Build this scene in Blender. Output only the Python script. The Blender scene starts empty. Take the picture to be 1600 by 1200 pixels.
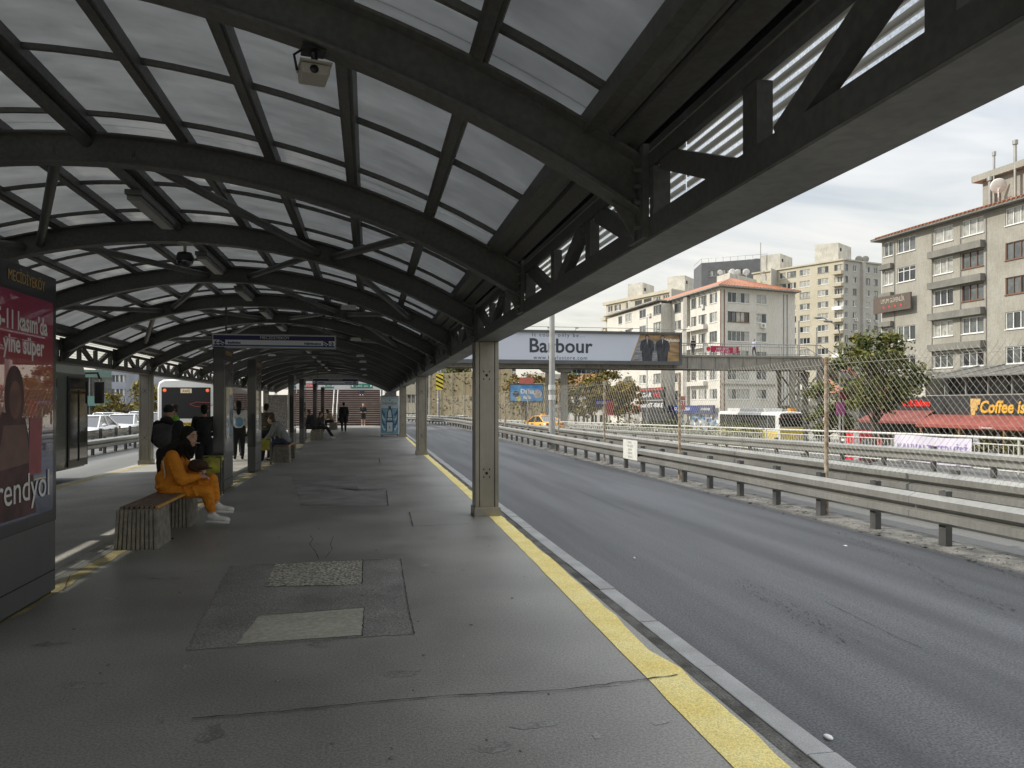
import bpy, bmesh, math, random
from mathutils import Vector, Matrix, Euler, noise
random.seed(7)
rad = math.radians
SC = bpy.context.scene
COL = SC.collection
# ------------------------------------------------------------------ camera
TH = rad(10.57)                       # the platform axis is +Y; the camera looks 10.57 degrees to its right
CT, ST = math.cos(TH), math.sin(TH)
F = 1200.0                            # focal length in pixels of a 1600 px wide picture
EYE = 1.6
cam_data = bpy.data.cameras.new('camera')
cam = bpy.data.objects.new('camera', cam_data)
COL.objects.link(cam)
cam_data.sensor_width = 36.0
cam_data.lens = 36.0 * F / 1600.0
cam_data.shift_y = 33.0 / 1600.0
cam_data.clip_start = 0.05
cam_data.clip_end = 4000
cam.location = (0, 0, EYE)
cam.rotation_euler = (rad(90), 0, -TH)
SC.camera = cam
# ------------------------------------------------------------------ world and sun
SUN_EL, SUN_AZ = rad(36), rad(-80)    # azimuth measured from +Y towards +X
w = bpy.data.worlds.new("World")
SC.world = w
w.use_nodes = True
nt = w.node_tree
for n in list(nt.nodes):
    nt.nodes.remove(n)
N, L = nt.nodes.new, nt.links.new
out = N('ShaderNodeOutputWorld')
bg = N('ShaderNodeBackground')
bg.inputs['Strength'].default_value = 0.1
sky = N('ShaderNodeTexSky')
sky.sky_type = 'NISHITA'
sky.sun_disc = False
sky.sun_elevation = SUN_EL
sky.sun_rotation = SUN_AZ
sky.air_density = 1.3
sky.dust_density = 1.6
tc = N('ShaderNodeTexCoord')
sep = N('ShaderNodeSeparateXYZ')
L(tc.outputs['Generated'], sep.inputs[0])
zz = N('ShaderNodeMath'); zz.operation = 'ADD'; zz.inputs[1].default_value = 0.16
L(sep.outputs['Z'], zz.inputs[0])
zm = N('ShaderNodeMath'); zm.operation = 'MAXIMUM'; zm.inputs[1].default_value = 0.05
L(zz.outputs[0], zm.inputs[0])
dx = N('ShaderNodeMath'); dx.operation = 'DIVIDE'
dy = N('ShaderNodeMath'); dy.operation = 'DIVIDE'
L(sep.outputs['X'], dx.inputs[0]); L(zm.outputs[0], dx.inputs[1])
L(sep.outputs['Y'], dy.inputs[0]); L(zm.outputs[0], dy.inputs[1])
cmb = N('ShaderNodeCombineXYZ')
L(dx.outputs[0], cmb.inputs[0]); L(dy.outputs[0], cmb.inputs[1])
mp = N('ShaderNodeMapping'); mp.inputs['Rotation'].default_value = (0, 0, rad(25)); mp.inputs['Scale'].default_value = (0.75, 1.7, 1)
L(cmb.outputs[0], mp.inputs[0])
nz = N('ShaderNodeTexNoise'); nz.inputs['Scale'].default_value = 1.3; nz.inputs['Detail'].default_value = 5; nz.inputs['Roughness'].default_value = 0.55
nz.inputs['Distortion'].default_value = 0.5
L(mp.outputs[0], nz.inputs['Vector'])
rp = N('ShaderNodeValToRGB')
rp.color_ramp.elements[0].position = 0.30; rp.color_ramp.elements[0].color = (0.42, 0.42, 0.42, 1)
rp.color_ramp.elements[1].position = 0.64; rp.color_ramp.elements[1].color = (1, 1, 1, 1)
L(nz.outputs['Fac'], rp.inputs[0])
hz = N('ShaderNodeMapRange'); hz.inputs['From Min'].default_value = 0.0; hz.inputs['From Max'].default_value = 0.30
hz.inputs['To Min'].default_value = 0.92; hz.inputs['To Max'].default_value = 0.0
L(sep.outputs['Z'], hz.inputs['Value'])
mx0 = N('ShaderNodeMath'); mx0.operation = 'MAXIMUM'
L(rp.outputs[0], mx0.inputs[0]); L(hz.outputs[0], mx0.inputs[1])
cc = N('ShaderNodeMixRGB')                                     # cloud colour: cream by the horizon, white above
cc.inputs[1].default_value = (7.6, 7.8, 8.0, 1); cc.inputs[2].default_value = (8.6, 8.1, 6.9, 1)
L(hz.outputs[0], cc.inputs[0])
zen = N('ShaderNodeMapRange'); zen.interpolation_type = 'SMOOTHSTEP'                    # unseen cloud above the view is boosted to add fill light below
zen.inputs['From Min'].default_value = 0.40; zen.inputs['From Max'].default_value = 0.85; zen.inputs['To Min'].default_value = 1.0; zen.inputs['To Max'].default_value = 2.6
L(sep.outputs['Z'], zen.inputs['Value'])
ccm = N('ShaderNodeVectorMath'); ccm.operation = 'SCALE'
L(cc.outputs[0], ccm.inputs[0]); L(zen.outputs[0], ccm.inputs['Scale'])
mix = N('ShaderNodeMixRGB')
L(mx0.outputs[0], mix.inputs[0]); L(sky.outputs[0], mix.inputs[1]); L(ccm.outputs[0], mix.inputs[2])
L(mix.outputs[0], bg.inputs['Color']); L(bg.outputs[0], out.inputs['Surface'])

sd = bpy.data.lights.new('sun', 'SUN')
sd.energy = 3.2
sd.angle = rad(0.6)
sd.color = (1.0, 0.94, 0.83)
sun = bpy.data.objects.new('sun', sd)
COL.objects.link(sun)
SV = Vector((math.cos(SUN_EL) * math.sin(SUN_AZ), math.cos(SUN_EL) * math.cos(SUN_AZ), math.sin(SUN_EL)))
sun.rotation_euler = SV.to_track_quat('Z', 'Y').to_euler()
sun.location = (-20, 5, 30)
SC.view_settings.view_transform = 'Standard'
SC.view_settings.look = 'None'
SC.view_settings.gamma = 1.0
SC.view_settings.use_curve_mapping = False
SC.view_settings.exposure = 0.28
SC.cycles.max_bounces = 7
SC.cycles.transparent_max_bounces = 24
SC.cycles.caustics_reflective = False
SC.cycles.caustics_refractive = False

# ------------------------------------------------------------------ measuring helpers
def PZ(px, py, z=0.0):
    d = F * (EYE - z) / (py - 633.0); l = (px - 800.0) * d / F
    return Vector((l * CT + d * ST, d * CT - l * ST, z))
def PD(px, py, d):
    l = (px - 800.0) * d / F
    return Vector((l * CT + d * ST, d * CT - l * ST, EYE - (py - 633.0) * d / F))
def PY(px, py, Y):
    X = Y * math.tan(TH + math.atan((px - 800.0) / F)); d = X * ST + Y * CT
    return Vector((X, Y, EYE - (py - 633.0) * d / F))
def PX(px, py, X):
    Y = X / math.tan(TH + math.atan((px - 800.0) / F)); d = X * ST + Y * CT
    return Vector((X, Y, EYE - (py - 633.0) * d / F))

# ------------------------------------------------------------------ materials
MATS = {}
def mat(name, col, rough=0.6, metal=0.0, var=0.12, vscale=3.0, bump=0.0, bscale=40.0, spec=0.5, coat=0.0, col2=None, stretch=None,
        fine=0.0, fscale=120.0, emit=None, rvar=0.0, detail=5.0, alpha=None, streak=0.0):
    if name in MATS:
        return MATS[name]
    m = bpy.data.materials.new(name); m.use_nodes = True
    t = m.node_tree; b = t.nodes['Principled BSDF']
    b.inputs['Roughness'].default_value = rough; b.inputs['Metallic'].default_value = metal
    b.inputs['Specular IOR Level'].default_value = spec
    b.inputs['Coat Weight'].default_value = coat; b.inputs['Coat Roughness'].default_value = 0.05
    b.inputs['Base Color'].default_value = (*col, 1)
    if alpha is not None:
        b.inputs['Alpha'].default_value = alpha
    if emit:
        b.inputs['Emission Color'].default_value = (*col, 1); b.inputs['Emission Strength'].default_value = emit
    geo = None
    def vec(st=None):
        nonlocal geo
        if geo is None:
            geo = t.nodes.new('ShaderNodeNewGeometry')
        if st is None:
            return geo.outputs['Position']
        mpn = t.nodes.new('ShaderNodeMapping'); mpn.inputs['Scale'].default_value = st
        t.links.new(geo.outputs['Position'], mpn.inputs[0]); return mpn.outputs[0]
    cur = None
    if var > 0 or col2:
        n = t.nodes.new('ShaderNodeTexNoise'); n.inputs['Scale'].default_value = vscale; n.inputs['Detail'].default_value = detail
        t.links.new(vec(stretch), n.inputs['Vector'])
        r = t.nodes.new('ShaderNodeValToRGB')
        c2 = col2 or tuple(min(1, c * (1 + var)) for c in col)
        c1 = col if col2 else tuple(c * (1 - var) for c in col)
        r.color_ramp.elements[0].position = 0.36; r.color_ramp.elements[1].position = 0.64
        r.color_ramp.elements[0].color = (*c1, 1); r.color_ramp.elements[1].color = (*c2, 1)
        t.links.new(n.outputs['Fac'], r.inputs[0]); cur = r.outputs[0]
        if rvar:
            mr = t.nodes.new('ShaderNodeMapRange'); mr.inputs['To Min'].default_value = max(0.02, rough - rvar); mr.inputs['To Max'].default_value = rough + rvar
            t.links.new(n.outputs['Fac'], mr.inputs['Value']); t.links.new(mr.outputs[0], b.inputs['Roughness'])
    def mul(lo, hi, sc, p0, p1, st=None):
        nonlocal cur
        n2 = t.nodes.new('ShaderNodeTexNoise'); n2.inputs['Scale'].default_value = sc; n2.inputs['Detail'].default_value = 3
        t.links.new(vec(st), n2.inputs['Vector'])
        r2 = t.nodes.new('ShaderNodeValToRGB')
        r2.color_ramp.elements[0].position = p0; r2.color_ramp.elements[1].position = p1
        r2.color_ramp.elements[0].color = (lo, lo, lo, 1); r2.color_ramp.elements[1].color = (hi, hi, hi, 1)
        t.links.new(n2.outputs['Fac'], r2.inputs[0])
        mm = t.nodes.new('ShaderNodeMixRGB'); mm.blend_type = 'MULTIPLY'; mm.inputs[0].default_value = 1
        if cur is not None:
            t.links.new(cur, mm.inputs[1])
        else:
            mm.inputs[1].default_value = (*col, 1)
        t.links.new(r2.outputs[0], mm.inputs[2]); cur = mm.outputs[0]
    if fine > 0:
        mul(1 - fine, 1 + fine, fscale, 0.38, 0.62)
    if streak > 0:
        mul(1 - streak, 1.0 + streak * 0.3, 3.0, 0.35, 0.6, (6, 6, 0.35))
    if cur is not None:
        t.links.new(cur, b.inputs['Base Color'])
        if emit:
            t.links.new(cur, b.inputs['Emission Color'])
    if bump > 0:
        n3 = t.nodes.new('ShaderNodeTexNoise'); n3.inputs['Scale'].default_value = bscale; n3.inputs['Detail'].default_value = 4
        t.links.new(vec(), n3.inputs['Vector'])
        bn = t.nodes.new('ShaderNodeBump'); bn.inputs['Strength'].default_value = bump; bn.inputs['Distance'].default_value = 0.02
        t.links.new(n3.outputs['Fac'], bn.inputs['Height']); t.links.new(bn.outputs[0], b.inputs['Normal'])
    MATS[name] = m
    return m

# ------------------------------------------------------------------ objects
OFF = {}
def link(o):
    COL.objects.link(o); return o
def tag(o, label=None, cat=None, group=None, kind=None):
    if label: o['label'] = label
    if cat: o['category'] = cat
    if group: o['group'] = group
    if kind: o['kind'] = kind
    return o
def thing(name, label, cat, loc=(0, 0, 0), rz=0.0, group=None, world=False):
    o = bpy.data.objects.new(name, None); o.empty_display_size = 0.1
    o.location = loc; o.rotation_euler = (0, 0, rz); link(o)
    if world: OFF[o.name] = Vector(loc)
    return tag(o, label, cat, group)

class MB:
    def __init__(s): s.v = []; s.f = []; s.m = []; s.sm = []
    def add(s, vs, fs, m=0, smooth=False, M=None):
        k = len(s.v)
        s.v += [tuple(M @ Vector(v)) for v in vs] if M is not None else [tuple(v) for v in vs]
        for f in fs:
            s.f.append([i + k for i in f]); s.m.append(m); s.sm.append(smooth)
        return s
    def box(s, x0, x1, y0, y1, z0, z1, m=0, M=None):
        vs = [(x0, y0, z0), (x1, y0, z0), (x1, y1, z0), (x0, y1, z0), (x0, y0, z1), (x1, y0, z1), (x1, y1, z1), (x0, y1, z1)]
        return s.add(vs, [(3, 2, 1, 0), (4, 5, 6, 7), (0, 1, 5, 4), (1, 2, 6, 5), (2, 3, 7, 6), (3, 0, 4, 7)], m, False, M)
    def cbox(s, c, size, m=0, M=None):
        return s.box(c[0] - size[0] / 2, c[0] + size[0] / 2, c[1] - size[1] / 2, c[1] + size[1] / 2, c[2] - size[2] / 2, c[2] + size[2] / 2, m, M)
    def bar(s, p0, p1, wx, wz, m=0, up=(0, 0, 1)):
        p0, p1 = Vector(p0), Vector(p1); d = (p1 - p0); ln = d.length
        if ln < 1e-6: return s
        d /= ln; u = Vector(up); x = d.cross(u)
        if x.length < 1e-4: x = d.cross(Vector((0, 1, 0)))
        x.normalize(); z = x.cross(d)
        M = Matrix(((x.x, d.x, z.x, p0.x), (x.y, d.y, z.y, p0.y), (x.z, d.z, z.z, p0.z), (0, 0, 0, 1)))
        return s.box(-wx / 2, wx / 2, 0, ln, -wz / 2, wz / 2, m, M)
    def tube(s, pts, r, n=8, m=0, caps=True, smooth=True):
        pts = [Vector(p) for p in pts]; k = len(pts)
        rs = r if isinstance(r, (list, tuple)) else [r] * k
        vs = []; fs = []; prev = None
        for i, p in enumerate(pts):
            d = (pts[min(i + 1, k - 1)] - pts[max(i - 1, 0)])
            if d.length < 1e-9: d = Vector((0, 0, 1))
            d.normalize()
            a = prev if prev is not None else (Vector((0, 0, 1)) if abs(d.z) < 0.9 else Vector((1, 0, 0)))
            x = (a - d * a.dot(d))
            if x.length < 1e-5: x = d.orthogonal()
            x.normalize(); y = d.cross(x); prev = x
            for j in range(n):
                t = 2 * math.pi * j / n
                vs.append(p + (x * math.cos(t) + y * math.sin(t)) * rs[i])
        for i in range(k - 1):
            for j in range(n):
                a = i * n + j; b = i * n + (j + 1) % n
                fs.append((a, b, b + n, a + n))
        s.add(vs, fs, m, smooth)
        if caps:
            s.add(vs[:n], [tuple(reversed(range(n)))], m); s.add(vs[-n:], [tuple(range(n))], m)
        return s
    def lathe(s, prof, n=16, c=(0, 0, 0), m=0, axis='z', smooth=True):
        vs = []; fs = []
        for (r, z) in prof:
            for j in range(n):
                t = 2 * math.pi * j / n; a, b = r * math.cos(t), r * math.sin(t)
                if axis == 'z': v = (a, b, z)
                elif axis == 'x': v = (z, a, b)
                else: v = (b, z, a)
                vs.append((v[0] + c[0], v[1] + c[1], v[2] + c[2]))
        for i in range(len(prof) - 1):
            for j in range(n):
                a = i * n + j; b = i * n + (j + 1) % n
                fs.append((a, b, b + n, a + n))
        return s.add(vs, fs, m, smooth)
    def ell(s, c, r, n=12, k=8, m=0, M=None):
        vs = []; fs = []
        for i in range(k + 1):
            ph = math.pi * i / k
            for j in range(n):
                t = 2 * math.pi * j / n
                vs.append((c[0] + r[0] * math.sin(ph) * math.cos(t), c[1] + r[1] * math.sin(ph) * math.sin(t), c[2] - r[2] * math.cos(ph)))
        for i in range(k):
            for j in range(n):
                a = i * n + j; b = i * n + (j + 1) % n
                fs.append((a, b, b + n, a + n))
        return s.add(vs, fs, m, True, M)
    def prism(s, poly, axis, a0, a1, m=0):
        n = len(poly)
        def P(p, a):
            return (a, p[0], p[1]) if axis == 'x' else ((p[0], a, p[1]) if axis == 'y' else (p[0], p[1], a))
        vs = [P(p, a0) for p in poly] + [P(p, a1) for p in poly]
        fs = [tuple(reversed(range(n))), tuple(range(n, 2 * n))] + [(i, (i + 1) % n, (i + 1) % n + n, i + n) for i in range(n)]
        return s.add(vs, fs, m)
    def sweep(s, prof, frames, m=0, closed=True, smooth=False):
        """prof: 2-D points; frames: list of functions mapping a profile point to 3-D"""
        n = len(prof); vs = [fr(p) for fr in frames for p in prof]; fs = []
        for i in range(len(frames) - 1):
            for j in range(n if closed else n - 1):
                a = i * n + j; b = i * n + (j + 1) % n
                fs.append((a, b, b + n, a + n))
        s.add(vs, fs, m, smooth)
        if closed:
            s.add(vs[:n], [tuple(reversed(range(n)))], m); s.add(vs[-n:], [tuple(range(n))], m)
        return s
    def sheet(s, quad, m=0):
        return s.add(quad, [(0, 1, 2, 3)], m)
    def build(s, name, ms, parent=None, bevel=0.0, auto=True):
        me = bpy.data.meshes.new(name)
        off = OFF.get(parent.name) if parent is not None else None
        vs = s.v if off is None else [(v[0] - off.x, v[1] - off.y, v[2] - off.z) for v in s.v]
        me.from_pydata(vs, [], s.f)
        if not isinstance(ms, (list, tuple)): ms = [ms]
        for q in ms: me.materials.append(q)
        me.polygons.foreach_set('material_index', s.m)
        me.polygons.foreach_set('use_smooth', s.sm)
        bm = bmesh.new(); bm.from_mesh(me)
        bmesh.ops.recalc_face_normals(bm, faces=bm.faces)
        if bevel > 0:
            es = [e for e in bm.edges if len(e.link_faces) == 2 and e.calc_face_angle(0) > 0.5]
            bmesh.ops.bevel(bm, geom=es, offset=bevel, segments=2, affect='EDGES', profile=0.6)
        bm.to_mesh(me); bm.free()
        o = bpy.data.objects.new(name, me); link(o)
        if parent is not None:
            o.parent = parent
            if off is not None: OFF[o.name] = off
        return o

def copy_tree(o, parent=None):
    c = o.copy(); COL.objects.link(c)
    if parent is not None: c.parent = parent
    for ch in list(o.children): copy_tree(ch, c)
    return c
def structure(name, mb, m, label=None, bevel=0.0):
    o = mb.build(name, m, None, bevel); o['kind'] = 'structure'
    return o

def lettering(name, txt, size, M, m, parent, align='CENTER', bold=0.0, depth=0.006, sx=1.0, sp=1.0, shear=0.0, valign='CENTER'):
    """text as thin mesh; M maps the text plane (x right, y up, z out) to world (or to the parent's space)"""
    cu = bpy.data.curves.new(name, 'FONT'); cu.body = txt; cu.size = size; cu.align_x = align; cu.align_y = valign
    cu.extrude = depth / 2; cu.offset = bold; cu.space_character = sp; cu.shear = shear; cu.resolution_u = 3
    t = bpy.data.objects.new(name + '_tmp', cu); link(t)
    dg = bpy.context.evaluated_depsgraph_get()
    me = bpy.data.meshes.new_from_object(t.evaluated_get(dg))
    bpy.data.objects.remove(t); bpy.data.curves.remove(cu)
    me.transform(M @ Matrix.Diagonal((sx, 1, 1, 1)))
    off = OFF.get(parent.name)
    if off is not None: me.transform(Matrix.Translation(-off))
    me.materials.clear(); me.materials.append(m)
    me.name = name
    o = bpy.data.objects.new(name, me); link(o); o.parent = parent
    if off is not None: OFF[o.name] = off
    return o
def frame(o, xdir, ydir):
    x = Vector(xdir).normalized(); y = Vector(ydir).normalized(); z = x.cross(y)
    return Matrix(((x.x, y.x, z.x, o[0]), (x.y, y.y, z.y, o[1]), (x.z, y.z, z.z, o[2]), (0, 0, 0, 1)))

# blobs: overlapping tapered limbs fused by a voxel remesh into one continuous surface
def blob(name, prims, m, parent, voxel=0.016, smooth=4):
    mb = MB()
    for p in prims:
        if p[0] == 'c':
            _, a, ra, b, rb = p; a, b = Vector(a), Vector(b); d = b - a; ln = max(d.length, 1e-4); d = d / ln
            pts = []; rs = []
            for k in range(1, 5):
                q = math.pi / 2 * k / 4; pts.append(a - d * ra * math.cos(q)); rs.append(max(ra * math.sin(q), 1e-4))
            for k in range(0, 4):
                q = math.pi / 2 * k / 4; pts.append(b + d * rb * math.sin(q)); rs.append(max(rb * math.cos(q), 1e-4))
            mb.tube(pts, rs, 12)
        else:
            _, c, r = p[:3]; M = None
            if len(p) > 3: M = Matrix.Translation(Vector(c)) @ Euler(p[3]).to_matrix().to_4x4(); c = (0, 0, 0)
            mb.ell(c, r, 16, 10, 0, M)
    o = mb.build(name, m, parent)
    o.parent = None
    md = o.modifiers.new('r', 'REMESH'); md.mode = 'VOXEL'; md.voxel_size = voxel; md.use_smooth_shade = True
    ms = o.modifiers.new('s', 'SMOOTH'); ms.factor = 0.5; ms.iterations = smooth
    dg = bpy.context.evaluated_depsgraph_get()
    me = bpy.data.meshes.new_from_object(o.evaluated_get(dg))
    o.modifiers.clear(); old = o.data; o.data = me; bpy.data.meshes.remove(old); me.name = name
    me.polygons.foreach_set('use_smooth', [True] * len(me.polygons))
    o.parent = parent
    return o
# ------------------------------------------------------------------ shared materials
STEEL = mat('dark_steel', (0.10, 0.10, 0.096), 0.5, 0.0, 0.15, 1.2, 0.05, 60, spec=0.4, fine=0.12, fscale=25)
SOFFIT = mat('soffit_steel', (0.24, 0.235, 0.215), 0.5, 0.3, 0.25, 1.0, 0.03, spec=0.5, streak=0.15)
COLST = mat('column_steel', (0.26, 0.243, 0.205), 0.34, 0.5, 0.10, 1.6, 0.02, 30, spec=0.5, streak=0.07, fine=0.04, fscale=9)
BLACK = mat('black_paint', (0.012, 0.012, 0.013), 0.4, 0, 0.1, 4)
DARK = mat('dark_hole', (0.006, 0.006, 0.006), 0.9, 0, 0)
PLAT = mat('platform_asphalt', (0.20, 0.196, 0.178), 0.42, 0, col2=(0.315, 0.308, 0.283), vscale=0.7, bump=0.2, bscale=140, fine=0.22, fscale=70, rvar=0.12, detail=9)
EXTM = mat('strip_asphalt', (0.33, 0.32, 0.292), 0.6, 0, col2=(0.45, 0.44, 0.405), vscale=0.8, bump=0.3, bscale=90, fine=0.25, fscale=70, detail=8)
ROAD = mat('road_asphalt', (0.045, 0.047, 0.051), 0.62, 0, col2=(0.105, 0.108, 0.113), vscale=1.1, stretch=(1.5, 0.10, 1), bump=0.4, bscale=130, fine=0.42, fscale=66, rvar=0.08, detail=7)
HIWAY = mat('highway_asphalt', (0.10, 0.10, 0.098), 0.8, 0, col2=(0.15, 0.148, 0.142), vscale=0.9, stretch=(1, 0.1, 1), bump=0.4, bscale=60, fine=0.2, fscale=90)
GRIT = mat('gritty_concrete', (0.07, 0.068, 0.062), 0.9, 0, col2=(0.19, 0.183, 0.165), vscale=3.5, bump=0.9, bscale=40, fine=0.35, fscale=60, detail=9)
KERBM = mat('kerb_granite', (0.36, 0.36, 0.355), 0.7, 0, 0.15, 3, 0.3, 120, fine=0.2, fscale=180)
KERBL = mat('kerb_concrete', (0.30, 0.29, 0.26), 0.75, 0, 0.2, 3, 0.3, 90, fine=0.15, fscale=120)
YELLOW = mat('yellow_paint', (0.86, 0.68, 0.19), 0.55, 0, col2=(0.92, 0.78, 0.31), vscale=3, bump=0.25, bscale=200, fine=0.22, fscale=130)
YELLOWF = mat('worn_yellow_paint', (0.30, 0.25, 0.13), 0.7, 0, col2=(0.5, 0.42, 0.2), vscale=3.5, fine=0.3, fscale=70, detail=9)
WHITEP = mat('white_road_paint', (0.55, 0.55, 0.52), 0.7, 0, 0.2, 4)
CONC = mat('concrete', (0.33, 0.32, 0.29), 0.85, 0, 0.15, 1.5, 0.3, 50, fine=0.12, fscale=40, streak=0.15)
GALV = mat('galvanised_steel', (0.365, 0.36, 0.33), 0.38, 0.6, 0.10, 1.2, 0.02, 50, streak=0.10, fine=0.04, fscale=30)
GALVD = mat('weathered_post_steel', (0.10, 0.10, 0.098), 0.55, 0.4, 0.25, 3)
RUST = mat('rusty_steel', (0.20, 0.13, 0.075), 0.85, 0.1, col2=(0.42, 0.36, 0.28), vscale=9, bump=0.4, bscale=60, detail=8, fine=0.2, fscale=30)
WIRE = mat('fence_wire', (0.36, 0.345, 0.30), 0.5, 0.3, 0.2, 8)
WHITE = mat('white_paint', (0.78, 0.77, 0.74), 0.45, 0, 0.05, 3)
GLASS = mat('window_glass', (0.03, 0.035, 0.04), 0.06, 0, 0.3, 1.0, spec=0.8)
GLASSC = mat('curtained_glass', (0.36, 0.36, 0.33), 0.25, 0, 0.25, 2.5, coat=0.8, streak=0.25)
GLASSD = mat('dim_glass', (0.10, 0.11, 0.11), 0.10, 0, 0.3, 1.5, spec=0.8)
PVC = mat('white_window_frame', (0.72, 0.72, 0.69), 0.5, 0, 0.05, 4)
BROWNF = mat('brown_window_frame', (0.17, 0.085, 0.05), 0.5, 0, 0.1, 4)
GREYF = mat('grey_window_frame', (0.25, 0.25, 0.24), 0.5, 0, 0.1, 4)
TILE = mat('red_roof_tile', (0.33, 0.13, 0.075), 0.85, 0, col2=(0.42, 0.21, 0.13), vscale=2.5, fine=0.2, fscale=8)
RUBBER = mat('rubber', (0.02, 0.02, 0.02), 0.8, 0, 0.1, 5)

def roof_glass():
    m = bpy.data.materials.new('roof_polycarbonate'); m.use_nodes = True; t = m.node_tree
    b = t.nodes['Principled BSDF']; o = t.nodes['Material Output']
    geo = t.nodes.new('ShaderNodeNewGeometry')
    n = t.nodes.new('ShaderNodeTexNoise'); n.inputs['Scale'].default_value = 1.6; n.inputs['Detail'].default_value = 9; n.inputs['Roughness'].default_value = 0.65
    mpn = t.nodes.new('ShaderNodeMapping'); mpn.inputs['Scale'].default_value = (1.0, 2.2, 1); t.links.new(geo.outputs['Position'], mpn.inputs[0]); t.links.new(mpn.outputs[0], n.inputs['Vector'])
    r = t.nodes.new('ShaderNodeValToRGB'); r.color_ramp.elements[0].color = (0.215, 0.219, 0.22, 1); r.color_ramp.elements[1].color = (0.29, 0.295, 0.297, 1)
    r.color_ramp.elements[0].position = 0.3; r.color_ramp.elements[1].position = 0.7
    t.links.new(n.outputs['Fac'], r.inputs[0])
    b.inputs['Base Color'].default_value = (0.06, 0.063, 0.066, 1); b.inputs['Roughness'].default_value = 0.16; b.inputs['Specular IOR Level'].default_value = 0.35
    tr = t.nodes.new('ShaderNodeBsdfTranslucent'); t.links.new(r.outputs[0], tr.inputs[0])
    a = t.nodes.new('ShaderNodeAddShader'); t.links.new(b.outputs[0], a.inputs[0]); t.links.new(tr.outputs[0], a.inputs[1])
    t.links.new(a.outputs[0], o.inputs['Surface'])
    return m
ROOFG = roof_glass()
def stripe_glass(nm, thr):
    m = bpy.data.materials.new(nm); m.use_nodes = True; t = m.node_tree
    b = t.nodes['Principled BSDF']; o = t.nodes['Material Output']
    geo = t.nodes.new('ShaderNodeNewGeometry'); sp = t.nodes.new('ShaderNodeSeparateXYZ'); t.links.new(geo.outputs['Position'], sp.inputs[0])
    k = t.nodes.new('ShaderNodeMath'); k.operation = 'MULTIPLY'; k.inputs[1].default_value = 1 / 0.062; t.links.new(sp.outputs['Z'], k.inputs[0])
    fr = t.nodes.new('ShaderNodeMath'); fr.operation = 'FRACT'; t.links.new(k.outputs[0], fr.inputs[0])
    gt = t.nodes.new('ShaderNodeMath'); gt.operation = 'GREATER_THAN'; gt.inputs[1].default_value = thr; t.links.new(fr.outputs[0], gt.inputs[0])
    n = t.nodes.new('ShaderNodeTexNoise'); n.inputs['Scale'].default_value = 70; n.inputs['Detail'].default_value = 3; t.links.new(geo.outputs['Position'], n.inputs['Vector'])
    r = t.nodes.new('ShaderNodeValToRGB'); r.color_ramp.elements[0].position = 0.35; r.color_ramp.elements[1].position = 0.6
    r.color_ramp.elements[0].color = (0.80, 0.81, 0.81, 1); r.color_ramp.elements[1].color = (0.97, 0.98, 0.99, 1); t.links.new(n.outputs['Fac'], r.inputs[0])
    tp = t.nodes.new('ShaderNodeBsdfTransparent'); t.links.new(r.outputs[0], tp.inputs[0])
    b.inputs['Base Color'].default_value = (0.26, 0.25, 0.225, 1); b.inputs['Roughness'].default_value = 0.6
    tl = t.nodes.new('ShaderNodeBsdfTranslucent'); tl.inputs[0].default_value = (0.34, 0.33, 0.30, 1)
    ad = t.nodes.new('ShaderNodeAddShader'); t.links.new(b.outputs[0], ad.inputs[0]); t.links.new(tl.outputs[0], ad.inputs[1])
    mx = t.nodes.new('ShaderNodeMixShader'); t.links.new(gt.outputs[0], mx.inputs[0]); t.links.new(ad.outputs[0], mx.inputs[1]); t.links.new(tp.outputs[0], mx.inputs[2])
    t.links.new(mx.outputs[0], o.inputs['Surface'])
    return m
STRIPEG = stripe_glass('striped_side_glass', 0.53); STRIPEL = stripe_glass('faintly_striped_glass', 0.22)

# ------------------------------------------------------------------ the ground, roads and platform
def cx(y): return -0.0048 * max(0.0, y - 57.0) ** 2 if y < 140 else -0.0048 * 83 ** 2 - 0.9 * (y - 140)
def zdrop(y): return -0.0125 * max(0.0, y - 18.0) if y < 120 else -1.275
def ys(y0, y1, st=4.0):
    k = max(1, int((y1 - y0) / st)); return [y0 + (y1 - y0) * i / k for i in range(k + 1)]
def strip(name, x0, x1, z, y0, y1, m, thick=0.0, curve=True, z1=None, drop=False):
    mb = MB(); Y = ys(y0, y1); z1 = z if z1 is None else z1
    if thick:
        mb.sweep([(x0, z - thick), (x1, z1 - thick), (x1, z1), (x0, z)], [(lambda p, y=y: (p[0] + (cx(y) if curve else 0), y, p[1] + (zdrop(y) if drop else 0))) for y in Y])
    else:
        mb.sweep([(x0, z), (x1, z1)], [(lambda p, y=y: (p[0] + (cx(y) if curve else 0), y, p[1] + (zdrop(y) if drop else 0))) for y in Y], closed=False)
    return structure(name, mb, m)
g = MB(); g.sheet([(-1500, -300, -2.12), (1500, -300, -2.12), (1500, 2500, -2.12), (-1500, 2500, -2.12)])
structure('ground', g, mat('ground_earth', (0.16, 0.15, 0.12), 0.95, 0, 0.25, 0.05))
strip('road_bed', -60, 8.72, -0.36, -12, 260, CONC, 1.74)
strip('busway', 2.1, 6.72, -0.15, -12, 260, ROAD, 0.2)
strip('left_busway', -10.05, -6.92, -0.31, -12, 260, mat('left_road_asphalt', (0.11, 0.108, 0.10), 0.6, 0, col2=(0.16, 0.157, 0.147), vscale=1, stretch=(1, .1, 1), bump=0.3, bscale=80, fine=0.2, fscale=120), 0.04)
strip('left_highway', -60, -10.6, -0.31, -12, 260, HIWAY, 0.04)
strip('left_median', -10.6, -10.05, -0.29, -12, 260, GRIT, 0.06)
strip('barrier_verge', 6.72, 7.42, -0.135, -12, 260, GRIT, 0.2)
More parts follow.
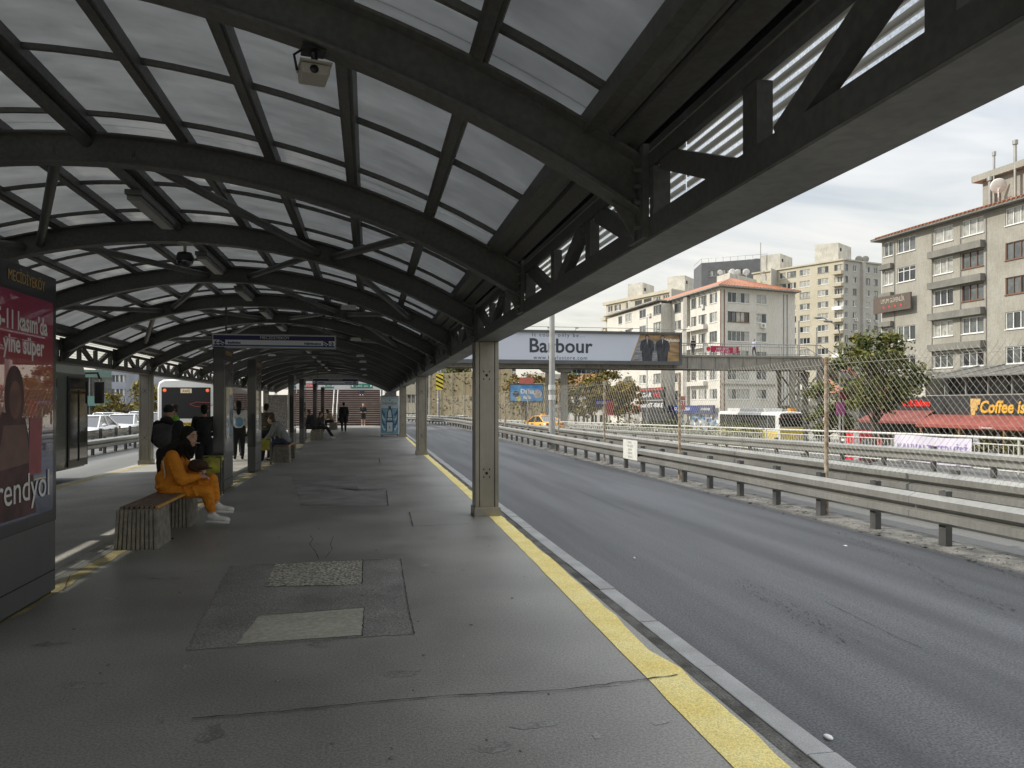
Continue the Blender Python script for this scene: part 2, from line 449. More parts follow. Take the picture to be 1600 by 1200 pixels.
strip('median_strip', 7.42, 8.72, -0.15, -12, 260, HIWAY, 0.2)
strip('highway', 8.72, 15.75, -0.151, -12, 260, HIWAY, 2.1, drop=True)
strip('lane_line', 14.0, 14.15, -0.145, -12, 200, WHITEP, drop=True)
ll = MB()
for k in range(18):
    y = -2 + k * 7.0
    ll.sheet([(10.9 + cx(y), y, -0.144 + zdrop(y)), (11.04 + cx(y), y, -0.144 + zdrop(y)), (11.04 + cx(y + 3), y + 3, -0.144 + zdrop(y + 3)), (10.9 + cx(y + 3), y + 3, -0.144 + zdrop(y + 3))])
structure('lane_dashes', ll, WHITEP)
strip('platform', -2.85, 1.955, 0.0, -9, 60.6, PLAT, 0.34, False)
strip('platform_strip', -6.92, -3.0, -0.20, -9, 60.6, EXTM, 0.16, False, z1=-0.07)
sl = MB()                                           # a worn edge line on the left strip
Y = ys(-6, 60)
sl.sweep([(-6.75, 0), (-6.5, 0)], [(lambda p, y=y: (p[0], y, -0.2 + (p[0] + 6.92) * 0.13 / 3.92 + 0.004)) for y in Y], closed=False)
structure('yellow_line', sl, YELLOWF)
# kerb stones, with open joints
kb = MB(); y = -8.0; rk = random.Random(3)
while y < 60:
    ln = rk.choice([0.8, 1.0, 1.0, 1.2]); dxk = rk.uniform(-0.006, 0.006)
    kb.box(1.962 + dxk, 2.105 + dxk, y + 0.004, y + ln - 0.006, -0.2, 0.006 + rk.uniform(-0.004, 0.004)); y += ln
structure('kerb', kb, KERBM, bevel=0.008)
kb = MB(); y = -8.0
while y < 60:
    kb.box(-2.998, -2.856, y + 0.004, y + 0.994, -0.2, 0.006 + rk.uniform(-0.003, 0.003)); y += 1.0
structure('kerb_left', kb, KERBL, bevel=0.008)
# yellow edge line with a ragged edge
def poly_line(name, pts, m, z=0.004, rag=0.012, seed=1):
    r = random.Random(seed); mb = MB(); vs = []
    for i in range(len(pts) - 1):
        (y0, a0, b0), (y1, a1, b1) = pts[i], pts[i + 1]; k = max(1, int((y1 - y0) / 0.22))
        for j in range(k + (i == len(pts) - 2)):
            t = j / k; vs.append((y0 + (y1 - y0) * t, a0 + (a1 - a0) * t + r.uniform(-rag, rag) * 0.4, b0 + (b1 - b0) * t + r.uniform(-rag, rag)))
    V = []; Fc = []
    for (yy, a, b) in vs: V += [(a, yy, z), (b, yy, z)]
    for i in range(len(vs) - 1): Fc.append((2 * i, 2 * i + 1, 2 * i + 3, 2 * i + 2))
    mb.add(V, Fc); return structure(name, mb, m)
poly_line('yellow_edge_line', [(-6, 1.50, 1.77), (1.5, 1.55, 1.80), (3.0, 1.575, 1.83), (4.4, 1.60, 1.86), (4.75, 1.60, 1.79), (5.6, 1.62, 1.84), (7.0, 1.645, 1.86), (10.7, 1.70, 1.885), (14, 1.715, 1.88), (24, 1.73, 1.875), (38, 1.78, 1.90), (59, 1.80, 1.91)], YELLOW)
strip('joint_strip', 1.875, 1.958, 0.002, -8, 60, mat('joint_dirt', (0.06, 0.057, 0.05), 0.9, 0, col2=(0.16, 0.155, 0.14), vscale=5, bump=0.8, bscale=60, fine=0.3, fscale=90, detail=8), 0.0, False)
poly_line('yellow_edge_line_left', [(5.0, -2.77, -2.62), (9, -2.76, -2.61), (14, -2.77, -2.62), (40, -2.78, -2.64)], YELLOWF, rag=0.02, seed=4)
# repair patches and cracks in the asphalt
def patch(name, pix, m, z=0.004, rag=0.02, seed=2):
    r = random.Random(seed); P = [PZ(a, b, z) for a, b in pix]; V = []
    for i in range(len(P)):
        a, b = P[i], P[(i + 1) % len(P)]; k = max(2, int((b - a).length / 0.06))
        for j in range(k):
            q = a.lerp(b, j / k); V.append((q.x + r.uniform(-rag, rag) * (j > 0), q.y + r.uniform(-rag, rag) * (j > 0), z))
    mb = MB(); c = sum((Vector(v) for v in V), Vector()) / len(V); n = len(V)
    mb.add(V + [tuple(c)], [(i, (i + 1) % n, n) for i in range(n)]); return structure(name, mb, m)
patch('asphalt_patch', [(290, 1016), (648, 990), (626, 872), (360, 884)], mat('patch_asphalt', (0.18, 0.177, 0.163), 0.6, 0, col2=(0.285, 0.28, 0.258), vscale=1.8, bump=0.35, bscale=80, fine=0.34, fscale=66, detail=8), 0.003, 0.01)
patch('gravel_patch', [(414, 916), (565, 913), (567, 875), (431, 880)], mat('patch_gravel', (0.12, 0.115, 0.095), 0.9, 0, col2=(0.60, 0.575, 0.48), vscale=38, bump=1.0, bscale=45, detail=3), 0.007, 0.006)
patch('concrete_patch', [(370, 1006), (566, 992), (569, 949), (404, 962)], mat('patch_concrete', (0.40, 0.385, 0.315), 0.8, 0, col2=(0.48, 0.46, 0.385), vscale=2.4, bump=0.3, bscale=30, fine=0.12, fscale=25), 0.007, 0.006)
patch('asphalt_repair', [(455, 745), (470, 790), (607, 790), (604, 765), (560, 768), (556, 742)], mat('patch_asphalt_far', (0.18, 0.177, 0.163), 0.6, 0, col2=(0.28, 0.275, 0.255), vscale=2, fine=0.2, fscale=90), 0.003, 0.012, 5)
def crack(pix, wd, name='pavement_crack', seed=1, z=0.0085):
    r = random.Random(seed); P = [PZ(a, b, z) for a, b in pix]; C = []
    for i in range(len(P) - 1):
        k = max(2, int((P[i + 1] - P[i]).length / 0.05))
        for j in range(k): C.append(P[i].lerp(P[i + 1], j / k) + Vector((r.uniform(-1, 1) * wd * 0.6, r.uniform(-1, 1) * wd * 0.6, 0)))
    C.append(P[-1]); V = []; Fc = []
    for i, p in enumerate(C):
        d = (C[min(i + 1, len(C) - 1)] - C[max(i - 1, 0)]); d.normalize(); nn = Vector((-d.y, d.x, 0)) * wd * r.uniform(0.25, 0.75)
        V += [p - nn, p + nn]
    for i in range(len(C) - 1): Fc.append((2 * i, 2 * i + 1, 2 * i + 3, 2 * i + 2))
    structure(name, MB().add(V, Fc), mat('crack_dirt', (0.042, 0.041, 0.037), 0.95, 0, 0.3, 20))
crack([(1060, 1054), (1010, 1060), (880, 1077), (770, 1083), (690, 1087), (560, 1098), (440, 1111), (300, 1122)], 0.011)
crack([(567, 874), (566, 913)], 0.007); crack([(569, 948), (566, 993)], 0.007); crack([(432, 880), (567, 875), (626, 873)], 0.005)
crack([(405, 962), (569, 949)], 0.007); crack([(626, 873), (631, 905), (640, 960), (648, 990)], 0.006); crack([(484, 836), (489, 842), (484, 850), (493, 862), (498, 874)], 0.006)
crack([(521, 838), (516, 850), (519, 858), (508, 872)], 0.005, seed=15); crack([(604, 766), (606, 790), (470, 794)], 0.014); crack([(520, 715), (592, 716), (594, 724)], 0.015)
crack([(180, 858), (110, 898), (98, 924)], 0.006, seed=9); crack([(640, 800), (645, 822), (735, 818)], 0.012, seed=6)
crack([(470, 760), (600, 759), (720, 758)], 0.012, seed=12); crack([(500, 735), (690, 734)], 0.012, seed=13)
def road_mark(pix, wd, seed):
    r = random.Random(seed); mb = MB(); P = [PZ(a, b, -0.146) for a, b in pix]
    for i in range(len(P) - 1):
        n = int((P[i + 1] - P[i]).length / 0.012)
        for j in range(n):
            if r.random() < 0.25: continue
            c = P[i].lerp(P[i + 1], j / n) + Vector((r.gauss(0, wd), r.gauss(0, wd * .4), 0)); a = r.uniform(.008, .03); b = r.uniform(.0015, .004); q = r.uniform(-.5, .5)
            d = Vector((math.sin(q), math.cos(q), 0)); nn = Vector((d.y, -d.x, 0)); mb.add([c - d * a - nn * b, c - d * a * .2 + nn * b, c + d * a + nn * b * .5, c + d * a * .3 - nn * b * 1.4], [(0, 1, 2, 3)])
    o = mb.build('road_crazing', mat('road_crack_dirt', (0.032, 0.033, 0.035), 0.9, 0, 0.3, 20)); tag(o, kind='stuff')
road_mark([(1590, 955), (1500, 925), (1400, 868), (1330, 838), (1290, 826)], 0.05, 3); road_mark([(1600, 905), (1500, 870), (1430, 852)], 0.03, 4); road_mark([(1180, 785), (1080, 755)], 0.04, 6); road_mark([(1340, 1010), (1250, 960), (1150, 905)], 0.06, 8)
for i, (pts, wd_) in enumerate([([(1440, 1012), (1395, 992), (1330, 960), (1290, 940)], .004), ([(1000, 808), (960, 790), (900, 765)], .005)]): crack(pts, wd_, 'road_crack', 40 + i, -0.1455)
# dark stains and pale scuffs on the platform, each with its own ragged outline
def stain(n, seed, m, nm, z, smin, smax):
    r = random.Random(seed); mb = MB()
    for k in range(n):
        c = Vector((r.uniform(-2.45, 1.45), 3.0 + 24 * r.random() ** 1.7, z + k * 1e-5)); s = r.uniform(smin, smax) * (0.6 + c.y * .06); e = r.uniform(.5, 1.6); ph = [r.uniform(0, 6) for _ in range(3)]
        pts = [c + Vector((s * e * math.cos(t) * (1 + .25 * math.sin(3 * t + ph[0]) + .15 * math.sin(7 * t + ph[1])), s / e * math.sin(t) * (1 + .25 * math.sin(2 * t + ph[2]) + .12 * math.sin(9 * t + ph[0])), 0)) for t in [2 * math.pi * i / 26 for i in range(26)]]
        mb.add(pts + [c], [(i, (i + 1) % 26, 26) for i in range(26)])
    tag(mb.build(nm, m), kind='stuff')
stain(26, 5, mat('stain_dark', (0.17, 0.167, 0.153), 0.4, 0, col2=(0.275, 0.27, 0.25), vscale=9, detail=9, fine=0.34, fscale=62), 'floor_stains', 0.0012, .03, .10)
stain(34, 9, mat('scuff_pale', (0.26, 0.255, 0.236), 0.6, 0, col2=(0.36, 0.352, 0.327), vscale=12, detail=9, fine=0.3, fscale=70), 'floor_scuffs', 0.0018, .012, .05)
# litter scraps and gum on the ground
lt = MB(); rk = random.Random(11)
for k in range(70):
    x, yv = rk.uniform(-2.4, 1.5), 3.2 + 20 * rk.random() ** 1.8; s = rk.uniform(0.006, 0.016)
    lt.lathe([(s, 0.0), (s * 0.8, 0.003), (0.001, 0.0035)], 7, (x, yv, 0.003))
tag(lt.build('chewing_gum_spots', mat('old_gum', (0.2, 0.195, 0.18), 0.8, 0, 0.2, 9)), kind='stuff')
for (px, py, s) in [(1294, 1154, 0.022), (1321, 854, 0.02), (991, 873, 0.014)]:
    p = PZ(px, py, -0.15); q = MB().ell((p.x, p.y, -0.142), (s, s * 1.5, 0.012), 10, 6)
    tag(q.build('paper_scrap', WHITE), {1294: 'crumpled white paper scrap on the dark road nearest the viewer', 1321: 'tiny white paper scrap on the road below the barrier', 991: 'smallest white paper scrap on the road beside the kerb'}[px], 'litter')
# grit and stones along the barrier foot
gb = MB(); rk = random.Random(21)
for k in range(900):
    yv = 5 + 40 * rk.random() ** 1.6; x = rk.gauss(6.95, 0.16) + cx(yv); s = rk.uniform(0.006, 0.03)
    if 6.5 < x < 7.4: gb.ell((x, yv, -0.135), (s * rk.uniform(.7, 1.4), s * rk.uniform(.7, 1.6), s * 0.6), 5, 3)
tag(gb.build('loose_grit', GRIT), kind='stuff')

# ------------------------------------------------------------------ the canopy: one thing
S_ = 3.461; Y0 = 0.719
def AY(n): return Y0 + n * S_
XR, XL, XM = 1.51, -6.47, -2.48
R1 = 7.58; ZC = 3.81 - R1; PH = math.asin(3.99 / R1)
NA, NB = -1, 16
can = thing('station_canopy', 'long dark steel station canopy with arched ribs and grey translucent roof', 'canopy', (XM, 30, 0), world=True)
def arcpt(r, t, y): return (XM + r * math.sin(t), y, ZC + r * math.cos(t))
def arch_mesh(y):
    mb = MB()
    prof = [(-.08, 0), (.08, 0), (.08, .018), (.008, .03), (.008, .25), (.08, .262), (.08, .28), (-.08, .28), (-.08, .262), (-.008, .25), (-.008, .03), (-.08, .018)]
    ts = [-PH + 2 * PH * i / 36 for i in range(37)]
    mb.sweep(prof, [(lambda p, t=t: arcpt(R1 + p[1], t, y + p[0])) for t in ts])
    for s in (-1, 1):                                   # bolted end plates
        x = XM + s * 3.99
        xa, xb = (x - 0.015, x + 0.02) if s > 0 else (x - 0.02, x + 0.015)
        mb.box(min(xa, xb), max(xa, xb), y - 0.13, y + 0.13, 2.53, 3.05)
        for dyb in (-0.075, 0.075):
            for zb in (2.60, 2.74, 2.83, 2.92):
                mb.lathe([(0.001, -0.018), (0.02, -0.018), (0.02, 0.018), (0.001, 0.018)], 6, (x - s * 0.03, y + dyb, zb), 0, 'x', False)
        # gusset under the rib foot
        pts = [(x - s * 0.02, 2.535), (x - s * 0.16, 2.76), (x - s * 0.02, 2.69)]
        mb.prism(pts, 'y', y - 0.01, y + 0.01)
    return mb
for n in range(NA, NB + 1):
    arch_mesh(AY(n)).build('arch_rib', STEEL, can)
YA, YB = AY(NA) - 0.6, AY(NB) + 0.35
for k in range(-5, 6):                                   # purlins
    t = k * 0.76 / 7.6
    mb = MB(); M = Matrix.Translation(Vector(arcpt(R1 + 0.325, t, 0))) @ Matrix.Rotation(t, 4, 'Y')
    mb.box(-0.055, 0.055, YA, YB, -0.045, 0.045, 0, M); mb.box(-0.03, 0.03, YA, YB, -0.06, -0.0455, 0, M)
    mb.build('purlin', STEEL, can)
TE = 3.86 / 7.6
for n in range(NA, NB):                                  # roof panes and glazing bars by bay
    mb = MB()
    for k in range(-5, 5):
        ts = [k * 0.1 + 0.1 * i / 3 for i in range(4)]
        mb.sweep([(R1 + 0.372, 0), (R1 + 0.384, 0), (R1 + 0.384, 1), (R1 + 0.372, 1)], [(lambda p, t=t, n=n: arcpt(p[0], t, AY(n) + p[1] * S_ * 0.999)) for t in ts])
    mb.build('roof_panel', ROOFG, can)
    for fr in (0.11, 0.53, 0.90):
        yb = AY(n) + fr * S_; mb = MB()
        ts = [-0.5 + 1.0 * i / 30 for i in range(31)]
        mb.sweep([(-.018, .33), (.018, .33), (.018, .371), (-.018, .371)], [(lambda p, t=t: arcpt(R1 + p[1], t, yb + p[0])) for t in ts])
        mb.build('glazing_bar', STEEL, can)
for s in (-1, 1):                                        # lattice beams, gutters, side glass
    xi = XM + s * 3.99
    def bx(mb, a, b, y0, y1, z0, z1): return mb.box(min(xi + s * a, xi + s * b), max(xi + s * a, xi + s * b), y0, y1, z0, z1)
    mb = MB(); bx(mb, 0.02, 0.32, YA, YB, 2.53, 2.645); mb.build('bottom_chord', STEEL, can)
    mb = MB(); bx(mb, 0.022, 0.335, YA, YB, 2.516, 2.5295)
    mb.build('soffit_plate', SOFFIT, can)
    mb = MB(); bx(mb, 0.022, 0.055, YA, YB, 2.92, 3.0); mb.build('top_chord', STEEL, can)
    mb = MB(); bx(mb, -0.20, 0.42, YA, YB, 3.30, 3.335); bx(mb, 0.245, 0.36, YA, YB, 3.262, 3.2995); bx(mb, 0.38, 0.42, YA, YB, 3.262, 3.2995); mb.build('eaves_cover', STEEL, can)
    mb = MB(); bx(mb, -0.33, -0.24, YA, YB, 3.13, 3.24); bx(mb, -0.16, 0.0, YA, YB, 3.07, 3.11); bx(mb, -0.16, -0.13, YA, YB, 3.11, 3.2995); mb.build('gutter', STEEL, can)
    for n in range(NA, NB):
        yb = AY(n + 1)
        def mem(t0, z0, t1, z1, wd=0.11):
            b = MB(); b.bar((xi + s * 0.07, yb - t0 * S_, z0), (xi + s * 0.07, yb - t1 * S_, z1), wd, 0.07, up=(1, 0, 0)) if False else b.bar((xi + s * 0.07, yb - t0 * S_, z0), (xi + s * 0.07, yb - t1 * S_, z1), 0.07, wd, up=(0, 1, 0) if abs(t0 - t1) < 1e-6 else (0, 0, 1))
            return b
        big = mem(0.075, 2.93, 0.30, 2.63); big.build('diagonal_brace', STEEL, can)
        mem(0.42, 2.63, 0.62, 2.93).build('diagonal_brace', STEEL, can)
        mem(0.72, 2.93, 0.93, 2.63).build('diagonal_brace', STEEL, can)
        for t in (0.36, 0.67): mem(t, 2.64, t, 2.92, 0.12).build('upright', STEEL, can)
        b = MB(); bx(b, 0.022, 0.12, yb - 0.19, yb - 0.135, 2.645, 2.915); b.build('upright', STEEL, can)
        b = MB(); bx(b, 0.29, 0.302, AY(n) + 0.02, yb - 0.02, 2.645, 3.261); b.build('striped_glass', STRIPEG if s > 0 else STRIPEL, can)
# tubular wind bracing between the ribs and the conduit under the crown
def at_arch(n, dx, r=0.13): 
    t = math.asin(max(-1, min(1, dx / R1))); return Vector(arcpt(R1 + r, t, AY(n)))
for n in range(NA, NB):
    q = [(-.3, -1.75), (.3, 1.75), (-3.0, -1.95), (3.0, 1.95)] if n % 2 == 0 else [(-1.55, -.35), (1.75, .35), (2.1, 3.2), (-2.1, -3.2)]
    for a, b in q:
        if n < 2 or (n > 6 and abs(a) > 1.99): continue
        mb = MB(); mb.tube([at_arch(n, a), at_arch(n + 1, b)], 0.05, 10); mb.build('tube_brace', STEEL, can)
mb = MB(); mb.tube([(XM - 0.06, YA, 4.02), (XM - 0.06, YB, 4.02)], 0.055, 10); mb.build('crown_conduit', STEEL, can)
for n in (-1, 3, 7, 11, 15):                              # columns
    for s in (-1, 1):
        x0 = XR - 0.005 if s > 0 else XL - 0.335; x1 = x0 + 0.34; zb = 0.0 if s > 0 else -0.188; y = AY(n)
        mb = MB()
        mb.box(x0, x0 + 0.055, y - 0.17, y + 0.17, zb + 0.1, 2.515); mb.box(x1 - 0.055, x1, y - 0.17, y + 0.17, zb + 0.1, 2.515)
        mb.box(x0 + 0.063, x1 - 0.063, y - 0.163, y + 0.163, zb + 0.1, 2.514)
        mb.box(x0 + 0.054, x1 - 0.054, y - 0.14, y + 0.14, zb + 0.1, 2.513, 1)
        col = mb.build('column', [COLST, DARK], can, 0.006)
        fp = MB(); fp.box(x0 - 0.02, x1 + 0.025, y - 0.20, y + 0.2, zb - 0.05, zb + 0.13); fp.build('foot_casing', COLST, col, 0.01)
        hp = MB()
        for zc in (2.03, 0.62):
            hp.lathe([(0.001, 0), (0.02, 0), (0.02, 0.004), (0.001, 0.004)], 12, (x0 + 0.165, y - 0.1665, zc), 0, 'y')
            for a, c in ((-1, 1), (1, 1), (-1, -1), (1, -1)):
                hp.box(x0 + 0.165 + a * 0.042 - 0.008, x0 + 0.165 + a * 0.042 + 0.008, y - 0.1665, y - 0.163, zc + c * 0.055 - 0.012, zc + c * 0.055 + 0.012)
        hp.build('cable_holes', DARK, col)
# end gable band
mb = MB(); ts = [-PH + 2 * PH * i / 30 for i in range(31)]
mb.sweep([(-.02, -.30), (.02, -.30), (.02, 0.28), (-.02, 0.28)], [(lambda p, t=t: (XM + (R1 + p[1]) * math.sin(t) if p[1] > 0 else XM + R1 * math.sin(t) * (1 - 0.0), AY(NB) + 0.2 + p[0], ZC + (R1 + p[1]) * math.cos(t))) for t in ts])
mb.build('end_fascia', mat('fascia_grey', (0.2, 0.2, 0.19), 0.6), can)
# ------------------------------------------------------------------ guardrails
def wbeam_prof(h=0.36, d=0.10):
    """front face to the right (+) ; list of (offset, height) as a closed thin section"""
    f = [(0, 0), (d, 0.05), (d, 0.135), (0.004, 0.168), (0.004, 0.192), (d, 0.222), (d, 0.31), (0, 0.36)]
    f = [(a, b * h / 0.36) for a, b in f]
    return f + [(a - 0.006, b) for a, b in reversed(f)]
def guardrail(name, label, x0, zg, y0, y1, side, ztop=0.63, pstep=1.33, curve=True, group=None, first_post=0.0, lap=4.2, drop=False):
    """W-beam on posts; side = -1 when the beam faces -X"""
    t = thing(name, label, 'guardrail', (x0, y0, zg), world=True, group=group)
    c = cx if curve else (lambda y: 0.0); zd = zdrop if drop else (lambda y: 0.0)
    prof = wbeam_prof()
    yy = y0; 
    while yy < y1:
        ye = min(yy + lap, y1); Y = ys(yy, ye - 0.008, 2.0); o = 0.004 * (int((yy - y0) / lap) % 2)
        mb = MB(); mb.sweep(prof, [(lambda p, y=y: (x0 + c(y) + side * (p[0] + 0.05 + o), y, zg + zd(y) + ztop - 0.36 + p[1])) for y in Y])
        if ye < 40:
            for a in (0.06, 0.14):
                for b in (0.085, 0.275):
                    mb.lathe([(0.001, 0), (0.016, 0), (0.012, side * 0.012), (0.001, side * 0.012)], 6, (x0 + c(ye) + side * (0.137 + o), ye - a, zg + zd(ye) + ztop - 0.36 + b), 0, 'x', False)
        mb.build('rail', GALV, t); yy = ye
    k = 0; y = y0 + first_post
    if True:
        zg0 = zg
        while y < y1 and k < 98:
            mb = MB(); x = x0 + c(y); zg = zg0 + zd(y)
            mb.box(x - 0.045, x - 0.038, y - 0.06, y + 0.06, zg - 0.1, zg + ztop + 0.06); mb.box(x - 0.0375, x + 0.045, y - 0.06, y - 0.054, zg - 0.1, zg + ztop + 0.06)
            mb.box(x - 0.0375, x + 0.045, y + 0.054, y + 0.06, zg - 0.1, zg + ztop + 0.06)
            mb.build('post', GALVD, t); y += pstep; k += 1
    return t
guardrail('guardrail', 'near steel guardrail along the far edge of the bus lane, carrying the white notice', 7.0, -0.15, 4.4, 132, -1, first_post=1.28, lap=4.4)
guardrail('guardrail', 'second steel guardrail, behind the chain link fence, facing the highway', 8.55, -0.15, 4.0, 132, -1, ztop=0.72, pstep=2.0, lap=4.2)
guardrail('guardrail', 'pale steel guardrail on the far side of the highway below the white handrail', 14.75, -0.15, 10, 160, -1, ztop=0.60, pstep=2.0, drop=True)
guardrail('guardrail', 'steel guardrail beside the parked white cars at left, nearest the bus', -10.2, -0.31, 6, 95, 1, ztop=0.62, pstep=1.33, curve=False)
guardrail('guardrail', 'second guardrail at left, between the bus lane rail and the white cars', -10.95, -0.31, 6, 95, -1, ztop=0.88, pstep=2.0, curve=False, first_post=0.5)
# white notice on the near rail
n0 = PX(975, 686, 6.86); n1 = PX(997, 720, 6.86)
t = thing('notice_board', 'small white notice panel fixed on the near guardrail', 'sign', (6.84, n0.y, n1.z), world=True)
ya, yb = n1.y, n0.y
MB().box(6.835, 6.848, min(ya, yb), max(ya, yb), n1.z, n0.z).build('panel', mat('notice_white', (0.62, 0.62, 0.58), 0.6, 0, 0.08, 6), t)
FM = frame((6.834, (ya + yb) / 2, (n0.z + n1.z) / 2), (0, -1, 0), (0, 0, 1))
GREYT = mat('grey_lettering', (0.25, 0.25, 0.25), 0.6, 0, 0)
for i, s in enumerate(['DİKKAT', 'YAYA GEÇİŞİ', 'YASAKTIR', 'GİRİLMEZ', 'TEHLİKELİ']):
    lettering('lettering', s, 0.075, FM @ Matrix.Translation((0, 0.19 - i * 0.095, 0)), GREYT, t, depth=0.002)

# ------------------------------------------------------------------ chain link fence on rusty posts
ft = thing('chain_link_fence', 'tall chain link fence on rusty posts between bus lane and highway', 'fence', (7.13, 4, -0.15), world=True)
FX = 7.13; FZ0, FZ1 = 0.70, 2.30
posts_y = [5.35, 11.05, 16.9, 22.7, 28.5, 34.3, 40.2, 46.1, 52, 58, 64, 70, 76, 82]
for y in posts_y:
    mb = MB(); mb.tube([(FX + cx(y), y, -0.14), (FX + cx(y), y, 2.36)], 0.034 if y < 40 else 0.04, 10); mb.build('post', RUST, ft)
for i in range(len(posts_y) - 1):
    ya, yb = posts_y[i], posts_y[i + 1]; mb = MB(); cell = 0.105 if i < 2 else (0.21 if i < 4 else 0.35); r = (0.0019, 0.0021, 0.0024, 0.0022)[min(i, 3)]
    xa, xb = cx(ya), cx(yb)
    H = FZ1 - FZ0; k = int((yb - ya + H) / cell)
    for sgn in (1, -1):
        for j in range(k + 1):
            u0 = j * cell - H                                  # wire enters the panel at the bottom at u0 and climbs at 45 degrees
            a0, a1 = max(0, -u0), min(H, (yb - ya) - u0)
            if a1 - a0 < 0.02: continue
            def Pw(a):
                u = u0 + a; yv = ya + u if sgn > 0 else yb - u
                return (FX + xa + (xb - xa) * (yv - ya) / (yb - ya) + sgn * 0.003, yv, FZ0 + a + 0.012 * math.sin(yv * 1.7))
            mb.tube([Pw(a0), Pw((a0 + a1) / 2), Pw(a1)], r, 4, smooth=False, caps=False)
            for a in (a0, a1):                              # twisted ends stick out
                if a in (0, H):
                    p = Pw(a); dz = -0.035 if a == 0 else 0.045
                    mb.tube([p, (p[0], p[1] + sgn * 0.025, p[2] + dz)], r, 4, smooth=False, caps=False)
    mb.build('wire_mesh', WIRE, ft)
    for zl in (FZ0 + 0.06, FZ1 - 0.06):
        MB().tube([(FX + xa - 0.008, ya, zl), (FX + (xa + xb) / 2 - 0.008, (ya + yb) / 2, zl - 0.02), (FX + xb - 0.008, yb, zl)], 0.003, 4, caps=False).build('tension_wire', WIRE, ft)

# ------------------------------------------------------------------ picket railing beyond the highway
RLX = 15.45
rt = thing('picket_railing', 'long pale picket railing with white handrail between highway and side street', 'railing', (RLX, 12, -0.15), world=True)
RAILM = mat('railing_paint', (0.55, 0.54, 0.50), 0.5, 0, 0.12, 3)
for k in range(24):
    ya, yb = 12 + k * 4.0, 16 + k * 4.0; mb = MB(); a, b = cx(ya), cx(yb); da, db_ = zdrop(ya), zdrop(yb)
    mb.tube([(RLX + a, ya, 0.78 + da), (RLX + b, yb, 0.78 + db_)], 0.035, 8); mb.tube([(RLX + a, ya, -0.02 + da), (RLX + b, yb, -0.02 + db_)], 0.02, 6)
    n = 26 if k < 9 else 8
    for j in range(n):
        y = ya + (yb - ya) * j / n; mb.tube([(RLX + cx(y), y, -0.02 + zdrop(y)), (RLX + cx(y), y, 0.62 + zdrop(y))], 0.011 if n > 20 else 0.02, 5, caps=False)
    mb.tube([(RLX + a, ya, 0.62 + da), (RLX + b, yb, 0.62 + db_)], 0.018, 6)
    mb.tube([(RLX + a, ya, -0.15 + da), (RLX + a, ya, 0.80 + da)], 0.03, 6)
    mb.build('railing_panel', RAILM, rt)
# cloth banner tied to the railing
ba, bb = PX(1398, 700, RLX - 0.06), PX(1518, 700, RLX - 0.06)
bn = thing('cloth_banner', 'white cloth banner with violet writing tied to the picket railing', 'banner', (RLX - 0.06, bb.y, 0), world=True)
mb = MB(); Yb = ys(min(ba.y, bb.y), max(ba.y, bb.y), 0.3)
mb.sweep([(-.004, -.02), (.004, -.02), (.004, .72), (-.004, .72)], [(lambda p, y=y: (RLX - 0.06 + p[0] + 0.012 * math.sin(y * 5 + p[1] * 3), y, p[1] + 0.015 * math.sin(y * 2.3))) for y in Yb])
mb.build('cloth', mat('banner_cloth', (0.60, 0.57, 0.66), 0.8, 0, 0.08, 1), bn)
lettering('lettering', 'KAHVALTI SERVİSİ', 0.34, frame((RLX - 0.085, (ba.y + bb.y) / 2, 0.36), (0, -1, 0), (0, 0, 1)), mat('violet_lettering', (0.28, 0.2, 0.45), 0.7, 0, 0), bn, depth=0.002, sx=0.95)

# ------------------------------------------------------------------ tall lamp posts on the median
def lamp_post(loc, h, label, bands=True, r=0.14):
    t = thing('street_lamp', label, 'street lamp', loc, world=False, group='tall lamp posts on the median')
    mb = MB(); mb.tube([(0, 0, 0), (0, 0, h)], [r, r * 0.5], 14); mb.build('pole', mat('lamp_pole_grey', (0.36, 0.36, 0.34), 0.5, 0.2, 0.1, 2, streak=0.15), t)
    mb = MB(); mb.lathe([(0.001, 0), (r * 1.9, 0), (r * 1.9, 0.05), (r * 1.25, 0.06), (r * 1.2, 0.4), (0.001, 0.4)], 14); mb.build('base', GALVD, t)
    if bands:
        for z in (1.95, 2.35): MB().tube([(0, 0, z), (0, 0, z + 0.2)], r + 0.006, 14).build('reflective_band', mat('reflective_band', (0.6, 0.6, 0.58), 0.4), t)
    for s in (-1, 1):
        mb = MB(); mb.tube([(0, 0, h - 0.1), (s * 0.8, 0, h + 0.5), (s * 1.9, 0, h + 0.6)], 0.045, 8); mb.build('arm', GALV, t)
        mb = MB(); mb.ell((s * 2.25, 0, h + 0.58), (0.45, 0.16, 0.08)); mb.build('lamp_head', GREYF, t)
    return t
p = PZ(862.5, 702, -0.15)
lamp_post((p.x, p.y, -0.15), 10.5, 'tall grey lamp post with reflective bands in front of the long billboard')
p = PD(685, 640, 92); l2 = lamp_post((p.x, p.y, -0.15), 11, 'slim distant lamp post carrying a yellow and black chevron board', r=0.16)
p = PD(671, 640, 105); lamp_post((p.x, p.y, -0.15), 9, 'plain slim dark pole left of the chevron board pole', bands=False, r=0.14)
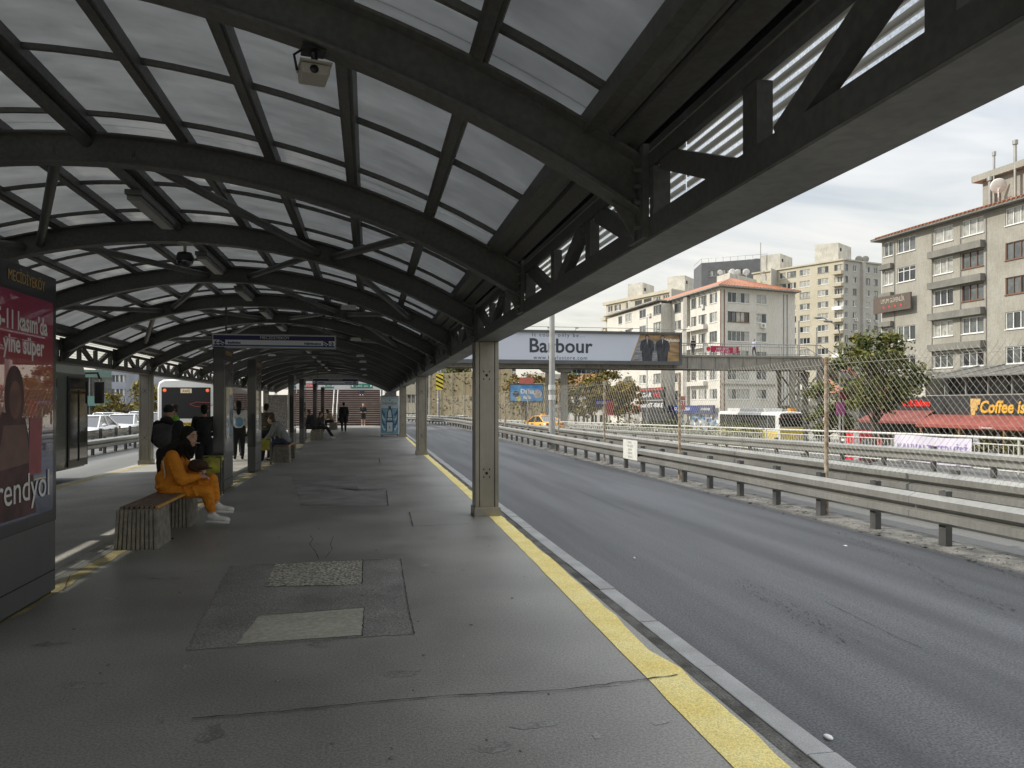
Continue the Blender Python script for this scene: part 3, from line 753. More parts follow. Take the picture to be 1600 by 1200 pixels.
# chevron board on the distant post
q = PD(687, 596, 91.6)
cb = thing('chevron_board', 'yellow and black striped hazard board on a distant lamp post', 'sign', tuple(q), rz=-TH)
MB().box(-0.42, 0.42, 0, 0.04, -1.0, 1.0).build('panel', mat('hazard_yellow', (0.78, 0.62, 0.06), 0.5, 0, 0.05, 3), cb)
mb = MB()
for k in range(4):
    z = -0.95 + k * 0.5; mb.add([(-0.42, -0.004, z + 0.42), (0.42, -0.004, z), (0.42, -0.004, z + 0.22), (-0.42, -0.004, z + 0.64 if k < 3 else 0.99)], [(0, 1, 2, 3)])
mb.build('stripes', BLACK, cb)

# ------------------------------------------------------------------ advertising pylons
PYB = mat('pylon_black', (0.016, 0.017, 0.018), 0.3, 0, 0.1, 3, coat=0.3)
PYG = mat('pylon_grey_panel', (0.10, 0.106, 0.104), 0.36, 0.2, 0.06, 1.5, streak=0.05)
def poster_mat(name, stops, axis='Z', z0=0.7, z1=2.5, rough=0.05):
    m = bpy.data.materials.new(name); m.use_nodes = True; t = m.node_tree; b = t.nodes['Principled BSDF']
    geo = t.nodes.new('ShaderNodeNewGeometry'); sp = t.nodes.new('ShaderNodeSeparateXYZ'); t.links.new(geo.outputs['Position'], sp.inputs[0])
    mr = t.nodes.new('ShaderNodeMapRange'); mr.inputs['From Min'].default_value = z0; mr.inputs['From Max'].default_value = z1
    t.links.new(sp.outputs[axis], mr.inputs['Value']); r = t.nodes.new('ShaderNodeValToRGB')
    while len(r.color_ramp.elements) < len(stops): r.color_ramp.elements.new(0.5)
    for e, (p, c) in zip(r.color_ramp.elements, stops): e.position = p; e.color = (*c, 1)
    t.links.new(mr.outputs[0], r.inputs[0]); t.links.new(r.outputs[0], b.inputs['Base Color'])
    b.inputs['Roughness'].default_value = 0.4; b.inputs['Coat Weight'].default_value = 1.0; b.inputs['Coat Roughness'].default_value = 0.01; b.inputs['Coat IOR'].default_value = 1.9
    return m
POST1 = poster_mat('poster_print', [(0.0, (0.03, 0.05, 0.13)), (0.35, (0.06, 0.07, 0.16)), (0.5, (0.36, 0.11, 0.04)), (0.68, (0.42, 0.03, 0.05)), (1.0, (0.36, 0.015, 0.10))])
POST2 = poster_mat('poster_print_pale', [(0.0, (0.10, 0.10, 0.11)), (0.5, (0.16, 0.16, 0.16)), (0.85, (0.07, 0.06, 0.06)), (1.0, (0.14, 0.05, 0.03))])
ORLET = mat('amber_lettering', (0.55, 0.36, 0.14), 0.5, 0, 0)
WLET = mat('white_lettering', (0.80, 0.80, 0.80), 0.5, 0, 0)
def pylon(y1, ln, label, posterm, big=False, xf=-2.625, h=2.68, th=0.19):
    y0 = y1 - ln; t = thing('advertising_pylon', label, 'advert pylon', (xf - th / 2, (y0 + y1) / 2, 0), world=True, group='advertising pylons along the platform')
    x0 = xf - th
    MB().box(x0, xf, y0, y1, 0.62, h).build('light_box', PYB, t, 0.008)
    MB().box(x0 + 0.006, xf - 0.006, y0 + 0.006, y1 - 0.006, 0.03, 0.62).build('base_cabinet', PYG, t, 0.004)
    MB().box(x0 + 0.03, xf - 0.03, y0 + 0.03, y1 - 0.03, -0.002, 0.03).build('plinth', BLACK, t)
    mb = MB(); mb.box(xf - 0.0055, xf - 0.001, y0 + 0.03, y1 - 0.03, 0.2, 0.206); mb.build('cabinet_joint', DARK, t)
    for s, xx in ((1, xf), (-1, x0)):
        a, b = (xx, xx + 0.004) if s > 0 else (xx - 0.004, xx)
        MB().box(a, b, y0 + 0.085, y1 - 0.085, 0.72, h - 0.22).build('poster', posterm, t)
        lettering('lettering', 'MECİDİYEKÖY', 0.115, frame((xx + s * 0.004, (y0 + y1) / 2 + (0.30 if big else 0), h - 0.11), (0, s, 0), (0, 0, 1)), ORLET, t, depth=0.002, sx=0.85)
    return t, x0, xf, y0, y1
pt, x0, xf, y0, y1 = pylon(7.17, 1.75, 'nearest advertising pylon with the big crimson poster, cut off at the left edge', POST1, True)
M0 = frame((xf + 0.0045, y1, 0), (0, 1, 0), (0, 0, 1))
po = [c for c in pt.children if c.name.startswith('poster')][0]
lettering('lettering', '5-11 kasım\u2019da', 0.20, M0 @ Matrix.Translation((-0.20, 2.235, 0)), WLET, po, 'RIGHT', bold=0.004, depth=0.002, sx=0.8)
lettering('lettering', 'yine süper', 0.20, M0 @ Matrix.Translation((-0.27, 2.06, 0)), WLET, po, 'RIGHT', bold=0.004, depth=0.002, sx=0.85)
lettering('lettering', 'Trendyol', 0.31, M0 @ Matrix.Translation((-0.16, 0.95, 0.006)), WLET, po, 'RIGHT', depth=0.002)
# a plain printed figure on the poster
FIGD = mat('print_dark', (0.075, 0.03, 0.035), 0.5, 0, 0.5, 6); FIGS = mat('print_skin', (0.17, 0.075, 0.06), 0.5, 0, 0.3, 5); FIGC = mat('print_cream', (0.18, 0.10, 0.085), 0.5, 0, 0.15, 6); FIGP = mat('print_phone', (0.32, 0.06, 0.08), 0.4, 0, 0.1, 5)
def flat(poly, m, nm, lift=0.001):
    mb = MB(); mb.add([tuple(M0 @ Vector((a, b, lift))) for a, b in poly], [tuple(range(len(poly)))]); mb.build(nm, m, po)
def oval(c, r, n=20): return [(c[0] + r[0] * math.cos(2 * math.pi * i / n), c[1] + r[1] * math.sin(2 * math.pi * i / n)) for i in range(n)]
flat([(-1.25, 0.74), (-0.42, 0.74), (-0.5, 1.2), (-0.62, 1.5), (-1.0, 1.55), (-1.2, 1.3)], FIGD, 'printed_figure')
flat(oval((-0.80, 1.66), (0.16, 0.24)), FIGD, 'printed_figure', 0.0015); flat(oval((-0.79, 1.64), (0.10, 0.145)), FIGS, 'printed_figure', 0.002)
flat([(-0.98, 1.45), (-0.62, 1.45), (-0.52, 1.15), (-1.1, 1.12)], FIGC, 'printed_figure', 0.0018)
flat([(-0.56, 1.05), (-0.33, 1.05), (-0.31, 1.5), (-0.54, 1.5)], FIGP, 'printed_figure', 0.0022)
for yy, lab in ((15.9, 'advertising pylon standing right behind the seated woman in orange'), (19.95, 'second slim pylon from the woman in orange, before the man in the grey hoodie'),
                (29.3, 'distant pylon behind the bench with the grey hooded man'), (33.7, 'distant pylon beside the seated man in the black jacket'),
                (41.6, 'far pylon in front of the stairs, left of the two farthest'), (48.2, 'farthest slim dark pylon near the beige seated figure')):
    pylon(yy, 1.0, lab, POST2)
# small printed timetable board
tb = thing('timetable_board', 'narrow pale timetable board on two legs behind the grey hooded man', 'notice board', (-3.05, 27.2, -0.07), world=True)
MB().box(-3.35, -2.72, 27.18, 27.22, 0.75, 1.95).build('panel', mat('timetable_paper', (0.33, 0.31, 0.30), 0.5, 0, 0.1, 8, fine=0.35, fscale=22), tb)
for xx in (-3.38, -2.69): MB().tube([(xx, 27.2, -0.06), (xx, 27.2, 2.0)], 0.025, 8).build('leg', GALV, tb)

# ------------------------------------------------------------------ hanging station signs
SGW = mat('sign_white', (0.80, 0.81, 0.83), 0.4, 0, 0.03, 2); SGB = mat('sign_navy', (0.018, 0.02, 0.10), 0.4, 0, 0.05, 2); SGL = mat('sign_blue_line', (0.05, 0.12, 0.30), 0.4, 0, 0)
def hanging_sign(yp, pxl, pxr, pyt, pyb, label):
    a = PY(pxl, pyt, yp); b = PY(pxr, pyb, yp); x0, x1 = a.x, b.x; z1, z0 = a.z, b.z - 0.01; xm = (x0 + x1) / 2; H = z1 - z0
    t = thing('hanging_sign', label, 'station sign', (xm, yp, z0), world=True, group='station name signs hung from the roof')
    MB().box(x0, x1, yp, yp + 0.09, z0, z1).build('frame', GALV, t, 0.012)
    for s, yy in ((-1, yp), (1, yp + 0.09)):
        ya, yb = (yy - 0.003, yy) if s < 0 else (yy, yy + 0.003)
        MB().box(x0 + 0.02, x1 - 0.02, ya, yb, z0 + 0.02, z1 - 0.02).build('face', SGW, t)
        ya, yb = (yy - 0.005, yy - 0.003) if s < 0 else (yy + 0.003, yy + 0.005)
        MB().box(x0 + 0.03, x1 - 0.03, ya, yb, z1 - H * 0.42, z1 - 0.03).build('name_band', SGB, t)
        MB().box(x0 + 0.03, x1 - 0.03, ya, yb, z0 + 0.035, z0 + 0.075).build('blue_line', SGL, t)
        if s < 0:
            def T(dx, dz): return frame((xm + dx, yp - 0.0055, dz), (1, 0, 0), (0, 0, 1))
            lettering('lettering', 'MECİDİYEKÖY', H * 0.30, T(0, z1 - H * 0.25), WLET, t, depth=0.001)
            zc = z0 + H * 0.37; W = (x1 - x0) / 2
            lettering('lettering', 'Beylikdüzü', H * 0.2, T(-W * 0.75, zc), SGB, t, 'LEFT', depth=0.001, bold=0.003)
            lettering('lettering', 'Söğütlüçeşme', H * 0.2, T(W * 0.75, zc), SGB, t, 'RIGHT', depth=0.001, bold=0.003)
            for q in (-1, 1):
                mb = MB(); c = xm + q * W * 0.92; yv = yp - 0.0045
                mb.bar((c - q * 0.06, yv, zc), (c + q * 0.05, yv, zc), 0.004, 0.018); mb.bar((c + q * 0.055, yv, zc), (c + q * 0.005, yv, zc + 0.045), 0.004, 0.018); mb.bar((c + q * 0.055, yv, zc), (c + q * 0.005, yv, zc - 0.045), 0.004, 0.018)
                mb.build('arrow', SGB, t)
                mb = MB(); c = xm + q * W * 0.835; mb.box(c - 0.06, c + 0.06, yv - 0.001, yv + 0.001, zc - 0.065, zc + 0.065); pk = mb.build('pictogram', SGB, t)
                mb = MB(); mb.bar((c - 0.045, yv - 0.002, zc + 0.04), (c + 0.045, yv - 0.002, zc - 0.02), 0.002, 0.022); mb.bar((c - 0.045, yv - 0.002, zc - 0.01), (c + 0.02, yv - 0.002, zc - 0.052), 0.002, 0.016); mb.build('emblem', WLET, t)
    for xx in (x0 + (x1 - x0) * 0.11, x0 + (x1 - x0) * 0.9):
        tt = (xx - XM) / R1; zt = ZC + R1 * math.cos(math.asin(tt)) + 0.02
        MB().box(xx - 0.02, xx + 0.02, yp + 0.03, yp + 0.06, z1, zt).build('hanger', STEEL, t)
    return t
hanging_sign(AY(5), 331, 525, 521, 545, 'blue and white station name sign with two arrows, nearer one')
hanging_sign(AY(12) - 0.2, 488, 560, 591, 601.5, 'smaller dim station sign hung far down the canopy before the stairs')

# ------------------------------------------------------------------ lights, cameras and speakers under the roof
LGT = mat('fitting_grey', (0.12, 0.12, 0.115), 0.5, 0, 0.1, 4); DIFF = mat('fitting_diffuser', (0.20, 0.20, 0.19), 0.4, 0, 0.05, 4)
for i, n in enumerate([0, 2, 3, 4, 5, 6, 7, 8, 9, 10, 11, 12, 13, 14]):
    y = AY(n) + S_ * 0.62
    t = thing('tube_light', 'unlit grey tube light under the crown conduit, ' + ['above the nearest pylon', 'third rib bay, over the dome camera', 'before the dome camera arch', 'in the bay over the woman in orange', 'just before the blue sign', 'directly behind the blue sign', 'over the second slim pylon', 'beyond the second slim pylon', 'above the grey hooded man', 'past the grey hooded man', 'over the black jacket man', 'before the far dim sign', 'behind the far dim sign', 'last before the stairs'][i], 'light', (XM - 0.06, y, 3.93), group='tube lights along the crown')
    MB().box(-0.09, 0.09, -0.75, 0.75, -0.02, 0.04).build('housing', LGT, t, 0.01)
    MB().box(-0.075, 0.075, -0.73, 0.73, -0.075, -0.021).build('diffuser', DIFF, t, 0.02)
    for yy in (-0.5, 0.5): MB().box(-0.015, 0.015, yy - 0.02, yy + 0.02, 0.04, 0.06).build('clip', STEEL, t)
CAMW = mat('camera_housing', (0.42, 0.40, 0.34), 0.45, 0, 0.06, 5)
def sec_camera(px, py, yp, label, s=1.0, rz=0.2):
    p = PY(px, py, yp); zt = ZC + math.sqrt(R1 ** 2 - (p.x - XM) ** 2); t = thing('security_camera', label, 'security camera', (p.x, p.y, zt), rz=rz, group='box cameras under the ribs')
    MB().cbox((0, 0, -0.012), (0.12, 0.12, 0.025)).build('mount', BLACK, t)
    mb = MB(); mb.tube([(0, 0, -0.02), (0.01, 0.02, -0.07), (0, 0, -0.12)], 0.018, 8); mb.build('bracket', BLACK, t)
    mb = MB(); mb.tube([(-0.05, 0, -0.01), (-0.10, 0, -0.05), (-0.085, 0, -0.13)], 0.007, 6); mb.build('cable', BLACK, t)
    mb = MB(); mb.prism([(-0.125 * s, -0.175), (0.125 * s, -0.175), (0.135 * s, -0.12), (-0.135 * s, -0.12)], 'y', -0.10, 0.07); mb.build('housing', CAMW, t, 0.012)
    mb = MB(); mb.box(-0.145 * s, 0.145 * s, -0.115, 0.07, -0.118, -0.110); mb.build('sun_shield', CAMW, t)
    MB().lathe([(0.001, -0.104), (0.022, -0.104), (0.022, -0.1), (0.001, -0.1)], 14, (-0.01, 0, -0.152), 0, 'y').build('lens', BLACK, t)
    return t
sec_camera(490, 80, AY(1), 'box security camera hanging from the nearest rib', 0.56)
p = PY(289, 395, AY(3)); zt = ZC + math.sqrt(R1 ** 2 - (p.x - XM) ** 2)
t = thing('dome_camera', 'dark round dome camera on a short stem under a rib', 'security camera', (p.x, p.y, zt))
MB().lathe([(0.001, 0), (0.11, 0), (0.11, -0.02), (0.02, -0.03), (0.02, -0.14), (0.001, -0.14)], 16).build('stem', CAMW, t)
MB().lathe([(0.001, -0.13), (0.09, -0.135), (0.115, -0.19), (0.115, -0.24)], 18).build('shroud', BLACK, t)
MB().ell((0, 0, -0.24), (0.11, 0.11, 0.10), 18, 10).build('dome', mat('dome_black', (0.01, 0.01, 0.01), 0.08, 0, 0, coat=1), t)
WLT = mat('small_lamp_white', (0.5, 0.5, 0.47), 0.4, 0, 0.05, 5)
for i, (px, n, lab) in enumerate([(545, 4, 'small white floodlight right of the dome camera'), (556, 6, 'small white floodlight above the right end of the blue sign'), (563, 8, 'small white floodlight just below the blue sign at right'), (567, 9, 'third small white floodlight in the right row'), (568, 11, 'fourth small white floodlight in the right row'), (570, 13, 'far small white floodlight above the drinks fridge'), (425, 9, 'lone small white floodlight at left behind the slim pylon')]):
    x = PY(px, 500, AY(n)).x; z = ZC + math.sqrt(R1 ** 2 - (x - XM) ** 2)
    t = thing('floodlight', lab, 'light', (x, AY(n), z), group='small floodlights under the ribs')
    MB().box(-0.02, 0.02, -0.02, 0.02, -0.06, 0.0).build('bracket', STEEL, t)
    mb = MB(); mb.prism([(-0.15, -0.13), (0.15, -0.13), (0.12, -0.06), (-0.12, -0.06)], 'y', -0.11, 0.11); mb.build('housing', WLT, t, 0.01)

# ------------------------------------------------------------------ benches
BCONC = mat('exposed_aggregate', (0.17, 0.16, 0.13), 0.9, 0, col2=(0.27, 0.255, 0.21), vscale=14, bump=0.6, bscale=90, fine=0.22, fscale=110)
WOOD = mat('bench_wood', (0.13, 0.085, 0.06), 0.6, 0, col2=(0.20, 0.14, 0.10), vscale=5, stretch=(6, 0.6, 6), bump=0.2, bscale=80)
OCHRE = mat('ochre_slat', (0.50, 0.27, 0.06), 0.5, 0, 0.15, 5)
def bench(x0, y0, ln, label, wd=0.47, h=0.435, ochre=True):
    t = thing('bench', label, 'bench', (x0, y0, 0), group='concrete and wood benches')
    for k, (a, b) in enumerate(((0, 0.55), (ln - 0.5, ln))):
        mb = MB(); tp = 0.02
        mb.add([(0, a, 0), (wd, a, 0), (wd, b, 0), (0, b, 0), (tp, a + tp, h), (wd - tp, a + tp, h), (wd - tp, b - tp, h), (tp, b - tp, h)], [(3, 2, 1, 0), (4, 5, 6, 7), (1, 2, 6, 5), (3, 0, 4, 7), (2, 3, 7, 6), (0, 1, 5, 4)])
        blk = mb.build('end_block', BCONC, t, 0.008)
        mb = MB()
        for j in range(10):
            xx = 0.026 + j * (wd - 0.05) / 9 ; mb.add([(xx - 0.017, a - 0.035, 0.0), (xx + 0.017, a - 0.035, 0.0), (xx + 0.015, a + 0.03, 0), (xx - 0.015, a + 0.03, 0), (xx - 0.015 + (0.235 - xx) * 0.09, a + 0.008, h + 0.004), (xx + 0.015 + (0.235 - xx) * 0.09, a + 0.008, h + 0.004), (xx + 0.015 + (0.235 - xx) * 0.09, a + 0.05, h + 0.004), (xx - 0.015 + (0.235 - xx) * 0.09, a + 0.05, h + 0.004)],
                                                        [(0, 1, 5, 4), (1, 2, 6, 5), (3, 0, 4, 7), (2, 3, 7, 6), (4, 5, 6, 7), (3, 2, 1, 0)])
        mb.build('ribbing', BCONC, blk, 0.003)
    for j in range(8):
        xx = 0.035 + j * (wd - 0.10) / 7
        MB().box(xx, xx + 0.036, 0.10, ln - 0.03, h + 0.001, h + 0.03).build('slat', OCHRE if (j == 7 and ochre) else WOOD, t, 0.004)
    mb = MB(); mb.tube([(wd * 0.5, 0.5, 0.24), (wd * 0.5, ln - 0.45, 0.24)], 0.012, 6); mb.tube([(wd * 0.93, 0.62, 0.02), (wd * 0.93, 0.62, 0.2), (wd * 0.93, 0.5, 0.23)], 0.01, 6)
    mb.tube([(wd * 0.93, 0.62, 0.012), (wd * 1.02, 0.62, 0.012)], 0.01, 6); mb.build('tie_rod', GALVD, t)
    return t
bench(-2.765, 9.12, 2.05, 'nearest concrete and wood bench, under the seated woman in orange')
bench(-2.64, 22.2, 2.2, 'concrete bench with the man in the grey hoodie')
bench(-2.62, 36.0, 2.2, 'concrete bench far along, under the man in the black jacket')
bench(-2.55, 51.5, 2.2, 'farthest concrete bench, with the beige jacket figure')
# litter bins: frame with a yellow-green bag
LIME = mat('lime_bag', (0.42, 0.40, 0.06), 0.35, 0, 0.2, 9, bump=0.6, bscale=25)
for (x, y, lab) in ((-2.72, 14.42, 'yellow-green litter bag on a metal frame behind the seated woman'), (-2.74, 21.5, 'yellow-green litter bag on a frame beside the grey hooded man')):
    t = thing('litter_bin', lab, 'litter bin', (x, y, 0), group='litter bag stands')
    mb = MB()
    for a, b in ((-.15, -.12), (.15, -.12), (.15, .12), (-.15, .12)): mb.tube([(a, b, 0), (a, b, 0.68)], 0.014, 6)
    mb.tube([(-.15, -.12, .68), (.15, -.12, .68), (.15, .12, .68), (-.15, .12, .68), (-.15, -.12, .68)], 0.014, 6); mb.build('frame', GALVD, t)
    mb = MB(); rb = random.Random(5)
    mb.lathe([(0.02, 0.38), (0.13, 0.40), (0.15, 0.5), (0.15, 0.66), (0.175, 0.70), (0.17, 0.62)], 14); o = mb.build('bag', LIME, t)
    for v in o.data.vertices: v.co.x *= 1.0 + 0.1 * math.sin(v.co.z * 60 + v.co.y * 30); v.co.y *= 0.8
# ------------------------------------------------------------------ drinks fridge
a = PZ(594.5, 682, 0); b = PZ(623.5, 682, 0)
KB = thing('drinks_fridge', 'tall blue and white water fridge with a bottle picture by the far right column', 'fridge', ((a.x + b.x) / 2, a.y, 0), rz=-0.03)
WD = (b - a).length / 2
MB().box(-WD, WD, 0.0, 0.75, 0.06, 2.02).build('cabinet', WHITE, KB, 0.02)
mb = MB(); mb.prism([(-WD, 2.02), (WD, 2.02), (WD, 2.06), (WD * 0.55, 2.12), (WD * 0.45, 2.24), (0.05, 2.28), (-0.05, 2.28), (-WD * 0.45, 2.24), (-WD * 0.55, 2.12), (-WD, 2.06)], 'y', 0.03, 0.12)
mb.build('crest', mat('crest_grey', (0.33, 0.36, 0.38), 0.5, 0, 0.2, 5), KB)
FB = mat('fridge_blue', (0.10, 0.28, 0.42), 0.4, 0, col2=(0.30, 0.52, 0.64), vscale=3.5, coat=0.3); FD = mat('fridge_deep_blue', (0.03, 0.10, 0.22), 0.4, 0, 0.2, 5); FW = mat('fridge_pale', (0.62, 0.70, 0.74), 0.4, 0, 0.08, 4)
dr = MB().box(-WD + 0.03, WD - 0.03, -0.012, 0, 0.16, 1.98).build('door', FB, KB, 0.004)
def fpoly(poly, m, y=-0.0135, nm='door_print'):
    mb = MB(); mb.add([(p[0] * WD, y, p[1]) for p in poly], [tuple(range(len(poly)))]); mb.build(nm, m, dr)
fpoly([(-.9, 1.45), (.9, 1.45), (.9, 1.95), (-.9, 1.95)], FW)
fpoly([(-.42, .25), (.42, .25), (.42, .75), (.30, .85), (.34, 1.0), (.28, 1.25), (.14, 1.42), (.14, 1.55), (-.14, 1.55), (-.14, 1.42), (-.28, 1.25), (-.34, 1.0), (-.30, .85), (-.42, .75)], FD, -0.0145)
fpoly([(-.30, .25), (.30, .25), (.30, .72), (-.30, .72)], FW, -0.0155); fpoly([(-.2, .98), (.2, .98), (.18, 1.22), (.09, 1.36), (-.09, 1.36), (-.18, 1.22)], FW, -0.0155); fpoly([(-.24, .82), (.24, .82), (.24, .94), (-.24, .94)], FW, -0.0155)
for s in (-1, 1):
    for k in range(4):
        z = .35 + k * .25; fpoly([(s * .45, z), (s * .62, z + .1), (s * .85, z + .32), (s * .8, z + .12), (s * .6, z - .05)], FD if k % 2 else FW, -0.014)
lettering('lettering', 'hamidiye', 0.21, frame((0, -0.0145, 1.70), (1, 0, 0), (0, 0, 1)), FD, dr, depth=0.002)
lettering('lettering', 'su', 0.12, frame((0, -0.0165, 0.875), (1, 0, 0), (0, 0, 1)), FD, dr, depth=0.002)
fpoly([(-.06, .42), (.06, .42), (0, .56)], FD, -0.0165); fpoly([(-.07, 1.82), (.07, 1.82), (0, 1.93)], FD, -0.0165)
MB().box(-WD, WD, -0.02, 0.0, 0.05, 0.14).build('kick_plate', mat('kick_grey', (0.3, 0.3, 0.3), 0.4, 0.3), KB)
MB().box(WD - 0.08, WD - 0.05, -0.05, -0.013, 0.8, 1.3).build('handle', GALV, KB)
for xx in (-WD + 0.08, WD - 0.08): MB().box(xx - 0.03, xx + 0.03, 0.05, 0.12, 0.0, 0.06).build('foot', RUBBER, KB)
# ------------------------------------------------------------------ building helpers
def V2(p): return Vector((p[0], p[1], 0))
def upx(P0, P1, px):
    a = TH + math.atan((px - 800.0) / F); rx, ry = math.sin(a), math.cos(a)
    d = (V2(P1) - V2(P0)).normalized(); det = d.x * (-ry) + rx * d.y
    bx_, by_ = -P0[0], -P0[1]
    return (bx_ * (-ry) + rx * by_) / det
def facade(mb, P0, P1, z0, z1, wins=(), depth=0.14, m=0):
    """wall seen from outside with P0 on the left; windows (u0,u1,za,zb) are real recesses"""
    p0 = V2(P0); d = V2(P1) - p0; Ln = d.length; d.normalize(); n = Vector((d.y, -d.x, 0))
    us = sorted({0.0, Ln} | {w_[0] for w_ in wins} | {w_[1] for w_ in wins}); zs = sorted({z0, z1} | {w_[2] for w_ in wins} | {w_[3] for w_ in wins})
    def P(u, z, k=0.0): q = p0 + d * u - n * k; return (q.x, q.y, z)
    for i in range(len(us) - 1):
        for j in range(len(zs) - 1):
            uc, zc = (us[i] + us[i + 1]) / 2, (zs[j] + zs[j + 1]) / 2
            if any(w_[0] < uc < w_[1] and w_[2] < zc < w_[3] for w_ in wins): continue
            mb.add([P(us[i], zs[j]), P(us[i + 1], zs[j]), P(us[i + 1], zs[j + 1]), P(us[i], zs[j + 1])], [(0, 1, 2, 3)], m)
    for (a, b, c, e) in wins:
        for q in (((a, c), (b, c)), ((b, c), (b, e)), ((b, e), (a, e)), ((a, e), (a, c))):
            mb.add([P(*q[0]), P(*q[1]), P(*q[1], depth + 0.05), P(*q[0], depth + 0.05)], [(0, 1, 2, 3)], m)
def FP(P0, P1):
    p0 = V2(P0); d = (V2(P1) - p0).normalized(); n = Vector((d.y, -d.x, 0))
    return lambda u, z, k=0.0: (p0 + d * u + n * k) + Vector((0, 0, z))
def fbox(mb, P0, P1, u0, u1, z0, z1, k0, k1, m=0):
    P = FP(P0, P1)
    vs = [P(u0, z0, k0), P(u1, z0, k0), P(u1, z0, k1), P(u0, z0, k1), P(u0, z1, k0), P(u1, z1, k0), P(u1, z1, k1), P(u0, z1, k1)]
    mb.add(vs, [(3, 2, 1, 0), (4, 5, 6, 7), (0, 1, 5, 4), (1, 2, 6, 5), (2, 3, 7, 6), (3, 0, 4, 7)], m)
def window(parent, P0, P1, wn, fm, pm, mull=2, depth=0.12, fw=0.06, pane_obj=True, sill=True, tr=False):
    a, b, c, e = wn; mb = MB()
    def fb(u0, u1, z0, z1): fbox(mb, P0, P1, u0, u1, z0, z1, -depth, -depth + 0.06)
    fb(a, a + fw, c, e); fb(b - fw, b, c, e); fb(a + fw, b - fw, c, c + fw); fb(a + fw, b - fw, e - fw, e)
    for i in range(1, mull):
        u = a + (b - a) * i / mull; fb(u - fw * 0.5, u + fw * 0.5, c + fw, e - fw)
    if tr: fb(a + fw, b - fw, e - (e - c) * 0.3, e - (e - c) * 0.3 + fw * 0.8)
    if sill: fbox(mb, P0, P1, a - 0.06, b + 0.06, c - 0.07, c - 0.004, -0.03, 0.08)
    o = mb.build('window', fm, parent)
    mb = MB(); P = FP(P0, P1); pms = pm if isinstance(pm, list) else [pm] * mull
    for i in range(mull):
        u0, u1 = a + (b - a) * i / mull, a + (b - a) * (i + 1) / mull
        mb.add([P(u0, c, -depth - 0.01), P(u1, c, -depth - 0.01), P(u1, e, -depth - 0.01), P(u0, e, -depth - 0.01)], [(0, 1, 2, 3)], i)
    mb.build('pane', pms, o)
    return o
RW = random.Random(17)
def rpm(k): return [RW.choice([GLASS, GLASSD, GLASSC, GLASSC, GLASSD]) for _ in range(k)]
def aircon(parent, P0, P1, u, z):
    mb = MB(); fbox(mb, P0, P1, u - 0.42, u + 0.42, z - 0.3, z + 0.3, 0.06, 0.36); o = mb.build('air_conditioner', PVC, parent)
    P = FP(P0, P1); c = P(u - 0.1, z, 0.365); mb = MB(); n = P(0, 0, 1) - P(0, 0, 0); d = P(1, 0) - P(0, 0)
    mb.add([c + d * 0.24 * math.cos(i * math.pi / 8) + Vector((0, 0, 0.24 * math.sin(i * math.pi / 8))) for i in range(16)], [tuple(range(16))]); mb.build('fan_grille', GREYF, o)
def roofbox(parent, c, sx, sy, z0, z1, m, ang=0.0, name='rooftop_hut'):
    mb = MB(); M = Matrix.Translation(Vector((c[0], c[1], 0))) @ Matrix.Rotation(ang, 4, 'Z')
    mb.box(-sx / 2, sx / 2, -sy / 2, sy / 2, z0, z1 - 0.25, 0, M); mb.box(-sx / 2 - 0.15, sx / 2 + 0.15, -sy / 2 - 0.15, sy / 2 + 0.15, z1 - 0.249, z1, 0, M)
    return mb.build(name, m, parent)
def dish(parent, c, r, az, m=None):
    mb = MB()
    M = Matrix.Translation(Vector(c)) @ Matrix.Rotation(az, 4, 'Z') @ Matrix.Rotation(rad(18), 4, 'X')
    mb.ell((0, 0, 0), (r, r * 0.16, r), 18, 10, 0, M); mb.tube([c, (c[0], c[1], c[2] - r * 1.6)], 0.05, 6); mb.tube([M @ Vector((0, 0, -r)), M @ Vector((0, -r * 0.8, -r * 0.2))], 0.03, 5)
    return mb.build('satellite_dish', m or WHITE, parent)

# ------------------------------------------------------------------ grey apartment block on the right
GW = mat('grey_render', (0.29, 0.275, 0.235), 0.9, 0, col2=(0.34, 0.325, 0.285), vscale=0.5, fine=0.06, fscale=6, streak=0.12, detail=8); GW2 = mat('grey_lintel', (0.19, 0.185, 0.165), 0.9, 0, 0.12, 1, streak=0.15)
A0, A1 = (49.78, 67.8), (52.1, 38.0)
U = lambda px: upx(A0, A1, px)
gb_ = thing('apartment_building', 'grey rendered apartment block with brown and white windows at the right edge', 'building', (A0[0], A0[1], -2.1), world=True)
cols = [(1381, 1395), (1402, 1430), (1459, 1489), (1503, 1537), (1571, 1606), (1640, 1672), (1705, 1745)]
wl = []
for k in range(6):
    zc = 16.85 - 2.8 * k
    for ci, (a, b) in enumerate(cols):
        if k == 2 and ci < 2: continue
        wl.append((U(a), U(b), zc - 0.72, zc + 0.68, k, ci))
mb = MB(); Ln = (V2(A1) - V2(A0)).length
facade(mb, A0, A1, -2.1, 17.75, [w_[:4] for w_ in wl], 0.16)
B0, B1 = (A0[0] + 15, A0[1] + 1.2), (A1[0] + 15, A1[1] + 1.2)
facade(mb, B0, A0, -2.1, 17.75); facade(mb, A1, B1, -2.1, 17.75); facade(mb, B1, B0, -2.1, 17.75)
mb.add([(A0[0], A0[1], 17.75), (A1[0], A1[1], 17.75), (B1[0], B1[1], 17.75), (B0[0], B0[1], 17.75)], [(0, 1, 2, 3)])
mb.build('wall', GW, gb_)
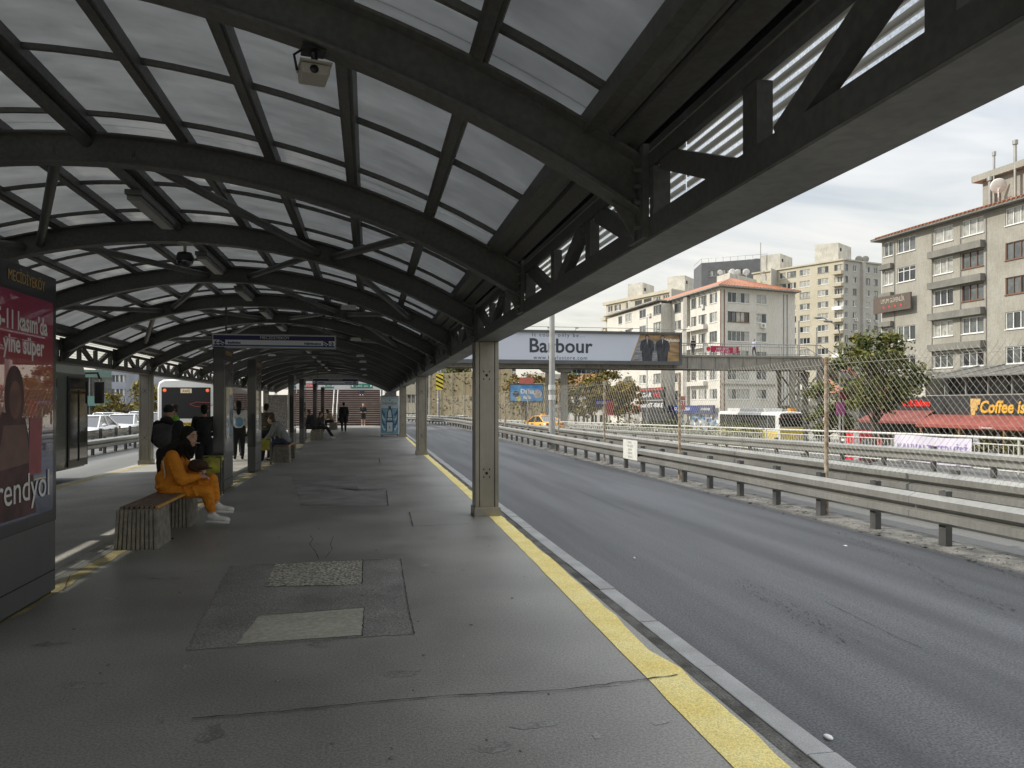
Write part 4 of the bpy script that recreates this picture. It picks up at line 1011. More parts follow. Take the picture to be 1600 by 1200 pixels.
for (a, b, c, e, k, ci) in wl:
    br = (ci == 3 and k in (1, 2)) or (ci == 4 and k in (1, 2)); mu = 2 if ci in (0,) or (ci == 2 and k == 0) else 3
    pm = [GLASSC if (ci, k) in ((2, 0), (3, 0), (2, 1), (2, 3), (4, 0), (0, 1), (0, 3)) else RW.choice([GLASS, GLASSD, GLASSD]) for _ in range(mu)]
    window(gb_, A0, A1, (a, b, c, e), BROWNF if br else PVC, pm, mu, 0.13, 0.07, tr=(ci == 1 and k == 1))
for k in range(1, 6):
    zc = 16.85 - 2.8 * k
    mb = MB(); fbox(mb, A0, A1, U(1456), U(1540), zc + 0.78, zc + 1.38, 0.004, 0.55); mb.build('balcony_lintel', GW2, gb_)
    mb = MB(); fbox(mb, A0, A1, U(1377.5), U(1397), zc + 0.80, zc + 1.28, 0.004, 0.45); mb.build('balcony_lintel', GW2, gb_)
for px in (1397.5, 1456, 1500.5, 1540.5):
    mb = MB(); fbox(mb, A0, A1, U(px), U(px) + 0.09, 1.0, 17.2, 0.003, 0.05); mb.build('downpipe', GW2, gb_)
mb = MB(); fbox(mb, A0, A1, -0.7, Ln + 0.5, 17.76, 17.95, -15.5, 0.75); mb.build('eaves', GW2, gb_)
mb = MB(); P = FP(A0, A1); hz_ = 20.6
r0, r1 = P(4.5, hz_, -7.5), P(Ln - 4, hz_, -7.5); e0, e1, e2, e3 = P(-.75, 17.96, .8), P(Ln + .5, 17.96, .8), P(Ln + .5, 17.96, -15.5), P(-.75, 17.96, -15.5)
mb.add([e0, e1, r1, r0], [(0, 1, 2, 3)]); mb.add([e2, e3, r0, r1], [(0, 1, 2, 3)]); mb.add([e3, e0, r0], [(0, 1, 2)]); mb.add([e1, e2, r1], [(0, 1, 2)])
u = 0.0
while u < Ln:                                            # tile courses break the eaves line
    q0, q1 = P(u, 17.97, .82), P(u + max(0, (u - 4) * 0.0), 17.97, .82); mb.bar(q0, q0.lerp(r0.lerp(r1, min(1, max(0, (u - 4.5) / (Ln - 8.5)))), 0.35), 0.14, 0.14); u += 0.42
mb.build('roof', TILE, gb_)
mb = MB(); c0 = U(1512)
fbox(mb, A0, A1, c0, c0 + 7.5, 17.95, 20.9, -6.5, -1.6); fbox(mb, A0, A1, c0 - 0.6, c0 + 8, 20.9, 21.45, -7, -1.0); fbox(mb, A0, A1, c0 + 5.0, c0 + 6.2, 19.3, 19.95, -1.61, -1.585, 1)
ht = mb.build('stair_tower', [GW, DARK], gb_)
q = P(c0 + 2.2, 19.9, -0.9); dish(gb_, q, 0.62, rad(-30), PVC)
mb = MB()
for (du, h, r) in ((1.6, 22.6, 0.09), (1.2, 20.6, 0.15), (3.6, 22.9, 0.12)):
    q = P(c0 + du, 18.6, -1.1); mb = MB(); mb.tube([q, (q.x, q.y, h)], r, 10); mb.tube([(q.x, q.y, h), (q.x, q.y, h + 0.35)], r * 1.7, 10); mb.build('chimney_pipe', GALV, gb_)
# security shop board
mb = MB(); sg0, sg1 = U(1376), U(1431); fbox(mb, A0, A1, sg0 - 0.3, sg1, 10.6, 12.15, 0.45, 0.6)
sgn = mb.build('name_board', mat('board_brown', (0.10, 0.075, 0.06), 0.5, 0, 0.1, 2), gb_)
dA = (V2(A1) - V2(A0)).normalized()
lettering('lettering', 'UYUM GÜVENLİK', 0.62, frame(P((sg0 + sg1) / 2, 11.65, 0.615), dA, (0, 0, 1)), mat('board_cream', (0.45, 0.42, 0.34), 0.6, 0, 0), sgn, sx=0.62)
RDL = mat('red_lettering', (0.62, 0.035, 0.03), 0.5, 0, 0)
for i in range(4):
    c = P(sg0 + 1.1 + i * 0.75, 11.08, 0.605); mb = MB()
    mb.add([c + dA * (0.18 if j % 2 == 0 else 0.075) * math.sin(j * math.pi / 5) + Vector((0, 0, (0.18 if j % 2 == 0 else 0.075) * math.cos(j * math.pi / 5))) for j in range(10)], [tuple(range(10))]); mb.build('star', RDL, sgn)

# ------------------------------------------------------------------ white corner block with the tiled hip roof
WW = mat('white_render', (0.58, 0.555, 0.49), 0.9, 0, col2=(0.64, 0.62, 0.565), vscale=0.35, fine=0.05, fscale=5, streak=0.14, detail=8)
C0 = (49.5, 102.7); CR = (63.3, 106.2); CB = (47.2, 141.7)
wb = thing('apartment_building', 'white four-storey corner block with red hip roof behind the footbridge', 'building', (C0[0], C0[1], -2.1), world=True)
Ur = lambda px: upx(C0, CR, px); zr = [17.2 - 2.8 * k for k in range(6)]
wr = []
for k, z in enumerate(zr):
    wr.append((Ur(1137), Ur(1171), z - 0.75, z + 0.75, 5, 0)); wr.append((Ur(1182), Ur(1198), z - 0.7, z + 0.7, 2, 1))
Dk = (V2(C0) - V2(CB)).normalized()
def cutp(px): u_ = upx(CB, C0, px); q = V2(CB) + Dk * u_; return (q.x, q.y)
NB0 = cutp(1049.5); nN = Vector((Dk.y, -Dk.x, 0)); FBk = NB0
Un = lambda px: upx(NB0, C0, px)
wn_ = []
for k, z in enumerate(zr):
    for (a, b, mu) in ((1053.5, 1064, 2), (1080, 1088, 2), (1091.5, 1104, 3), (1108.5, 1120.5, 3)): wn_.append((Un(a), Un(b), z - 0.75, z + 0.75, mu))
mb = MB(); facade(mb, C0, CR, -2.1, 18.5, [w_[:4] for w_ in wr]); facade(mb, NB0, C0, -2.1, 18.5, [w_[:4] for w_ in wn_])
BK = (CR[0] - 0.0, CR[1] + 38); facade(mb, CR, BK, -2.1, 18.5); mb.build('wall', WW, wb)
off2 = nN * 2.2; F0 = (CB[0] + off2.x, CB[1] + off2.y); F1 = (NB0[0] + off2.x, NB0[1] + off2.y)
Uf = lambda px: upx(F0, F1, px); wf = []
for k, z in enumerate(zr):
    for (a, b, mu) in ((966, 972, 1), (977, 987, 2), (999, 1009, 2), (1021, 1033, 3)): wf.append((Uf(a), Uf(b), z - 0.75, z + 0.75, mu))
mb = MB(); facade(mb, F0, F1, -2.1, 18.2, [w_[:4] for w_ in wf if w_[2] > 1.0]); facade(mb, F1, NB0, -2.1, 18.2); mb.build('wall', WW, wb)
for w_ in wr: window(wb, C0, CR, w_[:4], BROWNF if (w_[5] == 0 and abs(w_[2] - (zr[1] - .75)) < .01) else PVC, rpm(w_[4]), w_[4], 0.12, 0.06)
for w_ in wn_: window(wb, NB0, C0, w_[:4], RW.choice([PVC, PVC, GREYF]), rpm(w_[4]), w_[4], 0.12, 0.06)
for w_ in wf:
    if w_[2] > 1.0: window(wb, F0, F1, w_[:4], RW.choice([PVC, GREYF]), rpm(w_[4]), w_[4], 0.12, 0.07)
mb = MB(); fbox(mb, NB0, C0, Un(1072), Un(1078), -1.9, 18.4, 0.004, 0.5); mb.build('pilaster', CONC, wb)
for k in range(1, 5):
    mb = MB(); fbox(mb, NB0, C0, Un(1079), Un(1105.5), zr[k] - 1.5, zr[k] - 0.85, 0.004, 0.7); mb.build('balcony_front', WW, wb)
for px, k in ((1078, 1), (1096, 1), (1099, 0), (1086, 4)): aircon(wb, NB0, C0, Un(px), zr[k] - 0.9)
aircon(wb, C0, CR, Ur(1191), zr[1] - 1.1); aircon(wb, F0, F1, Uf(1016), zr[0] - 0.6)
for px in (1128.5, 1227):
    for q in (-0.35, 0.35):
        mb = MB(); fbox(mb, C0, CR, Ur(px) + q - 0.05, Ur(px) + q + 0.05, -2, 18.2, 0.01, 0.1); mb.build('downpipe', BROWNF if px < 1200 else GREYF, wb)
mb = MB()
ez = 18.55; e = [FP(C0, CR)(-0.9, ez, 0.9), FP(C0, CR)(14.6, ez, 0.9), Vector((BK[0] + 0.6, BK[1], ez)), Vector((F0[0] - 0.6, F0[1] + 0.5, ez)), Vector((F1[0] - 0.7, F1[1] - 0.4, ez)), Vector((NB0[0] - 0.8, NB0[1], ez))]
mb.add(e, [tuple(range(6))]); mb.add([v + Vector((0, 0, 0.18)) for v in e], [tuple(range(6))])
for i in range(6): a, b = e[i], e[(i + 1) % 6]; mb.add([a, b, b + Vector((0, 0, .18)), a + Vector((0, 0, .18))], [(0, 1, 2, 3)])
mb.build('eaves', CONC, wb)
mb = MB(); up = Vector((0, 0, .185)); rA, rB = Vector((56.0, 112.5, 21.6)), Vector((54.5, 137, 21.6)); ee = [v + up for v in e]
mb.add([ee[0], ee[1], rA], [(0, 1, 2)]); mb.add([ee[1], ee[2], rB, rA], [(0, 1, 2, 3)]); mb.add([ee[2], ee[3], rB], [(0, 1, 2)]); mb.add([ee[3], ee[4], ee[5], ee[0], rA, rB], [(0, 1, 2, 5), (2, 3, 4, 5)])
for i in range(30):
    q = ee[0].lerp(ee[1], i / 29); mb.bar(q, q.lerp(rA, 0.92), 0.16, 0.12)
mb.build('roof', TILE, wb)
for i in range(24):
    q0 = FP(NB0, C0)(i * 1.6, 18.1, 0.0); 
    if i * 1.6 < (V2(C0) - V2(NB0)).length: mb = MB(); mb.bar(q0, (q0.x - 0.85, q0.y, 18.5), 0.08, 0.1); mb.build('eaves_bracket', GREYF, wb)
# shop fronts and boards on the white block
DKP = mat('shop_black', (0.02, 0.02, 0.022), 0.35, 0, 0.1, 3, coat=0.2); SBL = mat('shop_blue', (0.02, 0.04, 0.19), 0.4, 0, 0.08, 2); SRD = mat('shop_red', (0.45, 0.03, 0.03), 0.45, 0, 0.1, 2)
dF = (V2(F1) - V2(F0)).normalized()
mb = MB(); fbox(mb, F0, F1, Uf(1003), Uf(1040), 0.6, 4.45, 0.02, 0.35); sp_ = mb.build('shop_board', DKP, wb)
PF = FP(F0, F1); uc = (Uf(1003) + Uf(1040)) / 2; uw = Uf(1040) - Uf(1003)
mb = MB(); fbox(mb, F0, F1, Uf(1003.5), Uf(1039), 4.05, 4.3, 0.352, 0.36); mb.build('red_band', SRD, sp_)
for (du, z, s, tx, mm) in ((-.25, 3.25, 1.1, 'BGAR', WLET), (.22, 3.25, 1.1, 'WS', RDL), (-.25, 1.55, 1.1, 'Bandi', WLET), (.22, 1.55, 1.0, 'T-BIKE', WLET)):
    lettering('lettering', tx, s, frame(PF(uc + du * uw, z, 0.365), dF, (0, 0, 1)), mm, sp_, sx=1.7)
mb = MB(); fbox(mb, F0, F1, Uf(1004), Uf(1039.5), 2.38, 2.44, 0.352, 0.358); mb.build('dividing_line', WLET, sp_)
mb = MB(); facade(mb, PF(Uf(1003), 0, 0.05), PF(Uf(1043), 0, 0.05), -2.0, 0.59); mb.build('shop_front', mat('shop_dark_glass', (0.03, 0.03, 0.035), 0.15, 0, 0.4, 1.0), wb)
mb = MB(); fbox(mb, F0, F1, Uf(972), Uf(1002.5), 0.65, 1.55, 0.02, 0.3); s2 = mb.build('shop_board', SRD, wb)
lettering('lettering', 'ECZANE', 0.75, frame(PF((Uf(972) + Uf(1002)) / 2, 1.1, 0.31), dF, (0, 0, 1)), WLET, s2, sx=2.2)
mb = MB(); fbox(mb, F0, F1, Uf(975), Uf(1002), -2.0, 0.6, 0.02, 0.06); mb.build('shop_front', mat('shop_pale', (0.35, 0.33, 0.30), 0.4, 0, 0.5, 0.8), wb)
PNn = FP(NB0, C0); dN = (V2(C0) - V2(NB0)).normalized()
mb = MB(); fbox(mb, NB0, C0, Un(1051), Un(1098), 0.45, 1.55, 0.55, 0.85); s3 = mb.build('shop_board', SBL, wb)
lettering('lettering', 'KUNDURA', 0.7, frame(PNn((Un(1051) + Un(1098)) / 2, 1.0, 0.86), dN, (0, 0, 1)), WLET, s3, sx=1.6)
mb = MB(); fbox(mb, NB0, C0, Un(1099), Un(1123), 0.4, 1.6, 0.55, 0.9); s3b = mb.build('shop_board', mat('shop_slate', (0.05, 0.06, 0.12), 0.4, 0, 0.1, 2), wb)
lettering('lettering', 'AYAKKABI', 0.5, frame(PNn((Un(1099) + Un(1123)) / 2, 1.0, 0.91), dN, (0, 0, 1)), WLET, s3b, sx=1.2)
mb = MB(); fbox(mb, NB0, C0, Un(1051), Un(1124), -2.0, 0.44, 0.02, 0.1)
rsh = random.Random(8); SHC = [mat('shop_goods_blue', (0.05, 0.16, 0.38), 0.5, 0, 0.3, 3), WHITE, DKP, mat('shop_goods_teal', (0.08, 0.2, 0.25), 0.5, 0, 0.3, 3)]
sf = mb.build('shop_front', mat('shop_white_glass', (0.30, 0.32, 0.36), 0.3, 0, 0.4, 1.5), wb)
for i in range(34):
    u_ = Un(1052) + (Un(1123) - Un(1052)) * (i + rsh.random() * 0.5) / 34; z = -1.6 + rsh.random() * 1.5
    mb = MB(); fbox(mb, NB0, C0, u_, u_ + 0.5, z, z + 0.45, 0.102, 0.16); mb.build('display_goods', SHC[i % 4], sf)
mb = MB(); fbox(mb, C0, CR, 0.2, 14.0, -0.2, 0.15, 0.02, 2.2); mb.build('shop_canopy', CONC, wb)
mb = MB(); fbox(mb, C0, CR, Ur(1128) , Ur(1222), 4.55, 4.72, 0.01, 0.22); mb.build('cornice', CONC, wb)

# ------------------------------------------------------------------ tall cream block and the skyline behind
CW = mat('cream_render', (0.46, 0.42, 0.32), 0.9, 0, col2=(0.52, 0.48, 0.38), vscale=0.25, fine=0.05, fscale=4, streak=0.14, detail=8); CG = mat('grey_and_shaded_cream_render', (0.40, 0.385, 0.34), 0.9, 0, col2=(0.45, 0.44, 0.40), vscale=0.25, streak=0.15, detail=8)
OLDW = mat('stained_white_render', (0.46, 0.44, 0.38), 0.9, 0, col2=(0.60, 0.58, 0.52), vscale=0.6, detail=9, streak=0.2)
def xyd(px, d): q = PD(px, 633, d); return (q.x, q.y)
E0, E1, E2 = xyd(1177, 207), xyd(1318, 187), xyd(1377, 193.6)
tb_ = thing('apartment_building', 'tall cream tower block with dark window rows left of the grey block', 'building', (E1[0], E1[1], -2.1), world=True)
Ue = lambda px: upx(E0, E1, px); Ug = lambda px: upx(E1, E2, px)
wl = []; wg = []
for k in range(12):
    z = 35.3 - 2.9 * k
    for (a, b, mu) in ((1188, 1198, 2), (1218, 1228, 2), (1230, 1244, 3), (1249.5, 1265.5, 3), (1277.5, 1294.5, 3), (1303.5, 1316.5, 3)): wl.append((Ue(a), Ue(b), z - 0.8, z + 0.75, mu))
    for (a, b) in ((1320, 1325), (1332.5, 1338.5), (1353, 1359.5), (1365.5, 1371.5)): wg.append((Ug(a), Ug(b), z - 0.8, z + 0.75, 2))
mb = MB(); facade(mb, E0, E1, -2.1, 37.2, [w_[:4] for w_ in wl], 0.2); q = (E2[0] + 5, E2[1] + 22); facade(mb, E2, q, -2.1, 37.2)
mb.add([(E0[0], E0[1], 37.2), (E1[0], E1[1], 37.2), (E2[0], E2[1], 37.2), (q[0], q[1], 37.2)], [(0, 1, 2, 3)]); mb.build('wall', CW, tb_)
mb = MB(); facade(mb, E1, E2, -2.1, 37.2, [w_[:4] for w_ in wg], 0.2); mb.build('wall', CG, tb_)  # the cream tower's right side is greyed: its shade is put into the colour
for w_ in wl[:60]: window(tb_, E0, E1, w_[:4], RW.choice([PVC, PVC, GREYF]), rpm(w_[4]), w_[4], 0.15, 0.09)
for w_ in wg[:40]: window(tb_, E1, E2, w_[:4], RW.choice([PVC, GREYF]), rpm(w_[4]), w_[4], 0.15, 0.09)
mb = MB(); fbox(mb, E0, E1, Ue(1302), Ue(1318) + 0.3, -2, 36.0, 0.0, 0.0 + 0.01) if False else None
for k in range(0, 10):
    z = 35.3 - 2.9 * k; mb = MB(); fbox(mb, E0, E1, Ue(1303), Ue(1317.6), z - 1.75, z - 0.95, 0.01, 1.0); mb.build('balcony', RW.choice([WHITE, CW, CW]), tb_)
mb = MB(); fbox(mb, E0, E1, -.3, (V2(E1) - V2(E0)).length + .2, 36.9, 37.25, 0.002, 0.35); mb.build('parapet', CW, tb_)
mb = MB(); fbox(mb, E1, E2, 0.36, (V2(E2) - V2(E1)).length + .2, 36.9, 37.25, 0.002, 0.3); mb.build('parapet', CG, tb_)
mb = MB(); fbox(mb, E1, E2, Ug(1345), Ug(1349), -2, 37, 0.004, 0.7); mb.build('pilaster', CG, tb_)
for px, k in ((1337, 4), (1357, 4), (1369, 4), (1336, 5)): aircon(tb_, E1, E2, Ug(px), 35.3 - 2.9 * k - 1.1)
def boxpx(parent, px0, pxm, px1, yt, yb, d, m, dd=6.0, name='rooftop_hut', hole=True):
    """a hut: front from px0 to pxm, right side from pxm to px1"""
    a, b, c = xyd(px0, d + dd * 0.5), xyd(pxm, d), xyd(px1, d + dd); z1 = EYE + (633 - yt) * d / F; z0 = EYE + (633 - yb) * d / F - 3
    e_ = (a[0] + c[0] - b[0], a[1] + c[1] - b[1]); mb = MB()
    poly = [a, b, c, e_]; mb.prism(poly, 'z', z0, z1, 0)
    if hole: fbox(mb, b, c, 1.0, 2.0, z1 - 2.0, z1 - 1.2, 0.003, 0.03, 1)
    return mb.build(name, [m, DARK], parent)
boxpx(tb_, 1273, 1310, 1330, 379, 404, 197, OLDW); boxpx(tb_, 1188, 1219, 1238, 396, 420, 202, OLDW)
boxpx(tb_, 1204, 1205, 1217, 419, 445, 198, CG, 4, 'chimney_stack', False)
q = PD(1188.5, 385, 204); mb = MB(); mb.tube([(q.x, q.y, 36), (q.x, q.y, q.z + 1)], 0.12, 6); mb.build('antenna_mast', GALV, tb_)
for px in (1342, 1352): q = PD(px, 405, 198); dish(tb_, (q.x, q.y, q.z), 0.9, rad(-30), GREYF)
# cream block at left, end on
H0, H1 = xyd(947, 200), xyd(1052, 176)
lb = thing('apartment_building', 'cream apartment block behind the far end of the white corner block', 'building', (H0[0], H0[1], -2.1), world=True)
Uh = lambda px: upx(H0, H1, px); wl = []
for k in range(9):
    z = 26.4 - 2.9 * k
    for (a, b, mu) in ((950, 957, 2), (960, 970, 3), (978, 988, 3), (992, 1003, 1), (1006, 1018, 1), (1021, 1032, 3), (1036, 1046, 3)): wl.append((Uh(a), Uh(b), z - 0.8, z + 0.8, mu))
mb = MB(); facade(mb, H0, H1, -2.1, 28.3, [w_[:4] for w_ in wl], 0.25); q1 = (H1[0] + 12, H1[1] + 8); q0 = (H0[0] + 12, H0[1] + 8); facade(mb, H1, q1, -2.1, 28.3)
mb.add([(H0[0], H0[1], 28.3), (H1[0], H1[1], 28.3), (q1[0], q1[1], 28.3), (q0[0], q0[1], 28.3)], [(0, 1, 2, 3)]); mb.build('wall', CW, lb)
for w_ in wl[:50]: window(lb, H0, H1, w_[:4], PVC if w_[4] > 1 else GREYF, rpm(w_[4]) if w_[4] > 1 else GLASS, w_[4], 0.18, 0.1)
mb = MB(); fbox(mb, H0, H1, -1.0, (V2(H1) - V2(H0)).length, 27.6, 28.35, 0.004, 0.4); mb.build('parapet', CW, lb)
for k in range(8):
    mb = MB(); fbox(mb, H0, H1, -1.6, 0.6, 23.6 - 2.9 * k, 24.6 - 2.9 * k, -1.0, 0.6); mb.build('balcony', CW, lb)
boxpx(lb, 981, 1004, 1022, 441, 462, 188, OLDW); boxpx(lb, 1043, 1070, 1084, 430, 460, 195, OLDW); boxpx(lb, 1046, 1049, 1075, 452, 470, 172, CG, 5)
# slate office block
db = thing('office_block', 'dark slate office block rising behind the satellite dishes', 'building', (*xyd(1100, 240), -2.1), world=True)
I0, I1, I2 = xyd(1084, 252), xyd(1096, 240), xyd(1200, 232); SLT = mat('slate_cladding', (0.105, 0.11, 0.115), 0.6, 0, 0.1, 0.5)
wl = []
for k in range(5):
    z = 42.5 - 5.0 * k
    for (a, b) in ((1107, 1121), (1126, 1140), (1150, 1164)): wl.append((upx(I1, I2, a), upx(I1, I2, b), z - 0.9, z + 0.9, 4))
mb = MB(); facade(mb, I1, I2, -2.1, 46, [w_[:4] for w_ in wl]); facade(mb, I0, I1, -2.1, 46)
q = (I0[0] + I2[0] - I1[0], I0[1] + I2[1] - I1[1]); mb.add([(p[0], p[1], 46) for p in (I0, I1, I2, q)], [(0, 1, 2, 3)]); facade(mb, I2, q, -2.1, 46); mb.build('wall', SLT, db)
for w_ in wl: window(db, I1, I2, w_[:4], GREYF, rpm(4), 4, 0.12, 0.12)
mb = MB()
for i in range(9): q = V2(I1).lerp(V2(I2), i / 9); mb.tube([(q.x, q.y, 46), (q.x, q.y, 47.3)], 0.06, 5)
mb.tube([(*I0, 47.3), (*I1, 47.3), (*I2, 47.3)], 0.06, 5); mb.build('roof_railing', GALV, db)
for k in range(3): q = xyd(1160 + k * 11, 245); mb = MB(); mb.box(q[0] - 1, q[0] + 1, q[1] - 1, q[1] + 1, 46, 47.6 + 0.3 * k); mb.build('rooftop_unit', GALV, db)
# low pale block with dishes
pb = thing('apartment_building', 'pale flat roof block with white satellite dishes between slate block and tower', 'building', (*xyd(1140, 160), -2.1), world=True)
boxpx(pb, 1121, 1140, 1182, 426, 470, 158, OLDW, 9, 'wall')
q = xyd(1140, 158); mb = MB(); mb.prism([xyd(1120, 161), xyd(1140, 157.5), xyd(1183, 168), xyd(1165, 172)], 'z', 26.0, 28.6, 0); mb.build('parapet', OLDW, pb)
mb = MB(); mb.prism([xyd(1121, 163), xyd(1140, 158.2), xyd(1182, 167), xyd(1164, 171)], 'z', -2.1, 26.0, 0); mb.build('lower_wall', CW, pb)
for px, r in ((1125, 0.5), (1144, 0.7), (1152, 0.6), (1166, 0.7)): q = PD(px, 424, 160); dish(pb, (q.x, q.y, 29.3), r, rad(-20))
# buildings far down the road and at left
def simple_block(name, label, cat, pxa, pxb, d0, d1, z1, m, rows, cols_, pitch, wsize, fm, pm, ztop=None, depth=12, roofm=None):
    a, b = xyd(pxa, d0), xyd(pxb, d1); t = thing(name, label, cat, (a[0], a[1], -2.1), world=True); Ln = (V2(b) - V2(a)).length
    wins = []
    for k in range(rows):
        z = (ztop or z1 - 2.0) - pitch * k
        for i in range(cols_): u = Ln * (i + 0.5) / cols_; wins.append((u - wsize[0] / 2, u + wsize[0] / 2, z - wsize[1] / 2, z + wsize[1] / 2))
    mb = MB(); facade(mb, a, b, -2.1, z1, wins, 0.25); n = FP(a, b); q0, q1 = n(0, 0, -depth), n(Ln, 0, -depth)
    facade(mb, (q0.x, q0.y), a, -2.1, z1); facade(mb, b, (q1.x, q1.y), -2.1, z1)
    mb.add([(a[0], a[1], z1), (b[0], b[1], z1), (q1.x, q1.y, z1), (q0.x, q0.y, z1)], [(0, 1, 2, 3)]); mb.build('wall', m, t)
    for w_ in wins[:96]:
        mb = MB(); fbox(mb, a, b, w_[0], w_[1], w_[2], w_[3], -0.24, -0.2); fbox(mb, a, b, (w_[0] + w_[1]) / 2 - 0.06, (w_[0] + w_[1]) / 2 + 0.06, w_[2], w_[3], -0.199, -0.15, 1); mb.build('window', [RW.choice([GLASS, GLASSD, pm]), fm], t)
    if roofm:
        mb = MB(); mid0, mid1 = n(Ln * .15, z1 + 3, -depth / 2), n(Ln * .85, z1 + 3, -depth / 2); e_ = [n(-.5, z1 + .02, .6), n(Ln + .5, z1 + .02, .6), n(Ln + .5, z1 + .02, -depth - .6), n(-.5, z1 + .02, -depth - .6)]
        mb.add([e_[0], e_[1], mid1, mid0], [(0, 1, 2, 3)]); mb.add([e_[2], e_[3], mid0, mid1], [(0, 1, 2, 3)]); mb.add([e_[1], e_[2], mid1], [(0, 1, 2)]); mb.add([e_[3], e_[0], mid0], [(0, 1, 2)]); mb.build('roof', roofm, t)
    return t, a, b
GRB = mat('blue_grey_cladding', (0.26, 0.28, 0.32), 0.6, 0, 0.12, 0.4)
simple_block('office_block', 'blue-grey office block with white framed windows left of the columns', 'building', 150, 196, 150, 150, 8.8, GRB, 4, 7, 2.7, (1.0, 1.3), WHITE, GLASSC)
simple_block('office_block', 'grey stepped tower just left of the first left column', 'building', 192, 226, 160, 158, 9.4, mat('tower_grey', (0.33, 0.34, 0.36), 0.7, 0, 0.15, 0.5), 4, 3, 3.0, (1.4, 1.4), GREYF, GLASS)
t, a, b = simple_block('office_block', 'green glass office block behind the bus mirror', 'building', 100, 163, 90, 92, 5.8, mat('green_glass', (0.10, 0.20, 0.17), 0.12, 0, 0.3, 0.3, spec=0.8), 2, 4, 3.4, (2.6, 2.2), GREYF, GLASSD)
simple_block('office_block', 'white block with square windows behind the small blue billboard', 'building', 768, 806, 260, 262, 16, mat('pale_block', (0.5, 0.48, 0.44), 0.8, 0, 0.1, 0.3), 3, 7, 3.4, (1.2, 1.6), GREYF, GLASS)
simple_block('apartment_building', 'small grey block under the long billboard left of the lamp post', 'building', 818, 852, 230, 226, 11, OLDW, 3, 5, 3.0, (1.6, 1.4), PVC, GLASS)
simple_block('office_block', 'teal glass office building seen under the footbridge', 'building', 882, 950, 300, 300, 17.5, mat('teal_glass', (0.12, 0.26, 0.28), 0.15, 0, 0.25, 0.3, spec=0.8), 3, 9, 3.6, (2.6, 2.9), GREYF, GLASSD)
simple_block('house', 'house with red tiled roof nearest the bridge pier', 'house', 890, 945, 190, 186, 6.5, OLDW, 2, 5, 3.0, (1.2, 1.4), PVC, GLASS, roofm=TILE)
simple_block('house', 'lower house with brown tiled roof right of the bridge pier', 'house', 895, 962, 150, 146, 4.0, OLDW, 2, 5, 3.0, (1.2, 1.4), PVC, GLASS, roofm=TILE)
simple_block('office_block', 'pale blue glass office behind the green roadside tree', 'building', 640, 728, 210, 214, 20, mat('pale_blue_glass', (0.28, 0.36, 0.42), 0.2, 0, 0.2, 0.3), 5, 10, 3.6, (2.6, 2.6), WHITE, GLASSC)
simple_block('apartment_building', 'cream block seen between the two far right columns', 'building', 626, 652, 120, 120, 7.5, CW, 3, 4, 2.9, (1.1, 1.3), PVC, GLASS)
simple_block('house', 'little house with red roof behind the bridge tower', 'house', 1276, 1312, 84, 82, 2.9, WW, 1, 3, 3.0, (0.9, 1.2), PVC, GLASS, roofm=TILE, depth=6)
# ------------------------------------------------------------------ footbridge, stairs and billboard
YBR = 70.0; ZD = 6.5
BRS = mat('bridge_steel', (0.27, 0.26, 0.225), 0.6, 0.2, col2=(0.33, 0.315, 0.27), vscale=1.0, streak=0.25, detail=8)
br = thing('footbridge', 'long steel footbridge crossing above the highway with railings and a tower', 'footbridge', (20, YBR, ZD), world=True)
BX0, BX1 = -16.0, 44.6
MB().box(BX0, BX1, YBR, YBR + 3.0, ZD - 0.12, ZD).build('deck', CONC, br)
for yy in (YBR, YBR + 2.7):
    mb = MB(); mb.box(BX0, BX1, yy + 0.1, yy + 0.16, ZD - 1.35, ZD - 0.121); mb.box(BX0, BX1, yy, yy + 0.28, ZD - 1.42, ZD - 1.351); mb.box(BX0, BX1, yy - 0.02, yy + 0.29, ZD - 0.20, ZD - 0.125)
    x = BX0
    while x < BX1:
        mb.box(x, x + 0.03, yy + 0.01, yy + 0.099, ZD - 1.35, ZD - 0.201); x += 1.45
    mb.build('girder', BRS, br)
for yy in (YBR + 0.04, YBR + 2.96):
    mb = MB(); x = BX0
    mb.tube([(BX0, yy, ZD + 1.1), (BX1, yy, ZD + 1.1)], 0.04, 6); mb.tube([(BX0, yy, ZD + 0.12), (BX1, yy, ZD + 0.12)], 0.025, 6)
    while x <= BX1:
        mb.tube([(x, yy, ZD), (x, yy, ZD + 1.1)], 0.035, 6); x += 2.0
    x = BX0
    while x < BX1:
        mb.tube([(x, yy, ZD + 0.12), (x, yy, ZD + 1.1)], 0.012, 4, caps=False); x += 0.25
    mb.build('railing', GREYF, br)
for px in (857, 881):                                      # pier under the billboard
    q = PY(px, 640, YBR + 1.5); mb = MB(); mb.box(q.x - 0.28, q.x + 0.28, YBR + 1.1, YBR + 1.7, -2, ZD - 1.75); mb.prism([(q.x - .3, ZD - 1.76), (q.x + .3, ZD - 1.76), (q.x + .8, ZD - 1.42), (q.x - .8, ZD - 1.42)], 'y', YBR + 0.6, YBR + 2.3); mb.build('pier', BRS, br)
qa, qb = PY(857, 640, YBR + 1.5), PY(881, 640, YBR + 1.5); MB().box(qa.x, qb.x, YBR + 1.3, YBR + 1.5, 1.0, 1.35).build('cross_beam', BRS, br)
tx0, tx1 = PY(1231, 600, YBR + 1).x, PY(1274, 600, YBR + 1).x
for x in (tx0, tx1):
    for yy in (YBR + 0.2, YBR + 2.8): MB().box(x - 0.22, x + 0.22, yy - 0.2, yy + 0.2, -2.1, ZD - 1.42).build('tower_leg', BRS, br)
